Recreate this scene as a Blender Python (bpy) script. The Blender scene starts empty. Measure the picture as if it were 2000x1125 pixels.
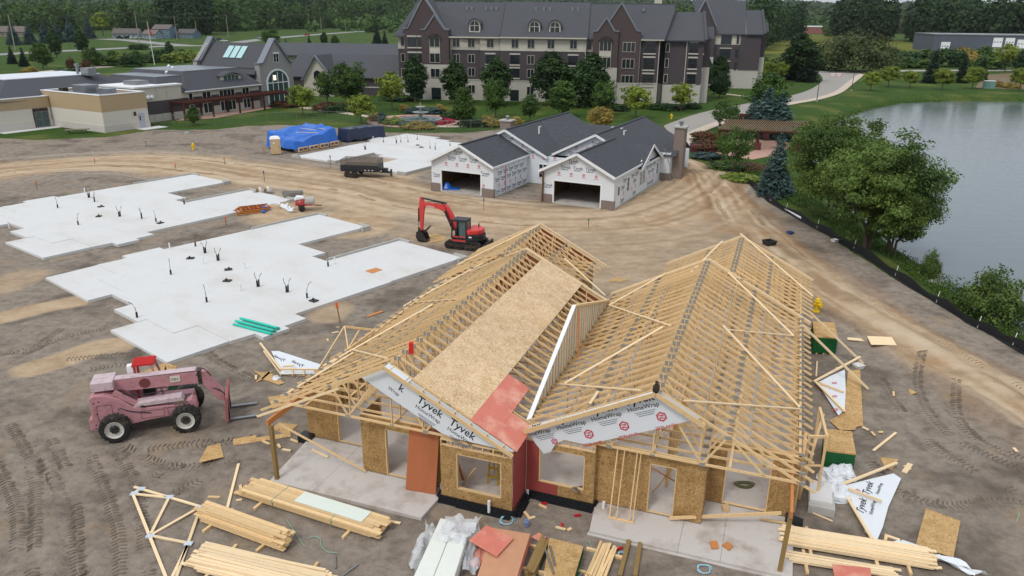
import bpy, math, random
import numpy as np
from mathutils import Vector, Matrix
random.seed(7); RNG = np.random.default_rng(11)
C = bpy.context.scene.collection
rad = math.radians
# ------------------------------------------------------------------ camera
F_PX, PITCH, ROLL, CAM_H = 1472.0, rad(19.885), rad(-0.556), 17.0
_c, _s = math.cos(PITCH), math.sin(PITCH); _cr, _sr = math.cos(ROLL), math.sin(ROLL)
RM = np.array([[1, 0, 0], [0, -_s, _c], [0, -_c, -_s]]) @ np.array([[_cr, -_sr, 0], [_sr, _cr, 0], [0, 0, 1]])
cam_d = bpy.data.cameras.new("camera"); cam = bpy.data.objects.new("camera", cam_d); C.objects.link(cam)
cam_d.sensor_width = 36; cam_d.lens = 36 * F_PX / 2000; cam_d.clip_start = 0.5; cam_d.clip_end = 12000
m = np.eye(4); m[:3, 0] = RM[:, 0]; m[:3, 1] = -RM[:, 1]; m[:3, 2] = -RM[:, 2]; m[:3, 3] = (0, 0, CAM_H)
cam.matrix_world = Matrix(m.tolist()); bpy.context.scene.camera = cam
# ------------------------------------------------------------------ overcast sky, soft sun
SUN_EL, SUN_AZ = 52, 215
world = bpy.data.worlds.new("World"); bpy.context.scene.world = world; world.use_nodes = True
nt = world.node_tree; nt.nodes.clear()
out = nt.nodes.new("ShaderNodeOutputWorld"); bg = nt.nodes.new("ShaderNodeBackground"); sky = nt.nodes.new("ShaderNodeTexSky")
sky.sky_type = 'NISHITA'; sky.sun_disc = False; sky.sun_elevation = rad(SUN_EL); sky.sun_rotation = rad(SUN_AZ)
sky.altitude = 200; sky.air_density = 1.0; sky.dust_density = 2.0
tc = nt.nodes.new("ShaderNodeTexCoord"); mp = nt.nodes.new("ShaderNodeMapping"); mp.inputs['Scale'].default_value = (1.2, 1.2, 3.5)
cn = nt.nodes.new("ShaderNodeTexNoise"); cn.inputs['Scale'].default_value = 1.6; cn.inputs['Detail'].default_value = 5
cr = nt.nodes.new("ShaderNodeValToRGB")
cr.color_ramp.elements[0].position = .3; cr.color_ramp.elements[0].color = (5.6, 6.1, 6.8, 1)
cr.color_ramp.elements[1].position = .72; cr.color_ramp.elements[1].color = (9.2, 9.4, 9.6, 1)
mx = nt.nodes.new("ShaderNodeMix"); mx.data_type = 'RGBA'; mx.inputs[0].default_value = .78
nt.links.new(tc.outputs['Generated'], mp.inputs[0]); nt.links.new(mp.outputs[0], cn.inputs['Vector'])
nt.links.new(cn.outputs[0], cr.inputs[0]); nt.links.new(sky.outputs[0], mx.inputs[6]); nt.links.new(cr.outputs[0], mx.inputs[7])
sx = nt.nodes.new("ShaderNodeSeparateXYZ"); nt.links.new(tc.outputs['Generated'], sx.inputs[0])     # an overcast dome is brightest overhead
mr_ = nt.nodes.new("ShaderNodeMapRange"); mr_.inputs['To Min'].default_value = .82; mr_.inputs['To Max'].default_value = 1.5; nt.links.new(sx.outputs[2], mr_.inputs[0])
vm = nt.nodes.new("ShaderNodeVectorMath"); vm.operation = 'SCALE'; nt.links.new(mx.outputs[2], vm.inputs[0]); nt.links.new(mr_.outputs[0], vm.inputs['Scale'])
nt.links.new(vm.outputs[0], bg.inputs[0]); bg.inputs[1].default_value = 0.1
nt.links.new(bg.outputs[0], out.inputs[0])
sun_d = bpy.data.lights.new("sun", 'SUN'); sun_d.energy = 1.3; sun_d.angle = rad(14); sun_d.color = (1, .96, .9)
sun = bpy.data.objects.new("sun", sun_d); C.objects.link(sun); sun.location = (-40, -40, 90)
_az = rad(SUN_AZ)
sdir = Vector((math.sin(_az) * math.cos(rad(SUN_EL)), math.cos(_az) * math.cos(rad(SUN_EL)), math.sin(rad(SUN_EL))))
sun.rotation_euler = (-sdir).to_track_quat('-Z', 'Y').to_euler()
vs = bpy.context.scene.view_settings
vs.view_transform = 'Standard'; vs.look = 'None'; vs.gamma = 1; vs.use_curve_mapping = False; vs.exposure = 0.12

# ------------------------------------------------------------------ helpers
def ray(u, v): return RM @ np.array([(u - 1000) / F_PX, (v - 562.5) / F_PX, 1.0])
def G(u, v, z=0.0):                      # the world point at height z seen at a photo pixel (used for surveying)
    d = ray(u, v); t = (z - CAM_H) / d[2]; return (d[0] * t, d[1] * t, z)
class Fr:                                # a building's own axes: w to the right, d into the depth
    def __init__(s, a):
        s.a = rad(a); s.W = np.array([math.cos(s.a), -math.sin(s.a), 0]); s.D = np.array([math.sin(s.a), math.cos(s.a), 0])
    def xy(s, w, d): p = w * s.W + d * s.D; return (p[0], p[1])
    def g(s, u, v, z=0): p = np.array(G(u, v, z)); return (p @ s.W, p @ s.D, z)
    def slope(s, u, v, zp, wr, k):       # on a roof plane z = zp - k*(w-wr)
        d = ray(u, v); o = np.array([0, 0, CAM_H]); t = (zp - k * (o @ s.W - wr) - CAM_H) / (d[2] + k * (d @ s.W)); p = o + t * d
        return (p @ s.W, p @ s.D, p[2])
    def onD(s, u, v, dd):
        d = ray(u, v); t = dd / (d @ s.D); p = np.array([0, 0, CAM_H]) + t * d; return (p @ s.W, dd, p[2])
    def onW(s, u, v, ww):
        d = ray(u, v); t = ww / (d @ s.W); p = np.array([0, 0, CAM_H]) + t * d; return (ww, p @ s.D, p[2])
def lin(c):
    c = c / 255.0; return c / 12.92 if c <= .04045 else ((c + .055) / 1.055) ** 2.4
def rgb(r, g, b): return (lin(r), lin(g), lin(b), 1)
def sc(c, k): return (min(c[0] * k, 1), min(c[1] * k, 1), min(c[2] * k, 1), 1)
def mixn(t, a, b, fac, blend='MIX'):
    n = t.nodes.new("ShaderNodeMix"); n.data_type = 'RGBA'; n.blend_type = blend
    for i, x in ((0, fac), (6, a), (7, b)):
        if hasattr(x, 'links'): t.links.new(x, n.inputs[i])
        else: n.inputs[i].default_value = x
    return n.outputs[2]
def mathn(t, op, a, b=0.0, clamp=False):
    n = t.nodes.new("ShaderNodeMath"); n.operation = op; n.use_clamp = clamp
    for i, x in ((0, a), (1, b)):
        if hasattr(x, 'links'): t.links.new(x, n.inputs[i])
        else: n.inputs[i].default_value = x
    return n.outputs[0]
def noise(t, vec, scale, detail=4, rough=.55, dist=0):
    n = t.nodes.new("ShaderNodeTexNoise"); n.inputs['Scale'].default_value = scale; n.inputs['Detail'].default_value = detail
    n.inputs['Roughness'].default_value = rough; n.inputs['Distortion'].default_value = dist
    t.links.new(vec, n.inputs['Vector']); return n.outputs[0]
def ramp(t, fac, stops):
    n = t.nodes.new("ShaderNodeValToRGB"); e = n.color_ramp.elements
    while len(e) < len(stops): e.new(.5)
    for x, (p, c) in zip(e, stops): x.position = p; x.color = c if len(c) == 4 else (*c, 1)
    t.links.new(fac, n.inputs[0]); return n.outputs[0]
def base(name, rough=.7, metal=0, spec=.35):
    mt = bpy.data.materials.new(name); mt.use_nodes = True; t = mt.node_tree; b = t.nodes["Principled BSDF"]
    b.inputs['Roughness'].default_value = rough; b.inputs['Metallic'].default_value = metal
    b.inputs['Specular IOR Level'].default_value = spec
    co = t.nodes.new("ShaderNodeTexCoord").outputs['Object']
    return mt, t, b, co
def stretch(t, co, s, rot=(0, 0, 0)):
    n = t.nodes.new("ShaderNodeMapping"); n.inputs['Scale'].default_value = s; n.inputs['Rotation'].default_value = rot
    t.links.new(co, n.inputs[0]); return n.outputs[0]
def bumpn(t, b, h, strength=.3, dist=.02):
    n = t.nodes.new("ShaderNodeBump"); n.inputs['Strength'].default_value = strength; n.inputs['Distance'].default_value = dist
    t.links.new(h, n.inputs['Height']); t.links.new(n.outputs[0], b.inputs['Normal'])
def orand(t): return t.nodes.new("ShaderNodeObjectInfo").outputs['Random']
def M(name, col, rough=.7, var=.12, scale=2.0, bump=0, bscale=30, metal=0, st=(1, 1, 1), rnd=0, spec=.35, dirt=None, dscale=.8):
    mt, t, b, co = base(name, rough, metal, spec)
    n = noise(t, stretch(t, co, st), scale, 6)
    c = mixn(t, sc(col, 1 - var), sc(col, 1 + var), n)
    if dirt:
        d = ramp(t, noise(t, co, dscale, 6, .65), [(.48, (0, 0, 0)), (.7, (1, 1, 1))]); c = mixn(t, c, dirt, d)
    if rnd:
        v = mathn(t, 'MULTIPLY_ADD', orand(t), rnd * 2); t.nodes[-1].inputs[2].default_value = 1 - rnd
        cc = t.nodes.new("ShaderNodeCombineColor")
        for i in range(3): t.links.new(v, cc.inputs[i])
        c = mixn(t, c, cc.outputs[0], 1.0, 'MULTIPLY')
    t.links.new(c, b.inputs['Base Color'])
    if bump: bumpn(t, b, noise(t, co, bscale, 4), bump, .02)
    return mt
def leafmat(name, c1, c2, c3=None):
    mt, t, b, co = base(name, .6, 0, .2)
    g = t.nodes.new("ShaderNodeNewGeometry").outputs['Random Per Island']
    big = noise(t, co, 2.2, 3)
    c = mixn(t, c1, c2, g); c = mixn(t, c, c3 or sc(c1, .7), ramp(t, big, [(.42, (0, 0, 0)), (.62, (1, 1, 1))]))
    v = mathn(t, 'MULTIPLY_ADD', orand(t), .3); t.nodes[-1].inputs[2].default_value = .85
    cc = t.nodes.new("ShaderNodeCombineColor")
    for i in range(3): t.links.new(v, cc.inputs[i])
    t.links.new(mixn(t, c, cc.outputs[0], 1.0, 'MULTIPLY'), b.inputs['Base Color'])
    tr = t.nodes.new("ShaderNodeBsdfTranslucent"); t.links.new(c, tr.inputs[0])
    ms = t.nodes.new("ShaderNodeMixShader"); ms.inputs[0].default_value = .22
    o = t.nodes["Material Output"]; t.links.new(b.outputs[0], ms.inputs[1]); t.links.new(tr.outputs[0], ms.inputs[2]); t.links.new(ms.outputs[0], o.inputs[0])
    return mt
def woodmat(name, c1, c2, rnd=.14):
    mt, t, b, co = base(name, .75, 0, .25)
    n = noise(t, stretch(t, co, (3, 3, 3)), 2.5, 5); r = orand(t)
    c = mixn(t, c1, c2, n); c = mixn(t, c, sc(c1, .72), ramp(t, noise(t, co, 14, 2), [(.66, (0, 0, 0)), (.74, (.7, .7, .7))]))
    v = mathn(t, 'MULTIPLY_ADD', r, rnd * 2); t.nodes[-1].inputs[2].default_value = 1 - rnd
    cc = t.nodes.new("ShaderNodeCombineColor")
    for i in range(3): t.links.new(v, cc.inputs[i])
    t.links.new(mixn(t, c, cc.outputs[0], 1.0, 'MULTIPLY'), b.inputs['Base Color'])
    return mt
def osbmat(name, lo, mid, hi):
    mt, t, b, co = base(name, .8, 0, .2)
    vo = t.nodes.new("ShaderNodeTexVoronoi"); vo.inputs['Scale'].default_value = 5.5; vo.inputs['Randomness'].default_value = 1
    d = t.nodes.new("ShaderNodeVectorMath"); d.operation = 'ADD'
    nn = t.nodes.new("ShaderNodeTexNoise"); nn.inputs['Scale'].default_value = 9; t.links.new(co, nn.inputs['Vector'])
    t.links.new(co, d.inputs[0]); t.links.new(nn.outputs['Color'], d.inputs[1]); t.links.new(stretch(t, d.outputs[0], (1, 1.6, 1.3)), vo.inputs['Vector'])
    g = t.nodes.new("ShaderNodeSeparateColor"); t.links.new(vo.outputs['Color'], g.inputs[0])
    c = ramp(t, g.outputs[0], [(0, lo), (.45, mid), (1, hi)])
    c = mixn(t, c, sc(mid, .85), mathn(t, 'MULTIPLY', noise(t, co, 1.3, 4), .3))
    v = mathn(t, 'MULTIPLY_ADD', orand(t), .16); t.nodes[-1].inputs[2].default_value = .92
    cc = t.nodes.new("ShaderNodeCombineColor")
    for i in range(3): t.links.new(v, cc.inputs[i])
    t.links.new(mixn(t, c, cc.outputs[0], 1.0, 'MULTIPLY'), b.inputs['Base Color']); bumpn(t, b, g.outputs[1], .25, .006)
    return mt
class MB:                                # collects shapes; build() links them as one mesh object
    def __init__(s): s.v = []; s.f = []
    def add(s, vs_, fs):
        o = len(s.v); s.v += [tuple(map(float, p)) for p in vs_]; s.f += [tuple(o + i for i in f) for f in fs]; return s
    def box(s, x0, y0, z0, x1, y1, z1):
        return s.add([(x0, y0, z0), (x1, y0, z0), (x1, y1, z0), (x0, y1, z0), (x0, y0, z1), (x1, y0, z1), (x1, y1, z1), (x0, y1, z1)],
                     [(0, 3, 2, 1), (4, 5, 6, 7), (0, 1, 5, 4), (1, 2, 6, 5), (2, 3, 7, 6), (3, 0, 4, 7)])
    def beam(s, p, q, w, h, up=(0, 0, 1), roll=0):
        p, q = Vector(p), Vector(q); a = (q - p).normalized(); u = Vector(up)
        if abs(a.dot(u)) > .98: u = Vector((0, 1, 0))
        x = a.cross(u).normalized(); y = x.cross(a).normalized()
        if roll: r = Matrix.Rotation(roll, 3, a); x = r @ x; y = r @ y
        x *= w / 2; y *= h / 2
        return s.add([p - x - y, p + x - y, p + x + y, p - x + y, q - x - y, q + x - y, q + x + y, q - x + y],
                     [(0, 3, 2, 1), (4, 5, 6, 7), (0, 1, 5, 4), (1, 2, 6, 5), (2, 3, 7, 6), (3, 0, 4, 7)])
    def ext(s, poly, vec):
        n = len(poly); v = Vector(vec); a = [Vector(p) for p in poly]; b = [p + v for p in a]
        return s.add(a + b, [tuple(range(n))[::-1], tuple(range(n, 2 * n))] + [(i, (i + 1) % n, n + (i + 1) % n, n + i) for i in range(n)])
    def prism(s, poly, z0, z1): return s.ext([(p[0], p[1], z0) for p in poly], (0, 0, z1 - z0))
    def quad(s, *p): return s.add(p, [tuple(range(len(p)))])
    def tube(s, pts, r, n=8, cap=True):
        if not hasattr(r, '__len__'): r = [r] * len(pts)
        P = [Vector(p) for p in pts]; rings = []
        for i, p in enumerate(P):
            a = (P[min(i + 1, len(P) - 1)] - P[max(i - 1, 0)]).normalized(); u = Vector((0, 0, 1)) if abs(a.z) < .9 else Vector((1, 0, 0))
            x = a.cross(u).normalized(); y = a.cross(x)
            rings.append([p + (x * math.cos(2 * math.pi * k / n) + y * math.sin(2 * math.pi * k / n)) * r[i] for k in range(n)])
        fs = [(i * n + k, i * n + (k + 1) % n, (i + 1) * n + (k + 1) % n, (i + 1) * n + k) for i in range(len(P) - 1) for k in range(n)]
        if cap: fs += [tuple(range(n))[::-1], tuple(range((len(P) - 1) * n, len(P) * n))]
        return s.add([q for g in rings for q in g], fs)
    def lathe(s, prof, c=(0, 0, 0), n=16, axis='z', cap=True):
        vs_ = []
        for r, z in prof:
            for k in range(n):
                a = 2 * math.pi * k / n; p = (r * math.cos(a), r * math.sin(a), z)
                if axis == 'y': p = (p[0], p[2], p[1])
                if axis == 'x': p = (p[2], p[0], p[1])
                vs_.append((p[0] + c[0], p[1] + c[1], p[2] + c[2]))
        m_ = len(prof); fs = [(i * n + k, i * n + (k + 1) % n, (i + 1) * n + (k + 1) % n, (i + 1) * n + k) for i in range(m_ - 1) for k in range(n)]
        if cap: fs += [tuple(range(n))[::-1], tuple(range((m_ - 1) * n, m_ * n))]
        return s.add(vs_, fs)
    def mesh(s, name, mat, smooth=False):
        me = bpy.data.meshes.new(name); me.from_pydata(s.v, [], s.f); me.materials.append(mat)
        if smooth: me.polygons.foreach_set('use_smooth', [True] * len(me.polygons))
        me.update(); return me
    def build(s, name, mat, parent=None, smooth=False, bevel=0):
        o = bpy.data.objects.new(name, s.mesh(name, mat, smooth)); C.objects.link(o)
        if parent: o.parent = parent
        if bevel:
            b = o.modifiers.new('bevel', 'BEVEL'); b.width = bevel; b.segments = 2; b.limit_method = 'ANGLE'
        return o
def inst(name, me, parent=None, loc=(0, 0, 0), rot=(0, 0, 0), scl=(1, 1, 1)):
    o = bpy.data.objects.new(name, me); C.objects.link(o); o.location = loc; o.rotation_euler = rot; o.scale = scl
    if parent: o.parent = parent
    return o
def tag(o, label, cat, group=None):
    o['label'] = label; o['category'] = cat
    if group: o['group'] = group
    return o
def thing(name, label, cat, loc=(0, 0, 0), rz=0, group=None):
    o = bpy.data.objects.new(name, None); C.objects.link(o); o.location = loc; o.rotation_euler = (0, 0, rz); o.empty_display_size = .3
    return tag(o, label, cat, group)
def struct(o): o['kind'] = 'structure'; return o
def copy_tree(o, loc=None, rz=None, label=None, parent=None):
    c = o.copy(); C.objects.link(c); c.parent = parent
    if loc is not None: c.location = loc
    if rz is not None: c.rotation_euler = (0, 0, rz)
    if label: c['label'] = label
    for ch in list(o.children): copy_tree(ch, parent=c)
    return c
_tx = {}
def text(s, size=1.0, bold=.0):          # lettering as flat mesh data (verts, faces), lower left at the origin
    k = (s, bold)
    if k not in _tx:
        cu = bpy.data.curves.new('t', 'FONT'); cu.body = s; cu.size = 1; cu.resolution_u = 2; cu.offset = bold
        o = bpy.data.objects.new('t', cu); C.objects.link(o); bpy.context.view_layer.update()
        me = o.evaluated_get(bpy.context.evaluated_depsgraph_get()).to_mesh()
        _tx[k] = ([tuple(v.co) for v in me.vertices], [tuple(p.vertices) for p in me.polygons])
        bpy.data.objects.remove(o); bpy.data.curves.remove(cu)
    v, f = _tx[k]; return [(p[0] * size, p[1] * size) for p in v], f
def lettering(mb, s, o, ex, ey, size, bold=0.02):   # put lettering on a plane: origin o, directions ex (along) and ey (up)
    v, f = text(s, size, bold); o, ex, ey = Vector(o), Vector(ex).normalized(), Vector(ey).normalized()
    mb.add([o + ex * p[0] + ey * p[1] for p in v], f)
def vnoise(x, y, s, seed=0):
    r = np.random.default_rng(seed).random((256, 256)); x = np.asarray(x) / s; y = np.asarray(y) / s
    xi = np.floor(x).astype(int); yi = np.floor(y).astype(int); fx = x - xi; fy = y - yi
    fx = fx * fx * (3 - 2 * fx); fy = fy * fy * (3 - 2 * fy); a = lambda i, j: r[(xi + i) % 256, (yi + j) % 256]
    return (a(0, 0) * (1 - fx) + a(1, 0) * fx) * (1 - fy) + (a(0, 1) * (1 - fx) + a(1, 1) * fx) * fy
def fbm(x, y, s, o=4, seed=0): return sum(vnoise(x, y, s / 2 ** k, seed + k) * .5 ** (k + 1) for k in range(o))
def seg_dist(X, Y, pts):                 # distance to a polyline, and the length along it
    best = np.full(X.shape, 1e9); al = np.zeros(X.shape); side = np.zeros(X.shape); L = 0
    for (x0, y0), (x1, y1) in zip(pts[:-1], pts[1:]):
        dx, dy = x1 - x0, y1 - y0; l = math.hypot(dx, dy)
        t = np.clip(((X - x0) * dx + (Y - y0) * dy) / (l * l), 0, 1)
        px, py = X - (x0 + t * dx), Y - (y0 + t * dy); d = np.hypot(px, py); k = d < best
        best = np.where(k, d, best); al = np.where(k, L + t * l, al); side = np.where(k, (px * dy - py * dx) / l, side); L += l
    return best, al, side
def inside(X, Y, poly):
    r = np.zeros(X.shape, bool); n = len(poly)
    for i in range(n):
        (x0, y0), (x1, y1) = poly[i], poly[(i + 1) % n]
        if y0 == y1: continue
        r ^= ((y0 > Y) != (y1 > Y)) & (X < (x1 - x0) * (Y - y0) / (y1 - y0) + x0)
    return r
def ss(e0, e1, x): t = np.clip((x - e0) / (e1 - e0), 0, 1); return t * t * (3 - 2 * t)
def smooth_line(pts, n=4):               # Catmull-Rom
    P = [pts[0]] + list(pts) + [pts[-1]]; o = []
    for i in range(1, len(P) - 2):
        a, b, c, d = (np.array(P[i + k - 1], float) for k in range(4))
        for k in range(n):
            t = k / n; o.append(tuple(.5 * (2 * b + (c - a) * t + (2 * a - 5 * b + 4 * c - d) * t * t + (3 * b - a - 3 * c + d) * t ** 3)))
    o.append(tuple(pts[-1])); return o
def gp(*px, z=0): return [G(u, v, z)[:2] for u, v in px]

# ------------------------------------------------------------------ materials
W_LUM = woodmat("pine lumber", rgb(206, 172, 122), rgb(226, 197, 152))
W_PALE = woodmat("pale pine", rgb(222, 194, 150), rgb(236, 214, 178), .08)
W_TREAT = woodmat("treated post", rgb(128, 104, 62), rgb(150, 124, 80), .1)
W_LVL = woodmat("laminated beam", rgb(184, 118, 66), rgb(200, 136, 84), .06)
OSB = osbmat("osb wall", rgb(122, 92, 54), rgb(160, 126, 80), rgb(190, 156, 106))
OSB_R = osbmat("osb roof", rgb(178, 144, 102), rgb(210, 180, 140), rgb(230, 206, 172))
RED_P = M("red coated plywood", rgb(204, 120, 102), .75, .18, 1.6, rnd=.08, dirt=rgb(224, 166, 144), dscale=1.1)
RED_D = M("red plywood wall", rgb(152, 70, 64), .75, .15, 1.5)
ORANGE_P = M("orange plywood", rgb(166, 98, 62), .7, .22, 2.5, st=(1, 1, .25))
PLATE = M("galvanised plate", rgb(158, 156, 148), .5, .1, 5, metal=.3)
WRAP = M("white house wrap", rgb(216, 220, 224), .45, .04, 3, bump=.35, bscale=3.5)
INK = M("black ink", rgb(34, 40, 56), .7, .05)
INK_G = M("grey ink", rgb(92, 100, 116), .7, .05)
INK_R = M("red ink", rgb(190, 40, 58), .7, .05)
WHITE_T = M("white trim", rgb(226, 228, 228), .5, .03)
CONC = M("new concrete", rgb(206, 206, 204), .8, .03, .6, bump=.05, dirt=rgb(200, 199, 196), dscale=.3)
CONC_D = M("footed concrete", rgb(190, 184, 178), .85, .06, .9, dirt=rgb(158, 146, 134), dscale=.9)
CONC_E = M("concrete edge", rgb(172, 170, 164), .85, .1, 2)
BLACK = M("black membrane", rgb(30, 31, 34), .35, .2, 6, bump=.4, bscale=8)
RUBBER = M("rubber", rgb(38, 37, 36), .85, .2, 8, bump=.3, bscale=30, dirt=rgb(88, 78, 66), dscale=3)
STEEL = M("steel", rgb(150, 152, 155), .35, .08, 4, metal=.8)
DARKST = M("dark steel", rgb(48, 46, 45), .5, .25, 5, metal=.2, dirt=rgb(92, 78, 62), dscale=2.5)
PVC = M("white plastic", rgb(226, 226, 224), .45, .03)
GLASS = M("dark glass", rgb(34, 42, 46), .08, .3, .35, spec=.6)
GLASS_G = M("green glass", rgb(60, 84, 82), .1, .15, .6, spec=.6)
SHING = M("charcoal shingles", rgb(66, 68, 73), .9, .5, 3.2, bump=.3, bscale=25, dirt=rgb(82, 84, 88), dscale=6)
SHING_F = M("weathered shingles", rgb(76, 77, 82), .9, .14, 1.2, bump=.2, bscale=15)
BRICK = M("dark brick", rgb(76, 69, 72), .85, .1, 1.2, st=(1, 1, 5))
BRICK_R = M("red brown brick", rgb(80, 68, 68), .85, .1, 1.2, st=(1, 1, 5))
CREAM = M("cream siding", rgb(190, 184, 170), .75, .04, .6)
STONE_L = M("pale stone", rgb(180, 176, 166), .85, .08, 1.2, st=(1, 1, 2))
STONE_G = M("grey field stone", rgb(146, 144, 142), .85, .2, 1.6, bump=.4, bscale=2.5)
VENEER = M("stone veneer", rgb(128, 114, 106), .85, .2, 4, bump=.5, bscale=6)
TAN = M("tan stucco", rgb(176, 154, 122), .85, .04, .5)
METAL_R = M("standing roof metal", rgb(126, 131, 138), .35, .06, .8, metal=.3)
_t = CONC.node_tree; _b = _t.nodes["Principled BSDF"]; _o = _b.inputs['Base Color'].links[0].from_socket; _c = [n for n in _t.nodes if n.type == 'TEX_COORD'][0].outputs['Object']
_s1 = ramp(_t, noise(_t, _c, 1.9, 9, .78), [(.56, (0, 0, 0)), (.74, (.5, .5, .5))]); _s2 = ramp(_t, noise(_t, stretch(_t, _c, (1, 2.5, 1)), .16, 5), [(.5, (0, 0, 0)), (.66, (.35, .35, .35))])
_t.links.new(mixn(_t, mixn(_t, _o, rgb(186, 178, 166), _s2), rgb(160, 150, 136), _s1), _b.inputs['Base Color'])
BARK = M("bark", rgb(92, 80, 66), .9, .2, 6, bump=.5, bscale=20)
# ================================================================== the setting
WATER_Z = -1.2
POND = gp((2000, 668), (1960, 645), (1900, 604), (1850, 564), (1800, 520), (1740, 480), (1690, 440), (1640, 395), (1600, 340), (1580, 300), (1575, 265), (1610, 246), (1650, 230), (1700, 214), (1760, 202), (1850, 198), (2000, 199), z=WATER_Z) + [(230, 196), (330, 120), (210, 36), (95, 14), (46, 20)]
DIRT = gp((1345, 309), (1385, 322), (1430, 342), (1470, 367), (1500, 394), (1560, 430), (1620, 462), (1700, 510), (1780, 564), (1860, 612), (1940, 657), (2000, 692)) + [(40, 22), (44, 6), (-60, 4), (-110, 40), (-88, 100)] + gp((0, 270), (70, 273), (206, 268), (300, 254), (420, 253), (480, 247), (560, 244), (640, 248), (760, 259), (900, 259), (1000, 250), (1150, 246), (1300, 292))
xs = np.concatenate([np.linspace(-2600, -140, 22), np.linspace(-128, -80, 13), np.arange(-77, 45, .24), np.linspace(47, 130, 28), np.linspace(145, 2600, 22)])
ys = np.concatenate([np.linspace(-60, 10, 8), np.arange(13, 48, .16), np.arange(48, 126, .3), np.linspace(128, 230, 40), np.linspace(245, 420, 12), np.linspace(460, 5200, 26)])
X, Y = np.meshgrid(xs, ys); sh = X.shape
pond_d, _, _ = seg_dist(X, Y, POND + POND[:1]); inp = inside(X, Y, POND); sd = np.where(inp, -pond_d, pond_d)
ddirt, _, _ = seg_dist(X, Y, DIRT + DIRT[:1]); ind = inside(X, Y, DIRT); sdirt = np.where(ind, ddirt, -ddirt)
wob = (fbm(X, Y, 6, 4, 3) - .47) * 2.4
dirt = ss(-.25, .35, sdirt + wob * .5)
Z = np.where(inp, WATER_Z - np.minimum(pond_d * .4, 1.6) - .05, WATER_Z + ss(0, 1, sd / 4.2) * (-WATER_Z))
TRK_R = smooth_line(gp((1330, 306), (1372, 330), (1412, 378), (1452, 430), (1500, 470), (1560, 520), (1640, 580), (1760, 655), (1900, 735), (2040, 815)))
TRK_M = smooth_line(gp((-60, 340), (120, 322), (280, 318), (420, 330), (540, 345), (680, 362), (800, 392), (950, 420), (1100, 430), (1240, 420), (1330, 380), (1372, 340)))
SANDS = [(TRK_R, 2.1, 1.0), (TRK_M, 6.5, .8), (gp((820, 300), (700, 372), (600, 400), (540, 395)), 4.5, .75), (gp((720, 400), (700, 440), (560, 420)), 4, .8),
         (gp((900, 450), (1050, 420), (1200, 470), (1300, 450)), 6.5, .6), (smooth_line(gp((-40, 632), (60, 606), (150, 588))), 1.1, .9), (smooth_line(gp((60, 722), (130, 700), (190, 678), (240, 672))), 1.0, .95),
         (gp((530, 412), (565, 405)), 2.0, .9), (gp((0, 420), (60, 415)), 2.5, .5), (gp((0, 560), (40, 540)), 2, .6), (gp((640, 618), (655, 600)), 1.2, .6), (gp((1170, 520), (1230, 550), (1290, 520)), 5, .6)]
brown = np.zeros(sh); bd, ba, bs = seg_dist(X, Y, TRK_R)
brown = (np.exp(-((np.abs(bs) - 2.3 + .5 * np.sin(ba * .35)) / .75) ** 2) + .7 * np.exp(-((bs - .3 - 1.1 * np.sin(ba * .16)) / .35) ** 2)) * (bd < 6) * (.55 + .8 * (fbm(X, Y, 4, 3, 61) - .4)) * (1 - .6 * ss(34, 60, ba))
sand = np.zeros(sh)
for pl, wd, k in SANDS:
    d_, _, _ = seg_dist(X, Y, pl); sand = np.maximum(sand, k * (1 - ss(wd * .55, wd * 1.25, d_ + wob * wd * .28)))
RUTS = [smooth_line(gp(*p)) for p in (
    ((1800, 690), (1792, 745), (1812, 800), (1865, 852), (1945, 893), (2040, 930)), ((1868, 742), (1868, 800), (1905, 850), (1975, 885), (2040, 905)),
    ((-10, 905), (26, 975), (34, 1060), (15, 1140)), ((82, 895), (116, 960), (128, 1030), (160, 1140)), ((100, 860), (130, 920), (146, 975), (150, 1140)), ((178, 890), (205, 960), (230, 1040), (232, 1140)),
    ((20, 830), (60, 900), (70, 980), (60, 1140)), ((230, 880), (262, 940), (275, 1010), (290, 1140)), ((1700, 900), (1760, 960), (1850, 985), (1960, 975), (2040, 990)), ((1650, 690), (1720, 740), (1760, 800), (1840, 880), (1990, 960)), ((120, 640), (60, 680), (0, 690)), ((420, 900), (330, 905), (240, 870), (150, 800)),
    ((300, 930), (350, 900), (400, 872), (470, 850)), ((340, 960), (400, 930), (470, 890)), ((130, 700), (250, 690), (262, 705), (170, 720)),
    ((30, 700), (120, 660), (210, 640)), ((210, 900), (250, 880), (420, 862), (520, 850)), ((360, 640), (420, 700), (500, 740)))]
for off in (-1.55, -1.1, .75, 1.25):     # wheel tracks along the haul road
    pts = np.array(TRK_R); t_ = np.gradient(pts, axis=0); n_ = np.stack([t_[:, 1], -t_[:, 0]], 1); n_ /= np.linalg.norm(n_, axis=1)[:, None]
    RUTS.append([tuple(p) for p in pts + n_ * off])
for off in (-3.4, -2.6, 1.2, 2.4):
    pts = np.array(TRK_M); t_ = np.gradient(pts, axis=0); n_ = np.stack([t_[:, 1], -t_[:, 0]], 1); n_ /= np.linalg.norm(n_, axis=1)[:, None]
    RUTS.append([tuple(p) for p in pts + n_ * off])
md, ma, ms_ = seg_dist(X, Y, TRK_M)
streak = (vnoise(bs + .5 * np.sin(ba * .12) + 40, ba * .05, .42, 71) - .5) * (1 - ss(2.0, 3.2, bd)) + (vnoise(ms_ + .9 * np.sin(ma * .1) + 60, ma * .035, .55, 73) - .5) * (1 - ss(6, 10, md)) * .8
rut = np.zeros(sh); rz = np.zeros(sh)
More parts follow.
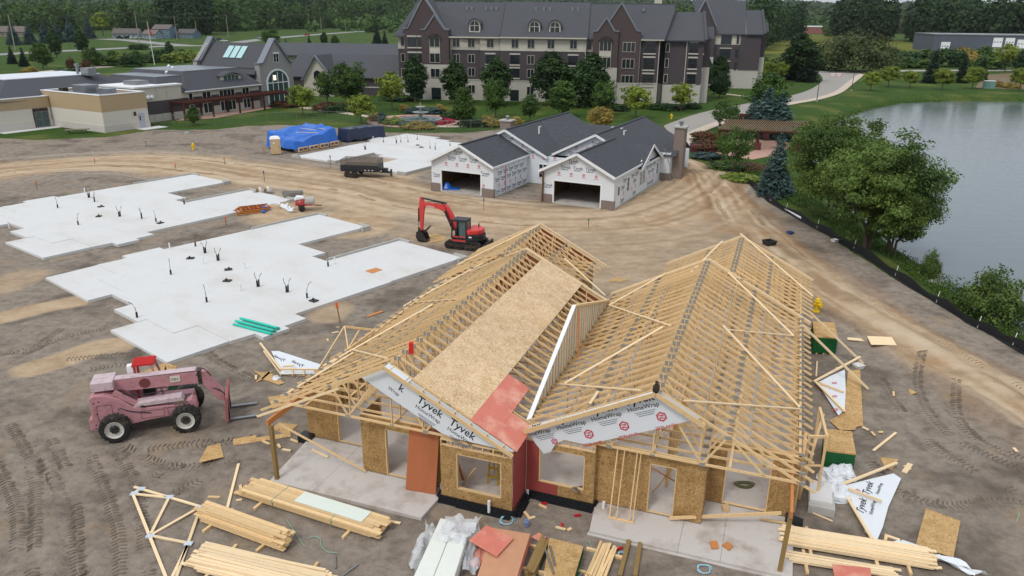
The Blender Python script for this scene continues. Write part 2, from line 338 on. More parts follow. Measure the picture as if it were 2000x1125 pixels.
for i, pl in enumerate(RUTS):
    d_, a_, s_ = seg_dist(X, Y, pl); wd = .34 if i < 18 else .28
    mk = (1 if i < 18 else .45) * (1 - ss(wd * .7, wd * 1.35, d_)); k = mk > rut; rut = np.where(k, mk, rut)
    rz += -.06 * mk + .035 * np.exp(-((d_ - wd * 1.7) / .18) ** 2)
rough_g = (fbm(X, Y, 3.2, 4, 21) - .47) * .34 + (fbm(X, Y, .9, 2, 31) - .37) * .09
flat = np.ones(sh)                       # level where slabs, machines and the houses stand
for (u, v, r_) in ((430, 560, 17), (190, 440, 17), (700, 290, 17), (1080, 790, 15), (1200, 560, 16), (1080, 340, 19), (280, 810, 3), (330, 1040, 5), (560, 1010, 6), (1680, 980, 6), (1640, 760, 3.5), (880, 470, 3), (590, 405, 2)):
    p = G(u, v); flat = np.minimum(flat, ss(r_ * .75, r_, np.hypot(X - p[0], Y - p[1])))
fine = ((X > -77) & (X < 45) & (Y > 13) & (Y < 126))
Z = Z + np.where(fine, dirt * (rough_g * (.18 + .82 * flat) + rz), 0)
berm, _, _ = seg_dist(X, Y, gp((1540, 520), (1640, 590), (1760, 672), (1900, 760), (2040, 840))); Z += np.where(fine, .22 * np.exp(-((berm - 1.1) / .8) ** 2) * dirt, 0)
for u, v, r_, h_ in ((545, 409, 1.5, .45), (85, 345, 3, .3), (1470, 455, 2.0, .35), (1345, 345, 2.4, .4)):
    p = G(u, v); Z += h_ * np.exp(-((X - p[0]) ** 2 + (Y - p[1]) ** 2) / (r_ * r_))
Z = np.where(Y > 700, Z + ss(900, 4200, Y) * (66 + 24 * fbm(X, Y, 700, 2, 91)), Z)
vv = np.stack([X.ravel(), Y.ravel(), Z.ravel()], 1); ny, nx = sh
ii = (np.arange(ny - 1)[:, None] * nx + np.arange(nx - 1)[None, :]).ravel(); ff = np.stack([ii, ii + 1, ii + nx + 1, ii + nx], 1)
def np_mesh(name, verts, faces, mat, smooth=False):
    me = bpy.data.meshes.new(name); n, k = faces.shape
    me.vertices.add(len(verts)); me.vertices.foreach_set('co', np.asarray(verts, np.float32).ravel())
    me.loops.add(n * k); me.loops.foreach_set('vertex_index', faces.astype(np.int32).ravel())
    me.polygons.add(n); me.polygons.foreach_set('loop_start', np.arange(0, n * k, k, dtype=np.int32)); me.polygons.foreach_set('loop_total', np.full(n, k, np.int32))
    if smooth: me.polygons.foreach_set('use_smooth', np.ones(n, bool))
    me.materials.append(mat); me.update(); me.validate(); return me
def ground_mat():
    mt, t, b, co = base("site soil and turf", .95, 0, .12)
    at = lambda n: (lambda a: (setattr(a, 'attribute_name', n), a.outputs['Fac'])[1])(t.nodes.new("ShaderNodeAttribute"))
    n1 = noise(t, co, .22, 8, .62); n2 = noise(t, co, 1.7, 8, .7); n3 = noise(t, stretch(t, co, (1, 1.5, 1), (0, 0, .5)), .5, 8, .7); n4 = noise(t, co, 9, 5, .7)
    soil = ramp(t, n2, [(.3, rgb(108, 99, 89)), (.5, rgb(137, 126, 114)), (.7, rgb(154, 143, 130))])
    soil = mixn(t, soil, rgb(90, 81, 72), ramp(t, n1, [(.5, (0, 0, 0)), (.64, (.75, .75, .75))])); soil = mixn(t, soil, rgb(150, 130, 106), ramp(t, noise(t, co, .3, 6, .6), [(.56, (0, 0, 0)), (.68, (.7, .7, .7))]))
    sandc = ramp(t, n3, [(.3, rgb(150, 128, 102)), (.52, rgb(180, 157, 128)), (.72, rgb(196, 176, 150))])
    sandc = mixn(t, sandc, rgb(164, 132, 96), ramp(t, noise(t, co, .35, 5), [(.56, (0, 0, 0)), (.7, (.8, .8, .8))]))
    sa = at('sand'); sf = mathn(t, 'ADD', sa, mathn(t, 'MULTIPLY', mathn(t, 'SUBTRACT', n2, .5), .5))
    c = mixn(t, soil, sandc, ramp(t, sf, [(.12, (0, 0, 0)), (.8, (1, 1, 1))]))
    c = mixn(t, c, rgb(148, 112, 76), mathn(t, 'MULTIPLY', at('brown'), .95, True))
    c = mixn(t, c, rgb(128, 104, 80), mathn(t, 'MULTIPLY', at('streak'), 1.5, True)); c = mixn(t, c, rgb(206, 188, 164), mathn(t, 'MULTIPLY', at('streak'), -1.2, True))
    c = mixn(t, c, rgb(168, 154, 138), ramp(t, n4, [(.68, (0, 0, 0)), (.78, (.55, .55, .55))]))
    c = mixn(t, c, rgb(70, 61, 53), ramp(t, noise(t, co, 3.6, 6, .75), [(.62, (0, 0, 0)), (.74, (.75, .75, .75))]))
    gr = ramp(t, n2, [(.3, rgb(42, 63, 22)), (.5, rgb(55, 79, 28)), (.72, rgb(74, 94, 38))])
    gr = mixn(t, gr, rgb(112, 112, 58), ramp(t, noise(t, co, .09, 5), [(.52, (0, 0, 0)), (.72, (.7, .7, .7))]))
    di = at('dirt'); df = mathn(t, 'ADD', di, mathn(t, 'MULTIPLY', mathn(t, 'SUBTRACT', n2, .5), .5))
    c = mixn(t, gr, c, ramp(t, df, [(.4, (0, 0, 0)), (.6, (1, 1, 1))]))
    t.links.new(c, b.inputs['Base Color'])
    h = mathn(t, 'ADD', mathn(t, 'MULTIPLY', n2, .13), mathn(t, 'MULTIPLY', n4, .045))
    bumpn(t, b, h, .9, 1.0)
    return mt
gm = np_mesh("ground", vv, ff, ground_mat(), True)
for nm, a in (('sand', sand), ('dirt', dirt), ('brown', brown), ('streak', streak)):
    at_ = gm.attributes.new(nm, 'FLOAT', 'POINT'); at_.data.foreach_set('value', a.ravel().astype(np.float32))
grd = struct(inst("ground", gm))
_zi = lambda x, y: float(Z[min(max(np.searchsorted(ys, y), 0), ny - 1), min(max(np.searchsorted(xs, x), 0), nx - 1)])
def gz(x, y): return _zi(x, y)
def treads(name, lines, mat, sp=.2, half=.24, drop=.35, seed=3):
    rg = np.random.default_rng(seed); mb = MB()
    for pl in lines:
        P = np.array(pl); L_ = np.concatenate([[0], np.cumsum(np.hypot(*np.diff(P, axis=0).T))]); n = int(L_[-1] / sp); keep = rg.random() * 50
        for k in range(n):
            s_ = k * sp; i = min(np.searchsorted(L_, s_, 'right') - 1, len(P) - 2); u = (s_ - L_[i]) / max(L_[i + 1] - L_[i], 1e-6); q = P[i] * (1 - u) + P[i + 1] * u; d = (P[i + 1] - P[i]) / max(L_[i + 1] - L_[i], 1e-6); nn = np.array([d[1], -d[0]])
            if not (-60 < q[0] < 44 and 14 < q[1] < 120) or float(vnoise(s_ + keep, keep, 1.7, seed)) < drop: continue
            for sd_ in (-1, 1):
                h0, h1 = rg.uniform(.0, .05), half * rg.uniform(.8, 1.15); a = q + nn * sd_ * h0; b_ = q + nn * sd_ * h1 + d * .09; w = d * rg.uniform(.03, .05); za, zb = gz(*a), gz(*b_)
                mb.add([(*(a - w), za - .02), (*(b_ - w), zb - .02), (*(b_ + w), zb - .02), (*(a + w), za - .02), (*a, za + .03), (*b_, zb + .035)], [(0, 1, 5, 4), (3, 4, 5, 2), (0, 4, 3), (1, 2, 5), (0, 3, 2, 1)])
    o = mb.build(name, mat, grd); o['kind'] = 'stuff'
# water
mt, t, b, co = base("pond water", .06, 0, .5)
b.inputs['Base Color'].default_value = rgb(98, 108, 112)
w1 = noise(t, stretch(t, co, (.5, 1.7, 1), (0, 0, .35)), 2.4, 3); w2 = noise(t, stretch(t, co, (.3, .9, 1), (0, 0, -.3)), .55, 2)
bumpn(t, b, mathn(t, 'ADD', w1, mathn(t, 'MULTIPLY', w2, 1.5)), .42, .05); b.inputs['IOR'].default_value = 1.33
struct(MB().quad(*[(x, y, WATER_Z) for x, y in POND]).build("pond_water", mt))
treads("tyre_tread_marks", RUTS[:18], M("turned soil", rgb(112, 101, 90), .95, .25, 3), .19, .23, .26)
treads("sandy_tread_marks", [RUTS[18], RUTS[21], RUTS[22], RUTS[25]], M("turned sand", rgb(150, 128, 102), .95, .2, 3), .24, .2, .5, 5)
# roads, walks and lawns' paths
ASPH = M("light asphalt", rgb(150, 145, 138), .9, .06, .4, bump=.05)
WALK = M("concrete walk", rgb(190, 176, 158), .9, .05, .5)
PAVER = M("brick paver", rgb(176, 140, 124), .9, .12, 2)
FIELD = None
def strip(name, left, right, z, mat):
    mb = MB()
    L, R_ = smooth_line(left), smooth_line(right)
    for a, b_, c_, d_ in zip(L[:-1], L[1:], R_[1:], R_[:-1]): mb.quad((*a, z), (*b_, z), (*c_, z), (*d_, z))
    return struct(mb.build(name, mat))
def band(name, line, w, z, mat, n=4):
    P = np.array(smooth_line(line, n)); t_ = np.gradient(P, axis=0); n_ = np.stack([t_[:, 1], -t_[:, 0]], 1); n_ /= np.linalg.norm(n_, axis=1)[:, None]; mb = MB()
    for i in range(len(P) - 1):
        a, b_, c_, d_ = P[i] - n_[i] * w / 2, P[i + 1] - n_[i + 1] * w / 2, P[i + 1] + n_[i + 1] * w / 2, P[i] + n_[i] * w / 2
        mb.ext([(*a, z - .08), (*b_, z - .08), (*c_, z - .08), (*d_, z - .08)], (0, 0, .08))
    return struct(mb.build(name, mat))
strip("driveway_road", gp((1296, 246), (1330, 233), (1364, 222), (1417, 210), (1480, 199), (1545, 187), (1584, 174), (1606, 158), (1602, 146), (1590, 141)), gp((1326, 286), (1347, 262), (1400, 240), (1450, 226), (1500, 211), (1545, 201), (1595, 192), (1632, 179), (1656, 163), (1684, 141)), .05, ASPH)
band("sidewalk", gp((1330, 292), (1353, 263), (1405, 241), (1452, 227), (1500, 213), (1545, 203), (1595, 194), (1636, 181), (1660, 163), (1684, 145)), 1.9, .13, WALK)
band("street", gp((1500, 138), (1590, 140), (1690, 141), (1800, 138), (2100, 137)), 7, .05, ASPH)
HIWAY = M("worn asphalt", rgb(140, 138, 136), .9, .06, .2)
band("highway", gp((-160, 116), (60, 103), (200, 96), (330, 90), (420, 88), (520, 76), (600, 69), (700, 62), (790, 58)), 11, .06, HIWAY)
band("side_street", gp((200, 76), (255, 79), (300, 84), (372, 90)), 12, .07, HIWAY)
band("parking_lane", gp((60, 143), (130, 137), (210, 130)), 6, .05, WALK)
band("garden_path", gp((560, 206), (600, 211), (680, 222), (740, 231), (790, 241), (850, 247), (920, 247)), 1.6, .06, WALK)
band("lawn_path", gp((1392, 182), (1420, 184), (1460, 189)), 1.1, .06, WALK)
mb = MB(); p = G(812, 236); mb.prism([(p[0] + 8.2 * math.cos(a * math.pi / 14), p[1] + 8.2 * math.sin(a * math.pi / 14)) for a in range(28)], -.02, .05); struct(mb.build("fountain_paving", PAVER))
mb = MB(); mb.prism(gp((1385, 285), (1400, 300), (1470, 312), (1530, 300), (1545, 280), (1480, 270), (1420, 272)), -.02, .05); struct(mb.build("terrace_paving", PAVER))
mb = MB(); mb.prism(gp((345, 236), (420, 231), (560, 206), (540, 196), (400, 215)), -.02, .05); struct(mb.build("cafe_patio", PAVER))
# far meadow with yellow flowers
mt, t, b, co = base("meadow", .95, 0, .1)
c = ramp(t, noise(t, stretch(t, co, (.35, 1.6, 1)), .035, 7, .65), [(.3, rgb(70, 84, 40)), (.46, rgb(98, 106, 50)), (.56, rgb(150, 140, 46)), (.7, rgb(110, 98, 74))])
t.links.new(mixn(t, c, rgb(74, 86, 44), noise(t, co, .5, 6, .7)), b.inputs['Base Color']); bumpn(t, b, noise(t, co, .8, 5), 1, 1.0)
struct(MB().prism(gp((1478, 132), (1490, 84), (1520, 64), (1600, 60), (1720, 70), (1830, 96), (1860, 122), (1760, 132)), -.05, .04).build("meadow", mt))
mb = MB(); mb.prism(gp((1905, 172), (1920, 146), (1990, 143), (2060, 150), (2060, 176)), -.05, .05); struct(mb.build("bare_bank", M("dry bank", rgb(112, 96, 72), .95, .2, .4)))
# ------------------------------------------------------------------ house slabs poured on the site
SLAB_MAIN = [(-54.6, 20.5), (-54.6, 22.6), (-55.4, 22.6), (-55.4, 25.4), (-54.7, 25.4), (-54.7, 32.8), (-44.9, 32.8), (-44.9, 31.6), (-36.3, 31.6), (-36.3, 24.0), (-35.2, 24.0), (-35.2, 22.5), (-34.7, 22.5), (-34.7, 20.8), (-35.5, 20.8), (-35.6, 19.35), (-39, 19.35), (-39, 17.9), (-42.1, 17.9), (-42.1, 17.4), (-45.1, 17.4), (-45.1, 18.5), (-47.9, 18.5), (-47.9, 19.2), (-51.5, 19.2), (-51.5, 20.5)]
def slab(label, A, wd, flip=False):
    f = Fr(A); t_ = thing("house_slab", label, "slab", (*f.xy(*wd), 0), -f.a + (math.pi if flip else 0), "concrete house slabs")
    o = lambda P: [(w + 45.5, d - 26) for w, d in P]
    g = .008
    for nm, P, z in (("main_slab", SLAB_MAIN, .2), ("garage_slab", [(-54.7, 32.8 + g), (-48.3, 32.8 + g), (-48.3, 39.6), (-54.7, 39.6)], .19), ("garage_slab", [(-43.2, 31.6 + g), (-36.4, 31.6 + g), (-36.4, 38.7), (-43.2, 38.7)], .19),
                     ("patio_slab", [(-35.7, 19.35 - g), (-39 + g, 19.35 - g), (-39 + g, 17.9 - g), (-42.1, 17.9 - g), (-42.1, 15.85), (-35.7, 15.85)], .17), ("patio_slab", [(-47.9, 19.2 - g), (-51.5 - g, 19.2 - g), (-51.5 - g, 20.5 - g), (-54.6, 20.5 - g), (-54.4, 17.05), (-47.9, 17.05)], .17)):
        MB().prism(o(P), -.25, z).build(nm, CONC, t_)
    for P in ([(-54.85, 32.9), (-54.7, 32.9), (-54.7, 39.55), (-53.6, 39.55), (-53.6, 39.75), (-54.85, 39.75)], [(-48.3, 39.75), (-49.2, 39.75), (-49.2, 39.55), (-48.15, 39.55), (-48.15, 38.9), (-47.9, 38.9), (-47.9, 39.75)],
              [(-43.35, 31.7), (-43.2, 31.7), (-43.2, 38.65), (-42.1, 38.65), (-42.1, 38.85), (-43.35, 38.85)], [(-36.4, 38.85), (-37.3, 38.85), (-37.3, 38.65), (-36.25, 38.65), (-36.25, 37.9), (-36.0, 37.9), (-36.0, 38.85)]):
        MB().prism(o(P), -.2, .34).build("stub_wall", CONC_E, t_)
    return t_
slab("pale concrete slab in the middle with turquoise pipes lying on its corner", 39.3, (-45.5, 26))
f = Fr(39.3); pw = f.xy(-69.6, 28.3); f36 = Fr(36.1); pw3 = np.array([pw[0], pw[1], 0])
slab("pale concrete slab at the left edge, next to the red mortar mixer", 36.1, (pw3 @ f36.W, pw3 @ f36.D))
f30 = Fr(30); pw = np.array([*f30.xy(-61.4, 80.4), 0]); f31 = Fr(31)
slab("far concrete slab behind the black dump trailer", 31, (pw @ f31.W, pw @ f31.D), True)
# conduit and pipe stubs standing on the slabs
def stub(u, v, k, where):
    x, y, _ = G(u, v, .2); t_ = thing("conduit_stub", ("single black conduit with one bent wire on the ", "pair of black conduits with two wires on the ", "short white capped pipe on the ", "flat dark floor box on the ")[k] + where, "pipe", (x, y, .2), random.uniform(0, 6), "conduit stubs on the " + where)
    if k == 0:
        MB().tube([(0, 0, -.1), (0, 0, .32)], .06).build("sleeve", BLACK, t_); MB().tube([(0, 0, .3), (.03, 0, .6), (.16, 0, .9), (.34, 0, 1.05)], .018, 5).build("wire", DARKST, t_)
    elif k == 1:
        MB().tube([(0, 0, -.1), (0, 0, .42)], .06).build("sleeve", BLACK, t_); MB().tube([(.1, 0, -.1), (.12, 0, .5)], .045).build("sleeve", BLACK, t_)
        MB().tube([(0, 0, .4), (-.1, .05, .7), (-.12, .1, .95)], .018, 5).build("wire", DARKST, t_); MB().tube([(.12, 0, .45), (.22, .05, .75), (.34, .1, .9)], .018, 5).build("wire", DARKST, t_)
    elif k == 2: MB().tube([(0, 0, -.1), (0, 0, .45)], .05).build("pipe", PVC, t_); MB().tube([(0, 0, .45), (0, 0, .5)], .065).build("cap", PVC, t_)
    else: MB().box(-.25, -.2, -.05, .25, .2, .07).build("floor_box", DARKST, t_); MB().tube([(.05, 0, .07), (.05, 0, .2)], .05).build("pipe", BLACK, t_)
for u, v, k in ((334, 536, 0), (382, 481, 0), (402, 494, 1), (425, 509, 1), (372, 505, 3), (404, 590, 0), (446, 527, 3), (444, 549, 3), (503, 560, 1), (470, 568, 2), (560, 571, 1), (600, 582, 0), (613, 588, 3), (641, 520, 0), (654, 516, 2), (332, 487, 2), (268, 620, 0), (397, 516, 2), (478, 525, 2)): stub(u, v, k, "middle slab")
for u, v, k in ((113, 406, 0), (153, 439, 0), (173, 386, 1), (185, 394, 1), (193, 423, 3), (197, 404, 3), (233, 423, 1), (277, 427, 1), (305, 433, 0), (313, 436, 3), (360, 399, 0), (18, 444, 2), (166, 377, 2)): stub(u, v, k, "left edge slab")
for u, v, k in ((714, 292, 1), (718, 276, 3), (749, 278, 0), (774, 280, 1), (783, 278, 0), (797, 278, 0), (815, 273, 0), (816, 284, 3), (823, 288, 3), (840, 290, 0), (850, 292, 1), (879, 285, 0), (729, 273, 2), (700, 272, 2)): stub(u, v, k, "far slab")
# ================================================================== the house being framed in the foreground
HF = Fr(19.7); HW0, HD0 = -7.75, 30.0
house = thing("house_frame", "unfinished wooden duplex with open roof trusses in the foreground", "house", (*HF.xy(HW0, HD0), 0), -HF.a)
def L(w, d, z=0): return (w - HW0, d - HD0, z)
ZP, KS = 5.25, .52
FLOOR = .15
# slab and porch slabs
MB().prism([L(*p)[:2] for p in ((-17.45, 23.5), (-14.0, 23.5), (-14.0, 22.05), (-10.4, 22.05), (-10.4, 21.55), (-7.65, 21.55), (-7.65, 23.0), (-5.05, 23.0), (-5.05, 23.3), (-1.2, 23.3), (-1.2, 24.8), (1.85, 24.8), (1.85, 38.2), (1.85, 45.0), (-5.3, 45.0), (-5.3, 38.2), (-7.75, 38.2), (-7.75, 36.4), (-10.2, 36.4), (-10.2, 43.3), (-17.45, 43.3))], -.2, FLOOR).build("floor_slab", CONC_D, house)
def slabpiece(nm, P, z): MB().prism([L(*p)[:2] for p in P], -.25, z).build(nm, CONC_D, house, bevel=.01)
slabpiece("porch_slab", [(-17.0, 20.1), (-15.053, 20.1), (-15.053, 23.44), (-17.4, 23.44)], .13)
slabpiece("porch_slab", [(-15.047, 20.1), (-10.55, 20.1), (-10.45, 21.45), (-10.45, 22.0), (-14.05, 22.0), (-14.05, 23.44), (-15.047, 23.44)], .13)
slabpiece("porch_slab", [(-4.75, 21.5), (-1.713, 21.5), (-1.713, 23.24), (-4.95, 23.24)], .13)
slabpiece("porch_slab", [(-1.707, 21.5), (-.313, 21.5), (-.313, 24.74), (-1.15, 24.74), (-1.15, 23.24), (-1.707, 23.24)], .13)
slabpiece("porch_slab", [(-.307, 21.5), (1.95, 21.5), (1.95, 24.74), (-.307, 24.74)], .13)
slabpiece("porch_footing", [(-4.8, 21.42), (1.9, 21.42), (1.9, 21.6), (-4.8, 21.6)], .03)
# walls: sheathing panels, studs, plates
STUD = {}
def stud(w, d, z0, z1, along=True):
    h = round(z1 - z0, 3); k = (h, along)
    if k not in STUD:
        a, b_ = (.019, .044) if along else (.044, .019)
        STUD[k] = MB().box(-a, -b_, 0, a, b_, h).mesh("stud", W_LUM)
    inst("stud", STUD[k], house, L(w, d, z0))
def wall(p0, p1, z0, z1, ops=(), mat=OSB, inn=1, sp=.406, name="sheathing_panel", seam=1.22, studs=True, panels=True):
    p0, p1 = Vector((*p0, 0)), Vector((*p1, 0)); ln = (p1 - p0).length; a = (p1 - p0) / ln; n = Vector((-a.y, a.x, 0)) * inn
    cuts = sorted({0, ln} | {x for x in np.arange(seam, ln - .15, seam)} | {q for o in ops for q in o[:2] if 0 < q < ln})
    if panels:
        for x0, x1 in zip(cuts[:-1], cuts[1:]):
            holes = sorted([(o[2], o[3]) for o in ops if o[0] < x1 - .01 and o[1] > x0 + .01]); z = z0; segs = []
            for h0, h1 in holes:
                if h0 > z + .02: segs.append((z, h0))
                z = max(z, h1)
            if z1 > z + .02: segs.append((z, z1))
            for s0, s1 in segs:
                g = .003; q0, q1 = p0 + a * (x0 + g), p0 + a * (x1 - g)
                MB().ext([L(q0.x, q0.y, s0 + g), L(q1.x, q1.y, s0 + g), L(q1.x, q1.y, s1 - g), L(q0.x, q0.y, s1 - g)], tuple(-n * .014)).build(name, mat, house)
    if studs:
        al = abs(a.x) > .5; o_ = n * .05
        for x in np.arange(.02, ln, sp):
            q = p0 + a * x + o_; ok = [o for o in ops if o[0] - .01 < x < o[1] + .01]
            if not ok: stud(q.x, q.y, FLOOR + .04, 2.56, al)
            for o in ok:
                if o[2] > FLOOR + .2: stud(q.x, q.y, FLOOR + .04, round(o[2] - .04, 2), al)
                if o[3] < 2.4: stud(q.x, q.y, round(o[3] + .04, 2), 2.56, al)
        for zz in (FLOOR + .02, 2.58, 2.618):
            q0, q1 = p0 + o_, p1 + o_; MB().beam(L(q0.x, q0.y, zz), L(q1.x, q1.y, zz), .088, .037).build("wall_plate", W_LUM, house)
        for o in ops:
            for zz in (o[2] - .02, o[3] + .02):
                if zz > FLOOR: q0, q1 = p0 + a * o[0] + o_, p0 + a * o[1] + o_; MB().beam(L(q0.x, q0.y, zz), L(q1.x, q1.y, zz), .13, .037).build("opening_frame", W_LUM, house)
            for xx in o[:2]:
                q = p0 + a * xx + o_; MB().beam(L(q.x, q.y, max(o[2], FLOOR)), L(q.x, q.y, o[3]), .037, .13, tuple(n)).build("opening_frame", W_LUM, house)
T = 2.62
wall((-17.5, 23.45), (-14.0, 23.45), FLOOR, 2.6, [(1.5, 3.5, FLOOR, 2.6)])
wall((-14.0, 22.02), (-14.0, 23.45), FLOOR, 2.6, inn=-1, studs=False)
wall((-14.0, 22.02), (-10.4, 22.02), FLOOR, 2.6, [(1.05, 2.1, FLOOR, 2.15)])
wall((-10.4, 21.5), (-10.4, 22.02), .2, 2.6, inn=-1, studs=False)
wall((-10.4, 21.5), (-7.62, 21.5), .2, 2.34, [(.65, 2.35, .66, 2.08)])
wall((-7.6, 22.93), (-7.6, 21.5), .2, 2.6, mat=RED_D, inn=-1, studs=False)
wall((-7.58, 22.95), (-5.0, 22.95), .2, 2.34, [(.52, 2.2, .7, 2.1)])
MB().ext([L(-7.57, 22.932, .22), L(-6.35, 22.932, .22), L(-6.35, 22.932, .68), L(-7.57, 22.932, .68)], (0, -.012, 0)).build("red_sheathing_panel", RED_D, house)
MB().ext([L(-7.57, 22.932, .70), L(-7.1, 22.932, .70), L(-7.1, 22.932, 2.34), L(-7.57, 22.932, 2.34)], (0, -.012, 0)).build("red_sheathing_panel", RED_D, house)
wall((-5.0, 22.95), (-5.0, 23.25), .2, 2.6, inn=1, studs=False)
wall((-5.0, 23.25), (-1.15, 23.25), FLOOR, 2.6, [(1.94, 2.85, FLOOR, 2.15)])
wall((-1.15, 23.25), (-1.15, 24.75), FLOOR, 2.6, inn=1, studs=False)
wall((-1.15, 24.75), (1.9, 24.75), FLOOR, 2.6, [(.6, 2.13, FLOOR, 2.45)])
wall((1.9, 24.75), (1.9, 45.0), -.05, 2.6, [(2.5, 4.2, .9, 2.1), (8.0, 9.6, .9, 2.1)], inn=1)
wall((-17.5, 43.3), (-17.5, 23.45), -.05, 2.6, [(8, 9.6, .9, 2.1), (14, 15.6, .9, 2.1)], inn=1)
wall((-10.2, 36.4), (-10.2, 43.3), -.05, 2.6, inn=1)
wall((-10.2, 36.4), (-7.75, 36.4), -.05, 2.6, inn=-1)
wall((-5.3, 45.0), (-5.3, 38.2), -.05, 2.6, inn=1, studs=False)
wall((-7.75, 38.2), (-5.3, 38.2), -.05, 2.6, inn=-1, studs=False)
for p0, p1 in (((-17.4, 43.3), (-10.2, 43.3)), ((-5.3, 45.0), (1.85, 45.0))): wall(p0, p1, -.05, 2.6, [(1.0, 6.1, -.05, 2.3)], inn=-1, studs=False)
for p0, p1 in (((-17.4, 29), (-12.5, 29)), ((-12.5, 25.5), (-12.5, 36)), ((-12.5, 32), (-7.8, 32)), ((-7.6, 28.5), (-2.6, 28.5)), ((-2.6, 25), (-2.6, 31)), ((-2.6, 33), (1.8, 33)), ((-4.5, 31), (-4.5, 38)), ((-17.4, 36.5), (-10.3, 36.5)), ((-5.3, 38.3), (1.8, 38.3))):
    wall(p0, p1, FLOOR, 2.6, panels=False, sp=.61)
# roof trusses, each a part of its own with its plates
def truss_mesh(wl, wr, tl, tr, zp, key):
    wc = (wl + wr) / 2 if key != 'L' else -12.4
    if key == 'R': wc = -3.0
    mb, pl = MB(), MB(); h = .089; zc = lambda w: zp - KS * abs(w - wc) - h / 2 * 1.12; zb = 2.64 + h / 2
    def mem(a, b_, hh=h): mb.beam((a[0] - wc, 0, a[1]), (b_[0] - wc, 0, b_[1]), .038, hh, (0, 0, 1))
    mem((tl, zc(tl)), (wc, zc(wc))); mem((wc, zc(wc)), (tr, zc(tr))); mem((wl, zb), (wr, zb))
    q = [wl + (wc - wl) * .5, wc - (wc - wl) * .02, wr - (wr - wc) * .5]; bt = [wl + (wr - wl) / 3, wr - (wr - wl) / 3]
    for a, b_ in (((q[0], zc(q[0])), (bt[0], zb)), ((bt[0], zb), (wc, zc(wc))), ((wc, zc(wc)), (bt[1], zb)), ((bt[1], zb), (q[2], zc(q[2]))), ((q[0], zc(q[0])), (wl + (wc - wl) * .24, zb)), ((q[2], zc(q[2])), (wr - (wr - wc) * .24, zb)), ((wc, zc(wc)), (wc, zb))): mem(a, b_, .07)
    mem((bt[0] + .1, zb), (bt[0] + .1, zc(bt[0] + .1) - .05), .07); mem((bt[1] - .1, zb), (bt[1] - .1, zc(bt[1] - .1) - .05), .07)
    for w, z, s_ in ((wc, zc(wc) - .075, .13), (q[0], zc(q[0]) - .06, .095), (q[2], zc(q[2]) - .06, .095), (bt[0], zb, .1), (bt[1], zb, .1), (wl, zb, .09), (wr, zb, .09), (wc, zb, .07)):
        pl.box(w - wc - s_ * 1.1, -.0215, z - s_ * .75, w - wc + s_ * 1.1, .0215, z + s_ * .62)
    return mb.mesh("roof_truss", W_LUM), pl.mesh("gusset_plate", PLATE), wc
def trusses(key, wl, wr, tl, tr, zp, d0, d1):
    a, b_, wc = truss_mesh(wl, wr, tl, tr, zp, key); n = int(round((d1 - d0) / .61))
    for i in range(n + 1):
        d = d0 + (d1 - d0) * i / n
        o = inst("roof_truss", a, house, L(wc, d + random.uniform(-.015, .015), random.uniform(-.008, .008)), (random.uniform(-.006, .006), 0, 0)); inst("gusset_plate", b_, o)
trusses('L', -17.5, -7.8, -18.3, -7.52, ZP, 21.62, 36.45)
trusses('R', -7.75, 1.9, -7.98, 2.32, ZP, 23.05, 38.25)
trusses('G', -17.5, -10.15, -18.05, -9.55, 4.78, 36.95, 43.35)
trusses('g', -5.35, 1.9, -5.95, 2.45, 4.8, 38.85, 45.05)
LL = lambda u, v: HF.slope(u, v, ZP, -12.4, -KS)
LR = lambda u, v: HF.slope(u, v, ZP, -12.4, KS)
RL = lambda u, v: HF.slope(u, v, ZP, -3.0, -KS)
RR = lambda u, v: HF.slope(u, v, ZP, -3.0, KS)
GL = lambda u, v: HF.slope(u, v, 4.78, -13.82, -KS)
GR = lambda u, v: HF.slope(u, v, 4.78, -13.82, KS)
gR = lambda u, v: HF.slope(u, v, 4.8, -1.75, KS)
gL = lambda u, v: HF.slope(u, v, 4.8, -1.75, -KS)
def brace(f0, a, f1, b_, mat=W_PALE, dz=.03, w=.1):
    p, q = f0(*a), f1(*b_); MB().beam(L(p[0], p[1], p[2] + dz), L(q[0], q[1], q[2] + dz), w, .04).build("brace_board", mat, house)
for f0, a, f1, b_ in ((LL, (684, 683), LL, (755, 701)), (LL, (632, 716), LL, (845, 596)), (LL, (788, 599), LL, (975, 498)), (LL, (802, 592), LL, (890, 585)), (LL, (690, 690), LL, (560, 770)), (GL, (893, 518), GL, (1012, 487)), (GL, (893, 518), GL, (1052, 441)),
                      (RL, (1103, 750), RL, (1294, 640)), (RL, (1094, 751), RL, (1251, 764)), (RL, (1190, 597), RL, (1309, 637)), (RL, (1190, 597), RL, (1300, 535)), (RR, (1422, 533), RR, (1550, 657)), (RR, (1433, 543), RR, (1570, 565)),
                      (gR, (1446, 457), gR, (1588, 580)), (RR, (1420, 645), RR, (1550, 657)), (RR, (1412, 637), RR, (1562, 797)), (RR, (1336, 784), RR, (1562, 800)), (gL, (1350, 532), gL, (1411, 472)), (GR, (1102, 505), GR, (1182, 578)), (RL, (1152, 790), RL, (1168, 766))): brace(f0, a, f1, b_)
for a, b_ in (((1566, 634), (1696, 760)), ((1580, 608), (1686, 710))):   # long kickers down to the ground
    p = HF.onD(*a, 0) if False else RR(*a); q = HF.g(*b_, .05); MB().beam(L(*p), L(*q), .09, .09).build("kicker_brace", W_PALE, house)
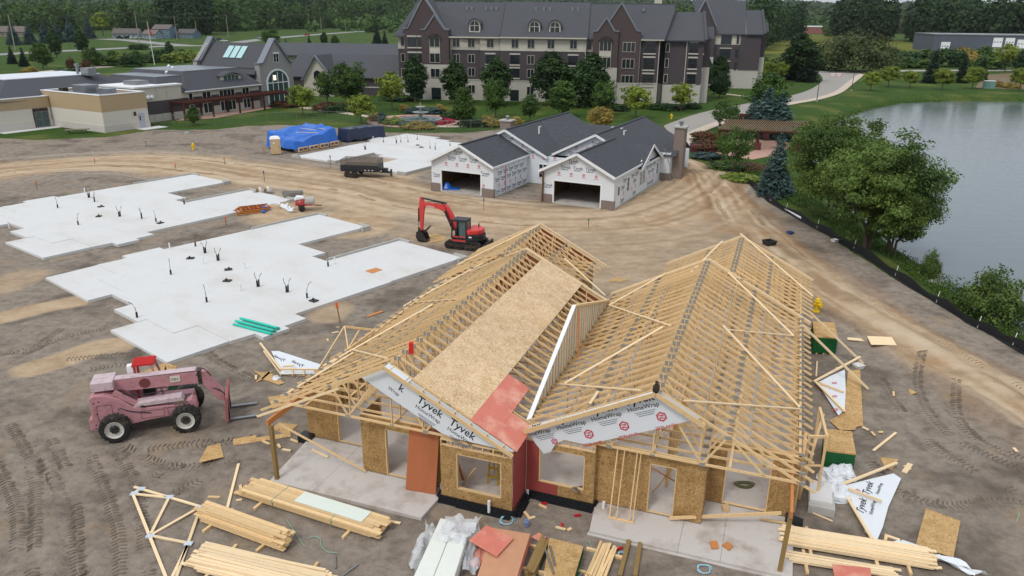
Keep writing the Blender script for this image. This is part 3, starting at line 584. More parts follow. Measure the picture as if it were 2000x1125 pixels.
for wc, d0, d1, z in ((-12.4, 21.6, 36.4, 2.72), (-15.0, 23, 36.4, 2.72), (-10, 22, 36.4, 2.72), (-3, 23.1, 38.2, 2.72), (-5.4, 23.1, 38.2, 2.72), (-.4, 23.1, 38.2, 2.72)): MB().beam(L(wc, d0, z), L(wc, d1, z), .089, .038).build("lateral_brace", W_LUM, house)
for s_, wc in ((1, -3.0), (-1, -3.0), (-1, -12.4)):
    for k in (.33, .66): MB().beam(L(wc + s_ * 4.7 * k, 23.3, ZP - KS * 4.7 * k + .012), L(wc + s_ * 4.7 * k, 36.3, ZP - KS * 4.7 * k + .012), .03, .012).build("marking_strip", PLATE, house)
# roof sheathing on the inner slope of the left unit
def rpanel(w0, w1, d0, d1, mat, nm):
    z = lambda w: ZP - KS * (w + 12.4) + .01; MB().ext([L(w0, d0, z(w0)), L(w1, d0, z(w1)), L(w1, d1, z(w1)), L(w0, d1, z(w0))], (.0, 0, .013)).build(nm, mat, house)
d = 21.62
while d < 36.6:
    d1 = min(d + 2.44, 36.75); rpanel(-11.45, -10.33, d + .002, d1 - .002, OSB_R, "roof_panel"); d = d1
d = 21.62
while d < 36.6:
    d1 = min(d + (1.22 if d < 22 else 2.44), 36.75); rpanel(-10.326, -9.21, d + .002, d1 - .002, OSB_R, "roof_panel"); d = d1
rpanel(-9.206, -8.30, 23.45, 25.38, RED_P, "red_roof_panel"); rpanel(-9.206, -8.30, 21.5, 23.446, RED_P, "red_roof_panel"); rpanel(-8.296, -7.46, 21.5, 23.3, RED_P, "red_roof_panel")
# gable fronts: framing band, house wrap and its lettering
def face(pts, d, th, mat, nm): return MB().ext([L(p[0], d, p[1]) for p in pts], (0, -th, 0)).build(nm, mat, house)
face([(-12.3, 5.2), (-13.55, 4.55), (-10.3, 2.86), (-9.9, 2.78), (-7.62, 2.68), (-7.55, 2.74)], 21.46, .012, WRAP, "house_wrap")
RG = lambda u, v, d=22.88: HF.onD(u, v, d)
face([(RG(*p)[0], RG(*p)[2]) for p in ((1288, 764), (1034, 832), (1033, 846), (1046, 866), (1062, 886), (1076, 882), (1086, 866), (1102, 859), (1145, 868), (1200, 856), (1280, 838), (1368, 816))], 22.88, .012, WRAP, "house_wrap")
def rake(p, q, d0, d1, nm="rake_board", mat=W_LUM, h=.14): MB().beam(L(p[0], d0, p[1]), L(q[0], d0, q[1]), .04, h, (0, 0, 1)).build(nm, mat, house)
zl = lambda w: ZP - KS * abs(w + 12.4); zr = lambda w: ZP - KS * abs(w + 3.0)
for dd in (21.18,): rake((-12.4, zl(-12.4) - .02), (-7.5, zl(-7.5) - .02), dd, 0); rake((-12.4, zl(-12.4) - .02), (-14.6, zl(-14.6) - .02), dd, 0)
for dd in (22.62,): rake((-3.0, zr(-3) - .02), (-7.6, zr(-7.6) - .02), dd, 0, h=.16); rake((-3.0, zr(-3) - .02), (-1.35, zr(-1.35) - .02), dd, 0, h=.16)
rake((-14.2, zl(-14.2) - .16), (-18.0, zl(-18.0) - .10), 21.0, 0, mat=W_PALE, h=.09)
for k in range(8):                       # lookout blocks of the rake ladder, wrapped
    w = -12.2 + k * .61; MB().beam(L(w, 21.2, zl(w) - .05), L(w, 21.62, zl(w) - .05), .038, .089).build("lookout", W_LUM, house)
    w = -7.3 + k * .61; MB().beam(L(w, 22.64, zr(w) - .05), L(w, 23.05, zr(w) - .05), .038, .089).build("lookout", W_LUM, house)
MB().ext([L(-12.4, 21.22, zl(-12.4) - .03), L(-11.5, 21.22, zl(-11.5) - .03), L(-11.5, 21.6, zl(-11.5) - .03), L(-12.4, 21.6, zl(-12.4) - .03)], (0, 0, .006)).build("house_wrap", WRAP, house)
MB().ext([L(-7.4, 22.66, zr(-7.4) - .03), L(-3.1, 22.66, zr(-3.1) - .03), L(-3.1, 22.95, zr(-3.1) - .03), L(-7.4, 22.95, zr(-7.4) - .03)], (0, 0, .006)).build("house_wrap", WRAP, house)
def logo(mb, o, ex, ey, s):              # the dealer's hexagon sign with its slanted bars
    o, ex, ey = Vector(o), Vector(ex).normalized(), Vector(ey).normalized(); P = lambda x, y: o + ex * x * s + ey * y * s
    hx = [(math.cos(a * math.pi / 3 + math.pi / 6) , math.sin(a * math.pi / 3 + math.pi / 6)) for a in range(6)]
    for i in range(6):
        a, b_ = hx[i], hx[(i + 1) % 6]; mb.quad(P(*a), P(*b_), P(b_[0] * .72, b_[1] * .72), P(a[0] * .72, a[1] * .72))
    mb.quad(P(-.5, .36), P(.5, .36), P(.5, .2), P(-.5, .2)); mb.quad(P(-.5, -.2), P(.5, -.2), P(.5, -.36), P(-.5, -.36)); mb.quad(P(.28, .2), P(.5, .2), P(-.28, -.2), P(-.5, -.2))
def wrap_print(mb, mbg, o, ex, ey, s=1.0, cut=False):
    o, ex, ey = Vector(o), Vector(ex).normalized(), Vector(ey).normalized()
    if not cut: lettering(mb, "Tyvek", o + ey * .30 * s, ex, ey, .42 * s, .012)
    lettering(mb, "HomeWrap", o + ey * .06 * s + ex * .05 * s, ex, ey, .21 * s, .004)
    for k in range(3): mbg.quad(*[o + ex * x * s + ey * y * s for x, y in ((.25 + .05 * k, -.06 - .06 * k), (1.0 - .05 * k, -.06 - .06 * k), (1.0 - .05 * k, -.085 - .06 * k), (.25 + .05 * k, -.085 - .06 * k))])
cs = math.atan(KS); ex, ey = (math.cos(cs), 0, -math.sin(cs)), (math.sin(cs), 0, math.cos(cs)); mb, mg = MB(), MB(); yv = 21.445
for k, s_ in enumerate((.1, 1.75, 3.15)):
    o = Vector(L(-13.05, yv, 4.36)) + Vector(ex) * s_
    if k == 0: lettering(mb, "Wrap", o + Vector(ex) * .5 + Vector(ey) * .2, ex, ey, .21, .004); lettering(mb, "k", o + Vector(ex) * .85 + Vector(ey) * .44, ex, ey, .42, .012)
    else: wrap_print(mb, mg, o + Vector(ey) * .16, ex, ey, 1.05)
mb.build("wrap_lettering", INK, house); mg.build("fine_print", INK_G, house)
cs = math.atan(.46); ex, ey = (math.cos(cs), 0, math.sin(cs)), (-math.sin(cs), 0, math.cos(cs)); mb, mg, mr = MB(), MB(), MB(); yv = 22.858
PX = lambda u, v: Vector(L(RG(u, v + 4, yv)[0], yv, RG(u, v + 4, yv)[2]))
for k, (u, v) in enumerate(((1036, 848), (1089, 836), (1156, 820), (1227, 802))):
    o = PX(u, v); lettering(mb, "HomeWrap" if k else "meWrap", o, ex, ey, .235, .006)
    v_, f_ = text("Tyvek" if k else "ek", .44, .014); mb.add([o + Vector(ex) * (p[0] - (.02 if k else -.2)) + Vector(ey) * (.25 + min(p[1], .15)) for p in v_], f_)
    for q in range(3): mg.quad(*[o + Vector(ex) * x + Vector(ey) * y for x, y in ((.2 + .05 * q, -.08 - .07 * q), (.95 - .05 * q, -.08 - .07 * q), (.95 - .05 * q, -.1 - .07 * q), (.2 + .05 * q, -.1 - .07 * q))])
for u, v in ((1150, 844), (1219, 828), (1292, 810)):
    o = PX(u, v); logo(mr, o, ex, ey, .19); lettering(mr, "ZEELAND", o - Vector(ex) * .36 - Vector(ey) * .45, ex, ey, .17, .004)
logo(mr, PX(1083, 858), ex, ey, .13)
mb.build("wrap_lettering", INK, house); mg.build("fine_print", INK_G, house); mr.build("red_logo_print", INK_R, house)
# party wall between the two units
pts = [(23.62, 2.4), (23.62, 2.66), (29.75, 5.13), (36.8, 2.88), (36.8, 2.4)]
MB().ext([L(-7.83, p[0], p[1]) for p in pts], (.05, 0, 0)).build("party_wall_board", M("pale gypsum", rgb(220, 216, 200), .8, .05), house)
ztop = lambda d: 2.66 + (d - 23.62) * (5.13 - 2.66) / 6.13 if d < 29.75 else 5.13 - (d - 29.75) * (5.13 - 2.88) / 7.05
for d in np.arange(23.9, 36.6, .406): MB().box(*L(-7.785, d - .02, 2.45), *L(-7.745, d + .02, ztop(d) - .05)).build("party_wall_stud", W_LUM, house)
MB().beam(L(-7.77, 23.6, 2.67), L(-7.77, 29.76, 5.14), .17, .05).build("metal_edge", WHITE_T, house)
MB().beam(L(-7.735, 23.6, 2.62), L(-7.735, 29.76, 5.09), .06, .05).build("top_plate", W_LUM, house); MB().beam(L(-7.76, 29.78, 5.12), L(-7.76, 36.85, 2.87), .16, .09).build("top_plate", W_LUM, house)
MB().beam(L(-7.6, 30.0, 4.9), L(-7.35, 29.2, 2.9), .09, .04).build("brace_board", W_LVL, house)
# far gable sheathing seen through the trusses
for wc, hw, zp_, d in ((-12.4, 4.7, ZP, 36.52), (-13.82, 3.9, 4.78, 43.42)):
    MB().ext([L(wc - hw, d, 2.66), L(wc + hw, d, 2.66), L(wc, d, zp_ - .12)], (0, .014, 0)).build("gable_sheathing", M("brown gable board", rgb(132, 76, 52), .8, .15, 2), house)
    for k in (-.75, -.5, -.25, 0, .25, .5, .75): MB().beam(L(wc + hw * k, d - .03, 2.66), L(wc + hw * k, d - .03, zp_ - .12 - KS * hw * abs(k)), .038, .06, (1, 0, 0)).build("gable_stud", W_LUM, house)
for wc, tl, tr, zp_, d in ((-12.4, -18.3, -7.5, ZP, 36.85), (-13.82, -18.05, -9.45, 4.78, 43.75), (-3.0, -8.0, 2.35, ZP, 38.6), (-1.75, -6.0, 2.55, 4.8, 45.4)):
    for tt in (tl, tr): MB().beam(L(wc, d, zp_ - .05), L(tt, d, zp_ - .05 - KS * abs(tt - wc)), .1, .1).build("rake_board", W_PALE, house)
# cripple walls above the bump-out windows, porch beams and posts
for w0, w1, d in ((-10.4, -7.65, 21.55), (-7.5, -5.0, 23.0)):
    MB().box(*L(w0, d - .045, 2.345), *L(w1, d + .045, 2.385)).build("wall_plate", W_LUM, house)
MB().beam(L(-17.1, 20.45, 2.42), L(-17.1, 23.4, 2.42), .09, .24).build("porch_beam", W_LVL, house)
MB().beam(L(1.62, 21.55, 2.4), L(1.62, 24.7, 2.4), .09, .24).build("porch_beam", W_LVL, house)
MB().beam(L(-16.8, 20.3, .13), L(-16.98, 20.5, 2.3), .14, .14).build("porch_post", W_TREAT, house); MB().beam(L(1.55, 21.72, .13), L(1.62, 21.75, 2.28), .14, .14).build("porch_post", W_TREAT, house)
def prop(u0, v0, z0, u1, v1, z1, mat=W_LUM, w=.09, h=.04, nm="prop_board"): p, q = HF.g(u0, v0, z0), HF.g(u1, v1, z1); MB().beam(L(*p), L(*q), w, h).build(nm, mat, house)
prop(545, 828, 2.1, 714, 920, .2); prop(1526, 1002, .75, 1308, 1012, .25, w=.05, h=.12); prop(1485, 1013, .2, 1535, 1022, .2)
prop(1270, 912, 2.0, 1318, 940, 1.0, W_LVL); prop(1312, 915, 1.7, 1275, 962, .3)
for w0, k in ((-4.25, 0), (-4.0, 1), (-3.55, 2), (-3.42, 3)): MB().beam(L(w0, 22.45, .2), L(w0 + .02, 23.1, 2.66), .038, .038).build("stud_ladder_rail", W_LUM, house)
MB().box(*L(-4.32, 22.4, .14), *L(-3.36, 22.49, .18)).build("stud_ladder_foot", W_LUM, house)
for u0, v0, u1, v1 in ((890, 890, 905, 938), (905, 945, 928, 915)): prop(u0, v0, 1.9 if v0 < 900 else .2, u1, v1, .25 if v1 > 930 else 1.3, W_LVL if v0 < 900 else W_LUM)
# orange plywood sheet leaning on the wall, and the lintel blocks
o = MB().ext([L(-11.85, 21.42, .14), L(-10.65, 21.52, .14), L(-10.65, 21.98, 2.58), L(-11.85, 21.92, 2.58)], (0, -.02, 0)).build("plywood_sheet", ORANGE_P, None)
o.matrix_world = Matrix.Translation((*HF.xy(HW0, HD0), 0)) @ Matrix.Rotation(-HF.a, 4, 'Z'); tag(o, "tall orange plywood sheet leaning against the left porch wall", "plywood")
# black foundation membrane along the bump-outs
P = [(-10.55, 22.0), (-10.5, 21.44), (-7.6, 21.44), (-7.5, 21.5), (-7.52, 22.85), (-7.4, 22.89), (-4.95, 22.89), (-4.92, 23.2)]
for a, b_ in zip(P[:-1], P[1:]):
    n_ = Vector((b_[1] - a[1], -(b_[0] - a[0]), 0)).normalized()
    for k in range(5): MB().beam(Vector(L(a[0], a[1], .2 - .06 * k)) + n_ * (.035 * k), Vector(L(b_[0], b_[1], .2 - .06 * k)) + n_ * (.035 * k + .015), .05 + .03 * k, .08).build("foundation_membrane", BLACK, house)
MB().ext([L(1.65, 24.5, .45), L(2.25, 24.4, .4), L(2.25, 24.2, -.1), L(1.65, 24.3, -.1)], (0, .06, 0)).build("foundation_membrane", BLACK, house); MB().box(*L(-17.75, 23.0, -.05), *L(-17.2, 23.5, .3)).build("foundation_membrane", BLACK, house)
# tall stud frame standing past the right eave
for w, d in ((2.15, 26.2), (2.75, 26.4), (2.55, 28.6)): MB().beam(L(w, d, 0), L(w, d, 2.75), .09, .09, (0, 1, 0)).build("side_frame_post", W_LUM, house)
MB().beam(L(2.15, 26.2, 2.72), L(2.75, 26.4, 2.72), .09, .09).build("side_frame_rail", W_LUM, house); MB().beam(L(2.75, 26.4, 2.72), L(2.55, 28.6, 2.72), .09, .09).build("side_frame_rail", W_LUM, house)
MB().beam(L(2.15, 26.2, .2), L(2.7, 28.4, 2.6), .09, .05).build("side_frame_brace", W_LUM, house); MB().beam(L(2.75, 26.4, 1.5), L(2.2, 26.2, 1.5), .09, .05).build("side_frame_rail", W_LUM, house)
for d in (25.2, 25.6, 26.0, 26.4, 26.8): MB().beam(L(1.95, d, .1), L(1.98, d + .05, 3.1 if d < 26 else 2.6), .05, .09, (1, 0, 0)).build("side_frame_post", W_LUM, house)
# small gable frame raised at the left eave
q = [HF.g(u, v, z) for u, v, z in ((673, 638, 3.4), (620, 725, 1.9), (732, 645, 3.0), (680, 683, 2.75), (646, 700, 2.3), (702, 645, 3.1))]
for a, b_ in ((0, 1), (0, 2), (1, 3), (3, 2), (0, 3), (4, 3), (5, 3)): MB().beam(L(*q[a]), L(*q[b_]), .05, .1).build("overframe_board", W_PALE if a + b_ == 1 else W_LUM, house)
# ================================================================== finished duplex
def roof_gable(mb, c, half, zp, k, a0, a1, axis, th=.12):   # two slabs; ridge along y ('d') or x ('w')
    for s_ in (-1, 1):
        if axis == 'd': P = [(c, a0, zp), (c, a1, zp), (c + s_ * half, a1, zp - k * half), (c + s_ * half, a0, zp - k * half)]
        else: P = [(a0, c, zp), (a1, c, zp), (a1, c + s_ * half, zp - k * half), (a0, c + s_ * half, zp - k * half)]
        mb.ext(P, (0, 0, -th))
DF = Fr(26); DW, DD = -31.3, 78.0
dup = thing("duplex_house", "single-storey duplex wrapped in white house wrap, dark shingle roof, two open garages", "house", (*DF.xy(DW, DD), 0), -DF.a)
def K(w, d, z=0): return (w - DW, d - DD, z)
def kbox(nm, mat, w0, d0, z0, w1, d1, z1, par=dup, **kw): return MB().box(*K(w0, d0, z0), *K(w1, d1, z1)).build(nm, mat, par, **kw)
kbox("foundation", CONC_E, -40.95, 64.85, -.2, -33.75, 72.9, .1); kbox("foundation", CONC_E, -29.0, 65.65, -.2, -21.58, 72.9, .1); kbox("foundation", CONC_E, -40.9, 72.9, -.2, -21.5, 90, .14)
kbox("garage_floor", CONC_D, -40.7, 64.9, .1, -34, 72.6, .12); kbox("garage_floor", CONC_D, -28.8, 65.7, .1, -21.9, 72.6, .12)
def gwall(w0, w1, d, dl, dr, zt, wc, zp):   # garage front with door opening and gable
    kbox("wall", WRAP, w0, d, .1, dl, d + .15, zt); kbox("wall", WRAP, dr, d, .1, w1, d + .15, zt); kbox("wall", WRAP, dl, d, 2.2, dr, d + .15, zt)
    MB().ext([K(w0, d, zt), K(w1, d, zt), K(wc, d, zp)], (0, .15, 0)).build("gable_wall", WRAP, dup)
    for x in (dl, dr): kbox("door_jamb", WHITE_T, x - .08, d - .03, .1, x + .08, d + .1, 2.2)
    kbox("door_header", WHITE_T, dl - .08, d - .035, 2.2, dr + .08, d + .1, 2.3)
gwall(-40.9, -33.8, 64.9, -39.8, -35.15, 3.05, -37.35, 4.85); gwall(-28.95, -21.65, 65.7, -27.75, -22.9, 3.05, -25.3, 4.9)
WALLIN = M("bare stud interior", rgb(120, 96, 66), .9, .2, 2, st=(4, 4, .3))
kbox("wall", WRAP, -40.9, 65.05, .1, -40.75, 72.9, 3.05); kbox("wall", WRAP, -33.95, 65.05, .1, -33.8, 72.9, 3.05); kbox("wall", WRAP, -28.95, 65.85, .1, -28.8, 72.9, 3.05); kbox("wall", WRAP, -21.8, 65.85, .1, -21.65, 81.3, 3.05)
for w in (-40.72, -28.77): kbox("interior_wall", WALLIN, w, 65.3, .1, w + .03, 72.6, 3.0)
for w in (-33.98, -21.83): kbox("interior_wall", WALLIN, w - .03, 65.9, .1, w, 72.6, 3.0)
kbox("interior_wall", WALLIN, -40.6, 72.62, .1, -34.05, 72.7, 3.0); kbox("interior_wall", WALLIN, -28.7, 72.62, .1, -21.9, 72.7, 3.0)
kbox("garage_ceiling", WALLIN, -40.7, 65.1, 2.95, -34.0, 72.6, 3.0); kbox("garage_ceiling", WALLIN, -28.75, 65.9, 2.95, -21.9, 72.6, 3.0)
kbox("wall", WRAP, -33.8, 72.85, .1, -28.95, 73.0, 3.05); kbox("wall", WRAP, -40.9, 72.9, .1, -40.75, 90, 3.05); kbox("wall", WRAP, -21.65, 81.3, .1, -20.6, 81.45, 3.05); kbox("wall", WRAP, -20.75, 81.45, .1, -20.6, 86, 3.05); kbox("wall", WRAP, -40.9, 89.8, .1, -20.6, 90, 3.05)
MB().ext([K(-41, 73.0, 3.0), K(-31.5, 73.0, 3.0), K(-36.45, 73.0, 5.4)], (0, .1, 0)).build("gable_wall", WRAP, dup); MB().ext([K(-31.2, 74.5, 3.0), K(-21.7, 74.5, 3.0), K(-26.9, 74.5, 5.35)], (0, .1, 0)).build("gable_wall", WRAP, dup)
KR = .5
for wc, half, zp, a0, a1, ax in ((-37.35, 3.75, 5.0, 64.45, 74.2, 'd'), (-25.3, 3.85, 5.05, 65.25, 76.0, 'd'), (-36.45, 5.0, 5.55, 72.55, 90.6, 'd'), (-26.75, 5.35, 5.55, 74.1, 91.3, 'd')):
    for s_ in (-1, 1):
        P = [K(wc, a0, zp), K(wc, a1, zp), K(wc + s_ * half, a1, zp - KR * half), K(wc + s_ * half, a0, zp - KR * half)]
        MB().ext(P, (0, 0, -.1)).build("roof_slope", SHING, dup)
        MB().beam(K(wc, a0 - .02, zp - .08), K(wc + s_ * half, a0 - .02, zp - .08 - KR * half), .05, .24).build("rake_board", WHITE_T, dup)
        MB().beam(K(wc + s_ * (half + .02), a0, zp - KR * half - .08), K(wc + s_ * (half + .02), a1, zp - KR * half - .08), .05, .2).build("fascia_board", WHITE_T, dup)
    MB().beam(K(wc, a0, zp + .02), K(wc, a1, zp + .02), .3, .05).build("ridge_cap", SHING, dup)
for s_ in (-1, 1): MB().ext([K(-36.2, 81.5, 5.53), K(-27, 81.5, 5.53), K(-29.5, 81.5 + s_ * 5, 3.03), K(-33.5, 81.5 + s_ * 5, 3.03)], (0, 0, -.1)).build("roof_slope", SHING, dup)
for s_ in (-1, 1):
    MB().ext([K(-21.2, 76.6, 4.6), K(-26, 76.6, 4.6), K(-26, 76.6 + s_ * 3.7, 2.75), K(-21.2, 76.6 + s_ * 3.7, 2.75)], (0, 0, -.1)).build("roof_slope", SHING, dup)
    MB().beam(K(-21.18, 76.6, 4.52), K(-21.18, 76.6 + s_ * 3.9, 4.52 - 1.95), .05, .24).build("rake_board", WHITE_T, dup)
MB().ext([K(-21.62, 72.9, 2.8), K(-21.62, 80.3, 2.8), K(-21.62, 76.6, 4.5)], (-.1, 0, 0)).build("gable_wall", WRAP, dup)
for s_ in (-1, 1): MB().ext([K(-20.0, 84.5, 4.3), K(-26, 84.5, 4.3), K(-26, 84.5 + s_ * 3.4, 2.8), K(-20.0, 84.5 + s_ * 3.4, 2.8)], (0, 0, -.1)).build("roof_slope", SHING, dup)
for w0, w1, d in ((-40.98, -39.86, 64.8), (-35.08, -33.74, 64.8), (-29.02, -27.82, 65.6), (-22.84, -21.58, 65.6)): kbox("stone_pier", VENEER, w0, d, .0, w1, d + .35, .85, bevel=.01)
ch = kbox("chimney", VENEER, -20.62, 82.2, -.1, -19.5, 83.4, 5.7); kbox("chimney_cap", CONC_E, -20.75, 82.05, 5.7, -19.35, 83.55, 5.85); MB().lathe([(.16, 5.85), (.16, 6.1), (.26, 6.12), (.26, 6.35), (.1, 6.45)], K(-20.06, 82.8)).build("chimney_pipe", STEEL, dup); kbox("stone_pier", VENEER, -21.7, 81.2, 0, -20.5, 81.6, .85)
p = DF.onD(987, 237, 88); zc_ = p[2]; kbox("chimney", VENEER, p[0] - .75, 88, 2.6, p[0] + .75, 89.2, zc_); kbox("chimney_cap", CONC_E, p[0] - .9, 87.85, zc_, p[0] + .9, 89.35, zc_ + .15); MB().lathe([(.2, .15), (.2, .5), (.28, .55), (.1, .7)], K(p[0], 88.6, zc_)).build("chimney_pipe", STEEL, dup)
for u, v, d in ((1053, 247, 77), (1195, 248, 80), (1213, 250, 81), (1219, 255, 79.5), (1038, 240, 86)):
    p = DF.onD(u, v, d); MB().tube([K(p[0], d, p[2] - .8), K(p[0], d, p[2]), K(p[0] + .22, d, p[2] + .02)], .08, 6).build("vent_pipe", PVC, dup)
def win(par, o, ex, n, w, h, ncol=2, nrow=2, fm=WHITE_T, gm_=GLASS, t=.06, nm="window"):   # frame with panes; o = lower left corner on the wall, n = outward
    o, ex, n = Vector(o), Vector(ex).normalized(), Vector(n).normalized(); ez = Vector((0, 0, 1)); b = .07
    mb = MB(); Q = lambda x, z, y=0: o + ex * x + ez * z + n * y
    def bar(x0, x1, z0, z1, y=t): mb.ext([Q(x0, z0), Q(x1, z0), Q(x1, z1), Q(x0, z1)], n * y)
    bar(0, w, 0, b); bar(0, w, h - b, h); bar(0, b, b, h - b); bar(w - b, w, b, h - b)
    for i in range(1, ncol): bar(w * i / ncol - .035, w * i / ncol + .035, b, h - b)
    fr_ = mb.build(nm, fm, par); mp_ = MB()
    for i in range(ncol): mp_.ext([Q(w * i / ncol + .04, b, .012), Q(w * (i + 1) / ncol - .04, b, .012), Q(w * (i + 1) / ncol - .04, h - b, .012), Q(w * i / ncol + .04, h - b, .012)], n * .01)
    mp_.build("pane", gm_, fr_)
    if nrow > 1:
        mm = MB()
        for k in range(1, nrow): mm.ext([Q(b, h * k / nrow - .015, .024), Q(w - b, h * k / nrow - .015, .024), Q(w - b, h * k / nrow + .015, .024), Q(b, h * k / nrow + .015, .024)], n * .012)
        mm.build("muntin", fm, fr_)
    return fr_
for w in (-32.5, -31.3): win(dup, K(w, 72.85, .75), (1, 0, 0), (0, -1, 0), 1.0, 1.5, 2, 3)
win(dup, K(-21.65, 69.4, 1.0), (0, 1, 0), (1, 0, 0), .8, 1.4, 1, 3)
for d in (73.6, 74.6): win(dup, K(-21.65, d, .75), (0, 1, 0), (1, 0, 0), .85, 1.5, 2, 3)
win(dup, K(-21.65, 79.6, .9), (0, 1, 0), (1, 0, 0), .7, 1.3, 1, 2)
o = kbox("side_door", WHITE_T, -21.64, 66.4, .12, -21.58, 67.4, 2.2); kbox("door_glass", GLASS, -21.575, 66.65, 1.2, -21.565, 67.1, 2.0)
kbox("red_tape", M("red tape", rgb(214, 60, 50), .5), -33.795, 67.5, .1, -33.785, 67.62, 2.95)
kbox("meter_box", M("meter grey", rgb(120, 128, 134), .5), -41.4, 66.2, .2, -40.95, 67.0, 1.4)
def wall_print(o, ex, n, w, h, fn=None, s=.42, dx=1.25, dz=.62):
    mk, mr = MB(), MB(); o, ex = Vector(o) + Vector(n) * .012, Vector(ex); ez = Vector((0, 0, 1)); r = 0; z = .25
    while z < h:
        x = .15 + (r % 2) * .5
        while x < w - .9 * s / .42:
            if fn is None or fn(x, z):
                if r % 3 == 1: logo(mr, o + ex * (x + .35) + ez * (z + .15), ex, ez, .14); mr.quad(*[o + ex * (x + a) + ez * (z + b_) for a, b_ in ((.15, -.06), (.55, -.06), (.55, -.1), (.15, -.1))])
                else:
                    lettering(mk, "Tyvek", o + ex * x + ez * z, ex, ez, s, .012); mk.quad(*[o + ex * (x + a) + ez * (z + b_) for a, b_ in ((.1, -.07), (.8, -.07), (.8, -.13), (.1, -.13))])
            x += dx
        z += dz; r += 1
    mk.build("wrap_lettering", INK_G, dup); mr.build("red_logo_print", INK_R, dup)
wall_print(K(-40.9, 64.9, .1), (1, 0, 0), (0, -1, 0), 7.1, 4.3, lambda x, z: (x < .2 or x > 5.6 or z > 2.25) and z < 4.3 - abs(x + .5 - 3.55) * .55 and z > .8)
wall_print(K(-28.95, 65.7, .1), (1, 0, 0), (0, -1, 0), 7.3, 4.3, lambda x, z: (x < .2 or x > 5.9 or z > 2.25) and z < 4.3 - abs(x + .5 - 3.65) * .55 and z > .8)
wall_print(K(-33.8, 65.1, .1), (0, 1, 0), (1, 0, 0), 7.6, 2.9); wall_print(K(-21.65, 67.6, .1), (0, 1, 0), (1, 0, 0), 13.5, 2.8, lambda x, z: not any(a - .9 < x < b_ + .1 for a, b_ in ((1.8, 2.6), (6, 7.9), (12, 12.8))))
wall_print(K(-33.7, 72.85, .1), (1, 0, 0), (0, -1, 0), 4.7, 2.8, lambda x, z: x > 3.2 or z > 2.2); wall_print(K(-40.5, 73.0, 3.0), (1, 0, 0), (0, -1, 0), 9, 2.2, lambda x, z: z < 2.0 - abs(x + .4 - 4.05) * .5); wall_print(K(-31.2, 74.5, 3.0), (1, 0, 0), (0, -1, 0), 9, 2.2, lambda x, z: z < 1.95 - abs(x + .4 - 4.3) * .5)
# a ladder against the chimney side, a blue heap in the left garage
p = G(1318, 356); q = Vector((*DF.xy(-21.0, 80.6), 3.3)); t_ = thing("ladder", "aluminium ladder leaning on the eave beside the stone chimney", "ladder", p)
a = q - Vector(p); pv = Vector((-a.y, a.x, 0)).normalized() * .2; rr = MB()
for s_ in (-1, 1): MB().beam(pv * s_, a * 1.08 + pv * s_, .06, .06).build("rail", STEEL, t_)
for k in range(1, 13): rr.beam(a * k / 12.5 - pv, a * k / 12.5 + pv, .04, .04)
rr.build("rungs", STEEL, t_)
# ================================================================== apartment building
AF = Fr(7); AW, AD = -16.0, 162.0
apt = thing("apartment_building", "four-storey dark brick apartment building with steep grey roof and brick gables", "building", (*AF.xy(AW, AD), 0), -AF.a)
def Q(w, d, z=0): return (w - AW, d - AD, z)
def abox(nm, mat, w0, d0, z0, w1, d1, z1, par=apt): return MB().box(*Q(w0, d0, z0), *Q(w1, d1, z1)).build(nm, mat, par)
def section(w0, w1, d, back=178, top=True, zt=12.9, z1=4.15, z2=10.2, bm=BRICK):
    abox("stone_base", STONE_L, w0, d - .06, 0, w1, back, z1); abox("brick_wall", bm, w0, d, z1, w1, back, z2); abox("upper_wall", CREAM if top else bm, w0, d + .01, z2, w1, back, zt)
    if top: abox("band_course", STONE_L, w0, d - .1, z2 - .1, w1, d, z2 + .12)
    abox("band_course", STONE_L, w0, d - .14, z1 - .1, w1, d - .06, z1 + .1)
section(-45.2, -42.9, 164.5); section(-42.9, -33.5, 161.2, top=False, bm=BRICK_R, zt=14.2); section(-33.5, -27.0, 162.6); section(-27, -22.9, 161.9); section(-22.8, -5.2, 161.6); section(-5.2, -3.7, 162.4); section(-3.7, 5.7, 161.0, top=False, bm=BRICK_R, zt=14.2); section(5.7, 9.7, 162.0, top=False, zt=12.8)
abox("brick_wall", BRICK, 9.7, 166, 3.8, 11, 178, 12.8); abox("stone_base", STONE_L, 9.7, 165.95, 0, 11, 178, 3.8); abox("stone_base", STONE_L, 10.9, 163.9, 0, 18.6, 180, 3.8); abox("brick_wall", BRICK, 10.9, 164, 3.8, 18.6, 180, 12.7)
abox("stone_base", STONE_L, 18.6, 166.5, 0, 20.4, 171, 7.2); abox("brick_wall", BRICK, 18.6, 166.55, 7.2, 20.3, 171, 13.2)
def aroof(P, nm="roof_slope", mat=SHING_F): MB().ext([Q(*p) for p in P], (0, 0, -.25)).build(nm, mat, apt)
RZ, RD = 19.6, 170.2
aroof([(-45.9, 163.7, 12.75), (-23, 161.0, 12.85), (-23, RD, RZ), (-42, RD, RZ)]); aroof([(-23.02, 160.9, 12.9), (-4.8, 160.9, 12.9), (-4.8, RD, RZ + .1), (-23.02, RD, RZ + .1)]); aroof([(-4.78, 161.3, 12.75), (10.4, 161.3, 12.75), (12.8, RD, RZ - .2), (-4.78, RD, RZ - .2)])
aroof([(-45.9, 179, 12.75), (-42, RD, RZ), (12.8, RD, RZ), (10.4, 179, 12.75)]); MB().ext([Q(10.4, 161.6, 12.5), Q(12.75, RD, RZ - .35), Q(12.75, 178.5, 12.5)], (-.5, 0, 0)).build("gable_wall", CREAM, apt)
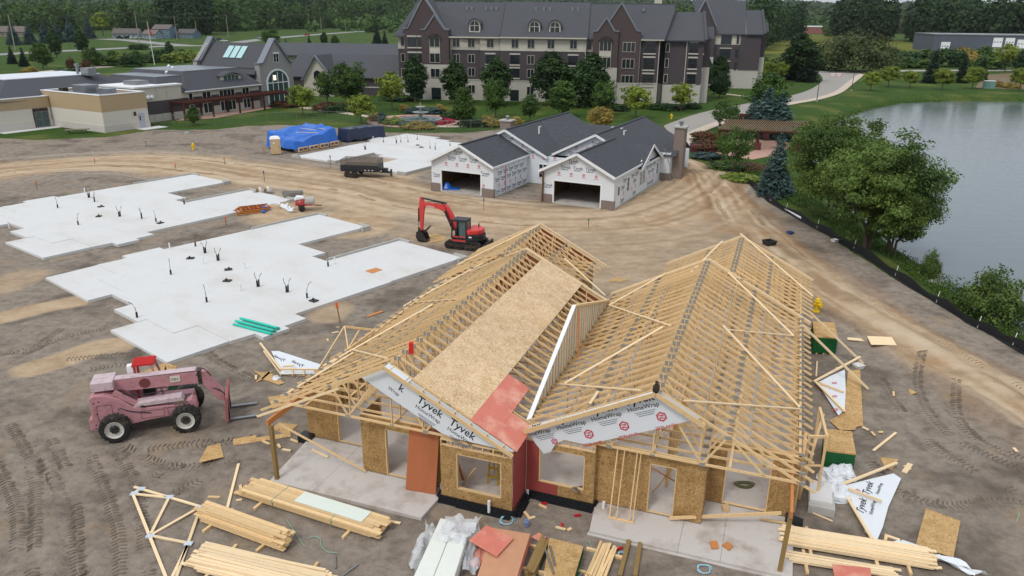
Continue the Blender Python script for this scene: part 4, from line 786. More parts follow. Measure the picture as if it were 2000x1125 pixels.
MB().ext([Q(-45.9, 163.7, 12.7), Q(-42, RD, RZ), Q(-45.9, 179, 12.7)], (.3, 0, -.1)).build("roof_slope", SHING_F, apt)
aroof([(10.6, 163.2, 12.6), (18.9, 163.2, 12.6), (18.9, 171.5, 18.0), (11.5, 171.5, 18.0)]); aroof([(10.6, 180.5, 12.6), (11.5, 171.5, 18.0), (18.9, 171.5, 18.0), (18.9, 180.5, 12.6)]); MB().ext([Q(18.6, 164, 12.6), Q(18.6, 171.5, 17.8), Q(18.6, 180, 12.6)], (-.3, 0, 0)).build("gable_wall", BRICK, apt)
for s_ in (-1, 1): MB().beam(Q(18.85, 171.5, 18.05), Q(18.85, 171.5 + s_ * 8.4, 12.6), .5, .45).build("coping", SHING_F, apt)
for s_ in (-1, 1): MB().ext([Q(17.5, 168.8, 15.2), Q(20.8, 168.8, 15.2), Q(20.8, 168.8 + s_ * 2.4, 12.9), Q(17.5, 168.8 + s_ * 2.4, 12.9)], (0, 0, -.2)).build("roof_slope", SHING_F, apt)
MB().ext([Q(20.3, 166.6, 13.1), Q(20.3, 171, 13.1), Q(20.3, 168.8, 15.0)], (-.3, 0, 0)).build("gable_wall", BRICK, apt)
for w0, w1, d, zb, zp, dep in ((-42.9, -33.5, 161.2, 14.2, 20.4, 8), (-39.2, -33.45, 160.9, 14.0, 16.9, 2), (-2.6, 5.75, 161.0, 14.2, 19.5, 8), (-3.75, 1.3, 160.5, 14.1, 16.7, 2)):
    wc = (w0 + w1) / 2; wc = {-42.9: -38.6}.get(w0, wc); e = .75
    MB().ext([Q(w0, d, zb), Q(w0 + e, d, zb), Q(wc, d, zp), Q(w1 - e, d, zb), Q(w1, d, zb), Q(w1, d, zb - .3), Q(w0, d, zb - .3)], (0, .5, 0)).build("gable_wall", BRICK_R, apt)
    if dep == 2: abox("brick_wall", BRICK_R, w0, d, 7.2, w1, 161.4, zb - .28); abox("stone_base", STONE_L, w0 - .03, d - .03, 0, w1 + .03, 161.4, 7.2)
    for s_, a, b_ in ((1, (w0 + e, zb), (wc, zp)), (-1, (w1 - e, zb), (wc, zp))): MB().beam(Q(a[0], d + .2, a[1] + .1), Q(b_[0], d + .2, b_[1] + .1), .75, .3).build("coping", METAL_R, apt)
    for a, b_ in ((w0 - .1, w0 + e), (w1 - e, w1 + .1)): abox("coping", METAL_R, a, d - .12, zb, b_, d + .55, zb + .22)
    if dep == 8:
        for s_ in (-1, 1): MB().ext([Q(wc, d + .4, zp - .25), Q(wc, RD, zp - .25), Q(wc + s_ * (w1 - w0) / 2, d + 5, zb - .6), Q(wc + s_ * (w1 - w0) / 2, d + .4, zb - .6)], (0, 0, -.2)).build("roof_slope", SHING_F, apt)
MB().beam(Q(-23, 160.85, 12.95), Q(-23, RD, RZ + .1), .35, .25).build("coping", SHING_F, apt)
abox("eave_trim", CREAM, -33.4, 160.85, 12.55, -23, 161.0, 12.8); abox("eave_trim", CREAM, -23, 160.72, 12.6, -5, 160.88, 12.85); abox("eave_trim", CREAM, 5.8, 161.1, 12.5, 10.4, 161.28, 12.7)
def awin(w, z, d, ww=1.5, hh=1.75, n=2): win(apt, Q(w - ww / 2, d, z - hh / 2), (1, 0, 0), (0, -1, 0), ww, hh, n, 1, CREAM, GLASS, .12)
def balcony(w, z, d, ww=2.6, hh=2.1, rail=True):
    fr_ = abox("balcony_opening", GLASS, w - ww / 2, d - .02, z - hh / 2, w + ww / 2, d + .02, z + hh / 2); abox("lintel", STONE_L, w - ww / 2 - .15, d - .12, z + hh / 2, w + ww / 2 + .15, d + .0, z + hh / 2 + .3)
    abox("balcony_sill", STONE_L, w - ww / 2 - .15, d - .25, z - hh / 2 - .25, w + ww / 2 + .15, d, z - hh / 2)
    if rail:
        mb = MB(); mb.box(*Q(w - ww / 2, d - .22, z - .1), *Q(w + ww / 2, d - .18, z - .05))
        for k in range(11): x = w - ww / 2 + ww * k / 10; mb.box(*Q(x - .02, d - .21, z - hh / 2), *Q(x + .02, d - .19, z - .1))
        mb.build("railing", DARKST, apt)
for w, d in ((-32.2, 162.6), (-29, 162.6), (-24.9, 161.9), (-19.7, 161.6), (-16.4, 161.6), (-12.3, 161.6), (-7.7, 161.6)):
    jb = w in (-24.9, -19.7, -7.7)
    awin(w, 11.55, d + .01)
    for z in (8.4, 5.7):
        if jb: balcony(w, z, d, 1.9, 1.9)
        else: awin(w, z, d)
    if jb: abox("patio_door", GLASS, w - .9, d - .1, .1, w + .9, d - .05, 2.3)
    else: awin(w, 2.2, d - .06)
awin(-44.2, 11.5, 164.5, .9, 1.7, 1); awin(-44.2, 8.3, 164.5, .9, 1.7, 1); awin(-44.2, 5.2, 164.5, .9, 1.7, 1); awin(-4.5, 11.5, 162.4, 1.0, 1.9, 1)
for z in (11.6, 8.4, 5.3):
    for w in (-41.3, -39.2): balcony(w, z, 161.2, 1.7, 2.0, False)
MB().ext([Q(-40.6 + 1.5 * math.cos(a * math.pi / 8), 161.1, 1.6 + 1.3 * math.sin(a * math.pi / 8)) for a in range(9)] + [Q(-42.1, 161.1, .1), Q(-39.1, 161.1, .1)], (0, .03, 0)).build("arched_entry", GLASS, apt)
for z in (11.6, 8.5): awin(-36.4, z, 160.85, 2.2, 1.9, 2)
abox("bay_panel", CREAM, -37.5, 160.8, 9.5, -35.3, 160.88, 10.6); awin(-36.4, 5.5, 160.82, 2.0, 1.8, 2); abox("patio_door", GLASS, -37.3, 160.78, .1, -35.3, 160.85, 2.5)
for z in (11.4, 8.2): awin(-1.2, z, 160.45, 2.4, 2.0, 3)
abox("bay_panel", CREAM, -2.4, 160.38, 9.3, 0, 160.46, 10.4); awin(-1.2, 4.9, 160.4, 2.2, 1.9, 3)
MB().ext([Q(-2.6, 160.5, 12.5), Q(.2, 160.5, 12.5), Q(-.6, 160.5, 13.2), Q(-1.8, 160.5, 13.2)], (0, -.6, 0)).build("bay_roof", DARKST, apt); MB().ext([Q(-37.7, 160.9, 12.6), Q(-35.1, 160.9, 12.6), Q(-35.8, 160.9, 13.3), Q(-37, 160.9, 13.3)], (0, -.6, 0)).build("bay_roof", DARKST, apt)
for z in (11.2, 8.0, 4.8): awin(3.5, z, 161.0, 2.5, 1.9, 3); balcony(7.7, z, 162.0, 2.2, 2.3, True)
for z in (11.1, 8.1, 5.0):
    abox("window", CREAM, 11.0, 163.86, z - .9, 11.8, 163.95, z + .9); abox("pane", GLASS, 11.1, 163.84, z - .8, 11.7, 163.86, z + .8)
    balcony(16.6, z, 164.0, 1.7, 2.0, True)
    for d in (164.7, 166.0): abox("balcony_opening", GLASS, 18.58, d - .5, z - 1, 18.63, d + .5, z + 1)
    abox("balcony_sill", STONE_L, 18.5, 164, z - 1.3, 18.75, 166.5, z - 1.05); win(apt, Q(20.3, 167.6, z - .9), (0, 1, 0), (1, 0, 0), 2.4, 1.8, 2, 1, CREAM, GLASS, .1)
    abox("bay_panel", CREAM, 20.28, 167.6, z - 1.9, 20.36, 170, z - .95)
for u, v in ((927, 47), (1044, 49), (1084, 50)):   # arched dormers
    w, d, z = AF.onD(u, v, 162.3); o_ = [(w + 1.15 * math.cos(a * math.pi / 8), z - .2 + 1.15 * math.sin(a * math.pi / 8)) for a in range(9)]
    MB().ext([Q(w + 1.15, d, z - 1.6), *[Q(a, d, b_) for a, b_ in o_], Q(w - 1.15, d, z - 1.6)], (0, 4, 0)).build("dormer", CREAM, apt)
    o2 = [(w + .9 * math.cos(a * math.pi / 8), z - .25 + .9 * math.sin(a * math.pi / 8)) for a in range(9)]
    MB().ext([Q(w + .9, d - .03, z - 1.35), *[Q(a, d - .03, b_) for a, b_ in o2], Q(w - .9, d - .03, z - 1.35)], (0, .025, 0)).build("dormer_window", GLASS, apt)
    m_ = MB(); m_.box(*Q(w - .05, d - .06, z - 1.35), *Q(w + .05, d - .03, z + .6)); m_.box(*Q(w - .9, d - .06, z - .35), *Q(w + .9, d - .03, z - .25)); m_.build("dormer_mullion", CREAM, apt)
    ar = MB()
    for a in range(8): c0, c1 = a * math.pi / 8, (a + 1) * math.pi / 8; ar.ext([Q(w + 1.15 * math.cos(c0), d - .25, z - .2 + 1.15 * math.sin(c0)), Q(w + 1.15 * math.cos(c1), d - .25, z - .2 + 1.15 * math.sin(c1)), Q(w + 1.4 * math.cos(c1), d - .25, z - .2 + 1.4 * math.sin(c1)), Q(w + 1.4 * math.cos(c0), d - .25, z - .2 + 1.4 * math.sin(c0))], (0, 4, 0))
    ar.build("dormer_roof", SHING_F, apt)
for u in (914, 923, 951, 961, 971, 1048, 1063, 1075, 1119, 1130, 1257): p = AF.onD(u, 12, 169); abox("roof_vent", METAL_R, p[0] - .25, 167.9, 18.0, p[0] + .25, 168.5, 18.7)
for w, d in ((-33.3, 162.5), (-5.2, 161.5), (5.8, 161.9), (9.6, 161.9), (15.2, 163.9)): abox("downspout", CREAM, w - .07, d - .12, .3, w + .07, d, 12.7)
abox("chimney", CREAM, 8.5, 171, 18.5, 10, 172.4, 21.0)
# second, farther wing
apt2 = thing("apartment_wing", "far brick apartment wing with cream upper floor at the building's right end", "building", (*AF.xy(30, 206), 0), -AF.a)
def S(w, d, z=0): return (w - 30, d - 206, z)
def sbox(nm, mat, w0, d0, z0, w1, d1, z1): return MB().box(*S(w0, d0, z0), *S(w1, d1, z1)).build(nm, mat, apt2)
sbox("stone_base", STONE_L, 19.5, 203, 0, 25.6, 222, 7.6); sbox("brick_wall", BRICK, 19.5, 203.05, 7.6, 25.6, 222, 14.8); sbox("stone_base", STONE_L, 25.6, 204, 0, 37, 222, 4.6); sbox("brick_wall", BRICK, 25.6, 204.05, 4.6, 37, 222, 10.6); sbox("upper_wall", CREAM, 25.6, 204.06, 10.6, 32, 222, 13.4); sbox("brick_wall", BRICK, 32, 203.8, 4.6, 37, 222, 13.4); sbox("stone_base", STONE_L, 37, 206, 0, 38.6, 211, 7.6); sbox("brick_wall", BRICK, 37, 206.05, 7.6, 38.5, 211, 13.9)
MB().ext([S(19.5, 203, 14.8), S(25.6, 203, 14.8), S(22.4, 203, 21.0)], (0, .5, 0)).build("gable_wall", BRICK, apt2)
for a in (19.5, 25.6): MB().beam(S(a, 203.1, 14.9), S(22.4, 203.1, 21.15), .7, .3).build("coping", METAL_R, apt2)
for P in ([(22, 203.5, 13.2), (33, 203.5, 13.2), (33.5, 212, 21.2), (20, 212, 21.2)], [(33.2, 203.2, 13.2), (37.6, 203.2, 13.2), (37.6, 210, 18.8), (33.4, 210, 18.8)], [(33.2, 217, 13.2), (33.4, 210, 18.8), (37.6, 210, 18.8), (37.6, 217, 13.2)], [(36.5, 206, 13.8), (39, 206, 13.8), (39, 208.5, 16), (36.5, 208.5, 16)], [(36.5, 211, 13.8), (36.5, 208.5, 16), (39, 208.5, 16), (39, 211, 13.8)]): MB().ext([S(*p) for p in P], (0, 0, -.25)).build("roof_slope", SHING_F, apt2)
MB().ext([S(33.2, 203.6, 13.0), S(33.4, 212, 21.0), S(33.2, 220, 13.0)], (-.6, 0, 0)).build("gable_wall", CREAM, apt2); MB().ext([S(37.3, 203.8, 13.2), S(37.3, 210, 18.5), S(37.3, 217, 13.2)], (-.3, 0, 0)).build("gable_wall", BRICK, apt2); MB().ext([S(38.5, 206.2, 13.8), S(38.5, 208.5, 15.8), S(38.5, 210.8, 13.8)], (-.3, 0, 0)).build("gable_wall", BRICK, apt2)
for s_ in (-1, 1): MB().beam(S(37.55, 210, 18.9), S(37.55, 210 + s_ * 7, 13.2), .5, .4).build("coping", SHING_F, apt2)
for z in (11.8, 8.5, 5.4):
    sbox("balcony_opening", GLASS, 27.2, 203.98, z - 1.1, 29.8, 204.04, z + 1.1); sbox("lintel", STONE_L, 27, 203.9, z + 1.1, 30, 204.04, z + 1.35)
    sbox("balcony_opening", GLASS, 31.0, 203.96, z - 1, 31.6, 204.03, z + 1); win(apt2, S(38.5, 207.2, z - .9), (0, 1, 0), (1, 0, 0), 2.6, 1.8, 2, 1, CREAM, GLASS, .1); sbox("balcony_opening", GLASS, 36.98, 204.3, z - 1, 37.03, 205.6, z + 1)
# ================================================================== clubhouse
CF = Fr(27); CW, CD = -115.0, 100.0
club = thing("clubhouse", "low clubhouse with grey stone gable hall, tall arched window and dark mansard roofs", "building", (*CF.xy(CW, CD), 0), -CF.a)
def U(w, d, z=0): return (w - CW, d - CD, z)
def ubox(nm, mat, w0, d0, z0, w1, d1, z1, **kw): return MB().box(*U(w0, d0, z0), *U(w1, d1, z1)).build(nm, mat, club, **kw)
# stone hall
MB().ext([U(-109.3, 109.2, 0), U(-109.3, 118.0, 0), U(-109.3, 118.0, 8.0), U(-109.3, 117.2, 8.0), U(-109.3, 113.6, 12.3), U(-109.3, 110.0, 8.0), U(-109.3, 109.2, 8.0)], (-1.2, 0, 0)).build("stone_gable", STONE_G, club)
MB().ext([U(-125.6, 108.6, 6.5), U(-125.6, 118.6, 6.5), U(-125.6, 118, 8.0), U(-125.6, 113.6, 12.5), U(-125.6, 109.2, 8.0)], (-1.0, 0, 0)).build("stone_gable", STONE_G, club)
ubox("hall_wall", BRICK, -125.5, 109.3, 0, -110.4, 117.9, 7.2)
for s_ in (-1, 1):
    MB().ext([U(-110.2, 113.6, 11.5), U(-125.8, 113.6, 11.5), U(-125.8, 113.6 + s_ * 5.0, 6.2), U(-110.2, 113.6 + s_ * 5.0, 6.2)], (0, 0, -.25)).build("roof_slope", SHING_F, club)
    for w in (-109.7, -126.0):
        MB().beam(U(w, 113.6, 12.45), U(w, 113.6 + s_ * 3.7, 8.05), 1.5, .3).build("coping", METAL_R, club); MB().box(*U(w - .75, 113.6 + s_ * 4.05 - .5, 7.95), *U(w + .75, 113.6 + s_ * 4.05 + .5, 8.2)).build("coping", METAL_R, club)
for k in range(3):
    a0 = -115.4 - k * 1.75; MB().ext([U(a0, 112.9, 10.85), U(a0 - 1.4, 112.9, 10.85), U(a0 - 1.4, 110.9, 8.75), U(a0, 110.9, 8.75)], (0, -.08, .08)).build("skylight", M("skylight glass", rgb(170, 205, 205), .1, .05), club)
# arched window
aw = lambda r, a: U(-109.27, 113.6 + 2.7 * r * math.cos(a), 4.3 + 2.3 * r * math.sin(a)); NA = 14
MB().ext([U(-109.27, 116.3, .4)] + [aw(1, a * math.pi / NA) for a in range(NA + 1)] + [U(-109.27, 110.9, .4)], (.03, 0, 0)).build("arched_window", GLASS_G, club)
m_ = MB()
for a in range(NA): m_.ext([aw(1, a * math.pi / NA), aw(1, (a + 1) * math.pi / NA), aw(1.13, (a + 1) * math.pi / NA), aw(1.13, a * math.pi / NA)], (.14, 0, 0))
for d in (110.55, 116.3): m_.box(*U(-109.27, d, .3), *U(-109.13, d + .35, 4.3))
for d in (112.2, 113.55, 114.9): m_.box(*U(-109.24, d, .4), *U(-109.17, d + .12, 6.4 if d == 113.55 else 6.0))
for z in (2.4, 4.3): m_.box(*U(-109.24, 110.9, z), *U(-109.17, 116.3, z + .16))
m_.build("window_tracery", WHITE_T, club)
win(club, U(-109.28, 113.0, 8.1), (0, 1, 0), (1, 0, 0), 1.4, 1.6, 2, 2, WHITE_T, GLASS); ubox("lintel", WHITE_T, -109.29, 112.9, 9.72, -109.1, 114.5, 9.95); ubox("plinth", STONE_L, -109.35, 110.4, 0, -109.0, 117, .4)
# the lamp glowing inside the arched window
lamp_m, t, b, co = base("lit lamp"); b.inputs['Emission Color'].default_value = (1, .78, .45, 1); b.inputs['Emission Strength'].default_value = 1.6; ubox("lit_chandelier", lamp_m, -109.235, 112.5, 4.85, -109.225, 113.2, 5.75)
# cafe wing with mansard roof
ubox("cafe_wall", STONE_L, -122, 90.2, 0, -109.6, 108.8, 1.4); ubox("cafe_wall", BRICK, -122, 90.2, 1.4, -109.62, 108.8, 3.3); ubox("cafe_wall", CREAM, -122, 90.2, 3.3, -109.6, 108.8, 4.5)
def frustum(nm, mat, w0, w1, d0, d1, z0, z1, i0, i1, top=None):
    a = [U(w0, d0, z0), U(w1, d0, z0), U(w1, d1, z0), U(w0, d1, z0)]; b_ = [U(w0 + i0, d0 + i1, z1), U(w1 - i0, d0 + i1, z1), U(w1 - i0, d1 - i1, z1), U(w0 + i0, d1 - i1, z1)]
    MB().add(a + b_, [(0, 1, 5, 4), (1, 2, 6, 5), (2, 3, 7, 6), (3, 0, 4, 7), (4, 5, 6, 7), (0, 3, 2, 1)]).build(nm, mat, club)
    if top: MB().ext([Vector(p) + Vector((0, 0, .02)) for p in b_], (0, 0, .12)).build("roof_top", top, club)
frustum("mansard_roof", SHING_F, -128, -108.9, 91.5, 109.0, 4.4, 7.3, 3.2, 2.6, METAL_R); frustum("mansard_roof", SHING_F, -126, -109.4, 86.5, 97, 4.3, 6.7, 2.6, 2, METAL_R)
ubox("gutter", WHITE_T, -109.0, 91.4, 4.25, -108.8, 109.0, 4.42)
for dd, ww, n_ in ((92.5, .9, 1), (95.4, 1.9, 2), (99.2, 3.6, 4), (104.6, 1.7, 2)): win(club, U(-109.6, dd, 2.3), (0, 1, 0), (1, 0, 0), ww, 1.7, n_, 1, WHITE_T, GLASS); win(club, U(-109.6, dd, .3), (0, 1, 0), (1, 0, 0), ww, 1.8, n_, 1, WHITE_T, GLASS)
# eyebrow dormer
e_ = lambda x: 6.1 + .55 * math.sin(max(0, min(1, (x - 100.6) / 4.6)) * math.pi)
MB().ext([U(-110.2, 100.6, 5.1), U(-110.2, 105.2, 5.1)] + [U(-110.2, 105.2 - k * .46, e_(105.2 - k * .46)) for k in range(11)], (-3.2, 0, 0)).build("eyebrow_dormer", CREAM, club)
for k in range(10): x = 100.3 + k * .52; MB().ext([U(-109.9, x, e_(x) + .08), U(-109.9, x + .52, e_(x + .52) + .08), U(-113, x + .52, e_(x + .52) + .3), U(-113, x, e_(x) + .3)], (0, 0, .12)).build("eyebrow_roof", SHING_F, club)
for k in range(4): x = 101.2 + k * .9; MB().ext([U(-110.18, x, 5.3), U(-110.18, x + .75, 5.3), U(-110.18, x + .75, e_(x + .75) - .15), U(-110.18, x, e_(x) - .15)], (.02, 0, 0)).build("dormer_pane", GLASS_G, club)
# cream box at the left of the cafe, far hips with white flat tops
ubox("annex_wall", BRICK, -118, 82.2, 1.2, -109.4, 91.0, 3.3); ubox("annex_wall", STONE_L, -118.02, 82.18, 0, -109.36, 91.02, 1.2); ubox("annex_wall", CREAM, -118, 82.2, 3.3, -109.38, 91.0, 5.5); ubox("parapet_cap", WHITE_T, -118.2, 82.0, 5.5, -109.2, 91.2, 5.75)
for d in (84, 86, 88): ubox("panel_joint", STONE_L, -109.37, d, 3.4, -109.34, d + .15, 5.4)
for d in (84.2, 84.9): MB().lathe([(.3, 0), (.34, .3), (.2, .4)], U(-109.3, d, 4.0), 12, 'x').build("exhaust_fan", WHITE_T, club)
WHITE_R = M("white membrane roof", rgb(214, 218, 224), .35, .06, .3)
frustum("hip_roof", SHING_F, -140, -118.5, 66, 92, 4.2, 6.9, 5.5, 5, WHITE_R); ubox("hip_wall", BRICK, -139, 67, 0, -119.5, 91, 4.2)
frustum("hip_roof", SHING_F, -168, -134, 40, 64, 4.2, 7.6, 8, 7); ubox("hip_wall", BRICK, -167, 41, 0, -135, 63, 4.2)
for d, w, z in ((97, -118, 7.45), (99.5, -122, 7.45), (94, -116, 6.9)): MB().lathe([(.25, 0), (.3, .3), (.05, .5)], U(w, d, z), 8).build("roof_turbine", WHITE_T, club)
ubox("roof_unit", STEEL, -124, 83.5, 6.9, -122, 85, 8.1); MB().lathe([(.25, 7), (.25, 8.3), (.4, 8.4), (.4, 8.7)], U(-125.5, 84), 10).build("roof_stack", STEEL, club); ubox("roof_unit", STEEL, -115, 84.5, 5.6, -112, 87, 6.4)
# link wing to the apartments
link = thing("link_wing", "long low wing with dark shingle roof and cream gable between clubhouse and apartments", "building", (*AF.xy(-60, 168), 0), -AF.a)
def V(w, d, z=0): return (w + 60, d - 168, z)
def vb(nm, mat, w0, d0, z0, w1, d1, z1): return MB().box(*V(w0, d0, z0), *V(w1, d1, z1)).build(nm, mat, link)
vb("brick_wall", BRICK, -70, 166, 0, -45.3, 182, 4.0); vb("band_course", STONE_L, -66, 165.9, 1.7, -45.3, 166, 1.95)
MB().ext([V(-71, 165.4, 3.9), V(-45.3, 165.4, 3.9), V(-45.3, 173, 8.4), V(-71, 173, 8.4)], (0, 0, -.2)).build("roof_slope", SHING_F, link); MB().ext([V(-71, 181, 3.9), V(-71, 173, 8.4), V(-45.3, 173, 8.4), V(-45.3, 181, 3.9)], (0, 0, -.2)).build("roof_slope", SHING_F, link)
w, d, z = AF.onD(615, 107, 163); MB().ext([V(w - 3.0, 163, 0), V(w + 3.6, 163, 0), V(w + 3.6, 163, 3.4), V(w, 163, 8.3), V(w - 3.0, 163, 3.6)], (0, 3, 0)).build("cream_gable", CREAM, link)
for s_, e in ((-1, 3.3), (1, 3.9)): MB().ext([V(w, 162.7, 8.45), V(w, 173, 8.45), V(w + s_ * e, 169, 3.3), V(w + s_ * e, 162.7, 3.3)], (0, 0, -.2)).build("roof_slope", SHING_F, link); MB().beam(V(w, 162.6, 8.5), V(w + s_ * e, 162.6, 3.3), .6, .3).build("coping", METAL_R, link)
MB().ext([V(w + .2 + .8 * math.cos(a * math.pi / 8), 162.98, 4.6 + .8 * math.sin(a * math.pi / 8)) for a in range(9)] + [V(w - .6, 162.98, 3.6), V(w + 1.0, 162.98, 3.6)], (0, -.03, 0)).build("arched_window", GLASS, link)
vb("rear_wall", CREAM, -84, 196, 0, -50, 214, 7.3); MB().ext([V(-92, 194, 6.9), V(-44, 194, 6.9), V(-44, 204, 9.6), V(-92, 204, 9.6)], (0, 0, -.2)).build("roof_slope", SHING_F, link); vb("rear_wall", CREAM, -60, 193.8, 4.5, -44, 194.2, 6.8)
# ================================================================== tan flat-roofed building, left
TF = Fr(29.5); TW, TD = -116.0, 70.0
tan = thing("tan_building", "flat-roofed building with tan band over cream block walls at the left edge", "building", (*TF.xy(TW, TD), 0), -TF.a)
def Tn(w, d, z=0): return (w - TW, d - TD, z)
def tb(nm, mat, w0, d0, z0, w1, d1, z1, **kw): return MB().box(*Tn(w0, d0, z0), *Tn(w1, d1, z1)).build(nm, mat, tan, **kw)
CRB = M("cream split block", rgb(206, 200, 188), .85, .04, .8, st=(1, 1, 6)); STB = M("pale rough block", rgb(196, 190, 182), .9, .1, 2.5)
RTOP = M("wet membrane roof", rgb(150, 158, 168), .18, .12, .15)
for (w0, d0, w1, d1, zt) in ((-123.4, 68.6, -108.6, 76.1, 5.35), (-160, 30, -121.5, 68.4, 4.6), (-150, 68.4, -123.4, 82, 4.6)):
    tb("base_course", STB, w0 - .06, d0 - .06, -.2, w1 + .06, d1 + .06, 1.0); tb("block_wall", CRB, w0, d0, 1.0, w1, d1, 3.0); tb("stucco_band", TAN, w0 - .03, d0 - .03, 3.0, w1 + .03, d1 + .03, zt - .35)
    for a in ((w0, d0, w1, d0 + .35), (w0, d1 - .35, w1, d1), (w0, d0 + .35, w0 + .35, d1 - .35), (w1 - .35, d0 + .35, w1, d1 - .35)): tb("parapet", TAN, a[0], a[1], zt - .35, a[2], a[3], zt); tb("parapet_cap", WHITE_T, a[0] - .06, a[1] - .06, zt, a[2] + .06, a[3] + .06, zt + .12)
    tb("roof_deck", RTOP, w0 + .35, d0 + .35, zt - .36, w1 - .35, d1 - .35, zt - .3)
for w0, d0, w1, d1, h, mt_ in ((-119, 71, -116, 73.5, 1.3, STEEL), (-115, 72.3, -112.2, 73.8, .9, STEEL), (-132, 60, -129.5, 62, 1.3, WHITE_T), (-129, 64.5, -125.8, 67, 1.6, M("unit blue grey", rgb(150, 168, 172), .5)), (-121.5, 70.3, -120.4, 71.2, .8, DARKST)):
    z = 5.0 if w0 > -123 else 4.25; tb("roof_unit", mt_, w0, d0, z, w1, d1, z + h, bevel=.05)
rc = tb("entry_recess", DARKST, -121.52, 65.7, .1, -121.4, 68.0, 2.95)
dr = win(tan, Tn(-121.4, 65.85, .12), (0, 1, 0), (1, 0, 0), 2.05, 2.35, 2, 2, STEEL, GLASS_G, .08, "entry_door")
tb("service_door", M("grey door", rgb(170, 174, 182), .5), -108.56, 74.35, .1, -108.52, 75.35, 2.25); tb("door_glass", GLASS, -108.515, 74.5, 1.2, -108.505, 74.65, 1.9); tb("wall_lamp", DARKST, -108.5, 73.6, 2.0, -108.3, 73.85, 2.6); tb("stoop", CONC, -108.5, 73.5, -.1, -106.2, 77.5, .06); tb("stoop", CONC, -121.4, 60, -.1, -119.4, 68.5, .06)
# ================================================================== far buildings
def far_house(label, u, v, w, dep, h, roof, wallc, roofc, rz, storeys=1, name="far_house"):
    x, y, _ = G(u, v); t_ = thing(name, label, "house", (x, y, 0), rz); wm = M("siding " + label[:12], wallc, .8, .04); rm = M("roof " + label[:12], roofc, .9, .1)
    MB().box(-w / 2, 0, 0, w / 2, dep, h).build("wall", wm, t_); MB().ext([(-w / 2, 0, h), (-w / 2, dep, h), (-w / 2, dep / 2, h + roof)], (w, 0, 0)).build("gable_wall", wm, t_)
    for s_ in (0, 1): MB().ext([(-w / 2 - .4, dep / 2, h + roof + .15), (w / 2 + .4, dep / 2, h + roof + .15), (w / 2 + .4, -.5 if s_ else dep + .5, h - .1), (-w / 2 - .4, -.5 if s_ else dep + .5, h - .1)], (0, 0, .2)).build("roof_slope", rm, t_)
    for k in range(int(w / 3)):
        for s_ in range(storeys): win(t_, (-w / 2 + 1 + k * 3, 0, .9 + s_ * 2.8), (1, 0, 0), (0, -1, 0), 1.3, 1.5, 2, 1)
    return t_
far_house("grey ranch house with brown roof across the highway", 246, 75, 17, 9, 3, 3.0, rgb(140, 150, 158), rgb(96, 90, 86), .1)
far_house("blue-grey garage wing between the ranch house and the blue house", 292, 76, 9, 9, 3, 2.4, rgb(130, 146, 156), rgb(110, 100, 94), -.1)
far_house("two-storey blue house with brown roof across the highway", 316, 75, 12, 10, 6, 2.6, rgb(92, 120, 136), rgb(104, 96, 92), -.1, 2)
far_house("blue house with an open porch by the pines", 362, 75, 13, 9, 3.2, 2.6, rgb(96, 116, 130), rgb(88, 84, 84), -.2)
far_house("brown-roofed house half hidden by spruces at the left edge", 20, 72, 18, 10, 3.2, 3.4, rgb(140, 128, 116), rgb(110, 100, 94), .2)
x, y, _ = G(1585, 66); t_ = thing("factory_building", "low red brick factory with white roof edge beyond the meadow", "building", (x, y, 0), -.35)
MB().box(-45, 0, 0, 45, 30, 7.5).build("brick_wall", M("factory brick", rgb(140, 92, 82), .9, .1, .2), t_); MB().box(-45.5, -.5, 7.5, 45.5, 30.5, 8.6).build("roof_edge", WHITE_T, t_); MB().box(-45.2, -.3, 0, -10, 0, 1.6).build("loading_base", STONE_L, t_)
x, y, _ = G(1592, 40.5); t_ = thing("warehouse", "pale arched-roof warehouses far behind the brick factory", "building", (700, 1500, 4), -.3)
MB().ext([(60 * math.cos(a * math.pi / 10), 0, 5 + 8 * math.sin(a * math.pi / 10)) for a in range(11)] + [(-60, 0, 0), (60, 0, 0)], (0, 60, 0)).build("arched_hall", M("pale metal hall", rgb(168, 178, 190), .6, .05), t_); MB().box(20, -30, 0, 90, 0, 9).build("low_hall", M("white hall", rgb(200, 206, 212), .6, .05), t_)
wf = [G(1820, 101), G(2060, 122)]; x, y, _ = wf[0]; an = math.atan2(wf[1][1] - y, wf[1][0] - x); ln = 62
t_ = thing("grey_depot", "long dark grey metal depot with white roller doors at the right edge", "building", (x, y, 0), -rad(12))
GM = M("grey corrugated metal", rgb(86, 92, 104), .6, .06, 1, st=(6, 1, .3)); MB().box(0, 0, 0, 110, 40, 9).build("metal_wall", GM, t_); MB().box(-.3, -.3, 9, 110.3, 40.3, 9.5).build("roof_edge", STEEL, t_)
for k, (x0, z0) in enumerate(((4, .4), (30, 3), (36, 3), (42, 2.2), (49, 2.2), (58, 2.2), (66, 2.2))):
    d_ = MB().box(x0, -.12, z0, x0 + 4.6, 0, z0 + 4.9).build("roller_door", WHITE_T, t_); m_ = MB()
    for i in range(3): m_.box(x0 + .5 + i * 1.4, -.14, z0 + 2.4, x0 + 1.2 + i * 1.4, -.121, z0 + 2.9)
    m_.build("door_pane", GLASS, d_)
MB().box(26, -6, 0, 80, -.15, 1.6).build("loading_dock", CONC_E, t_)
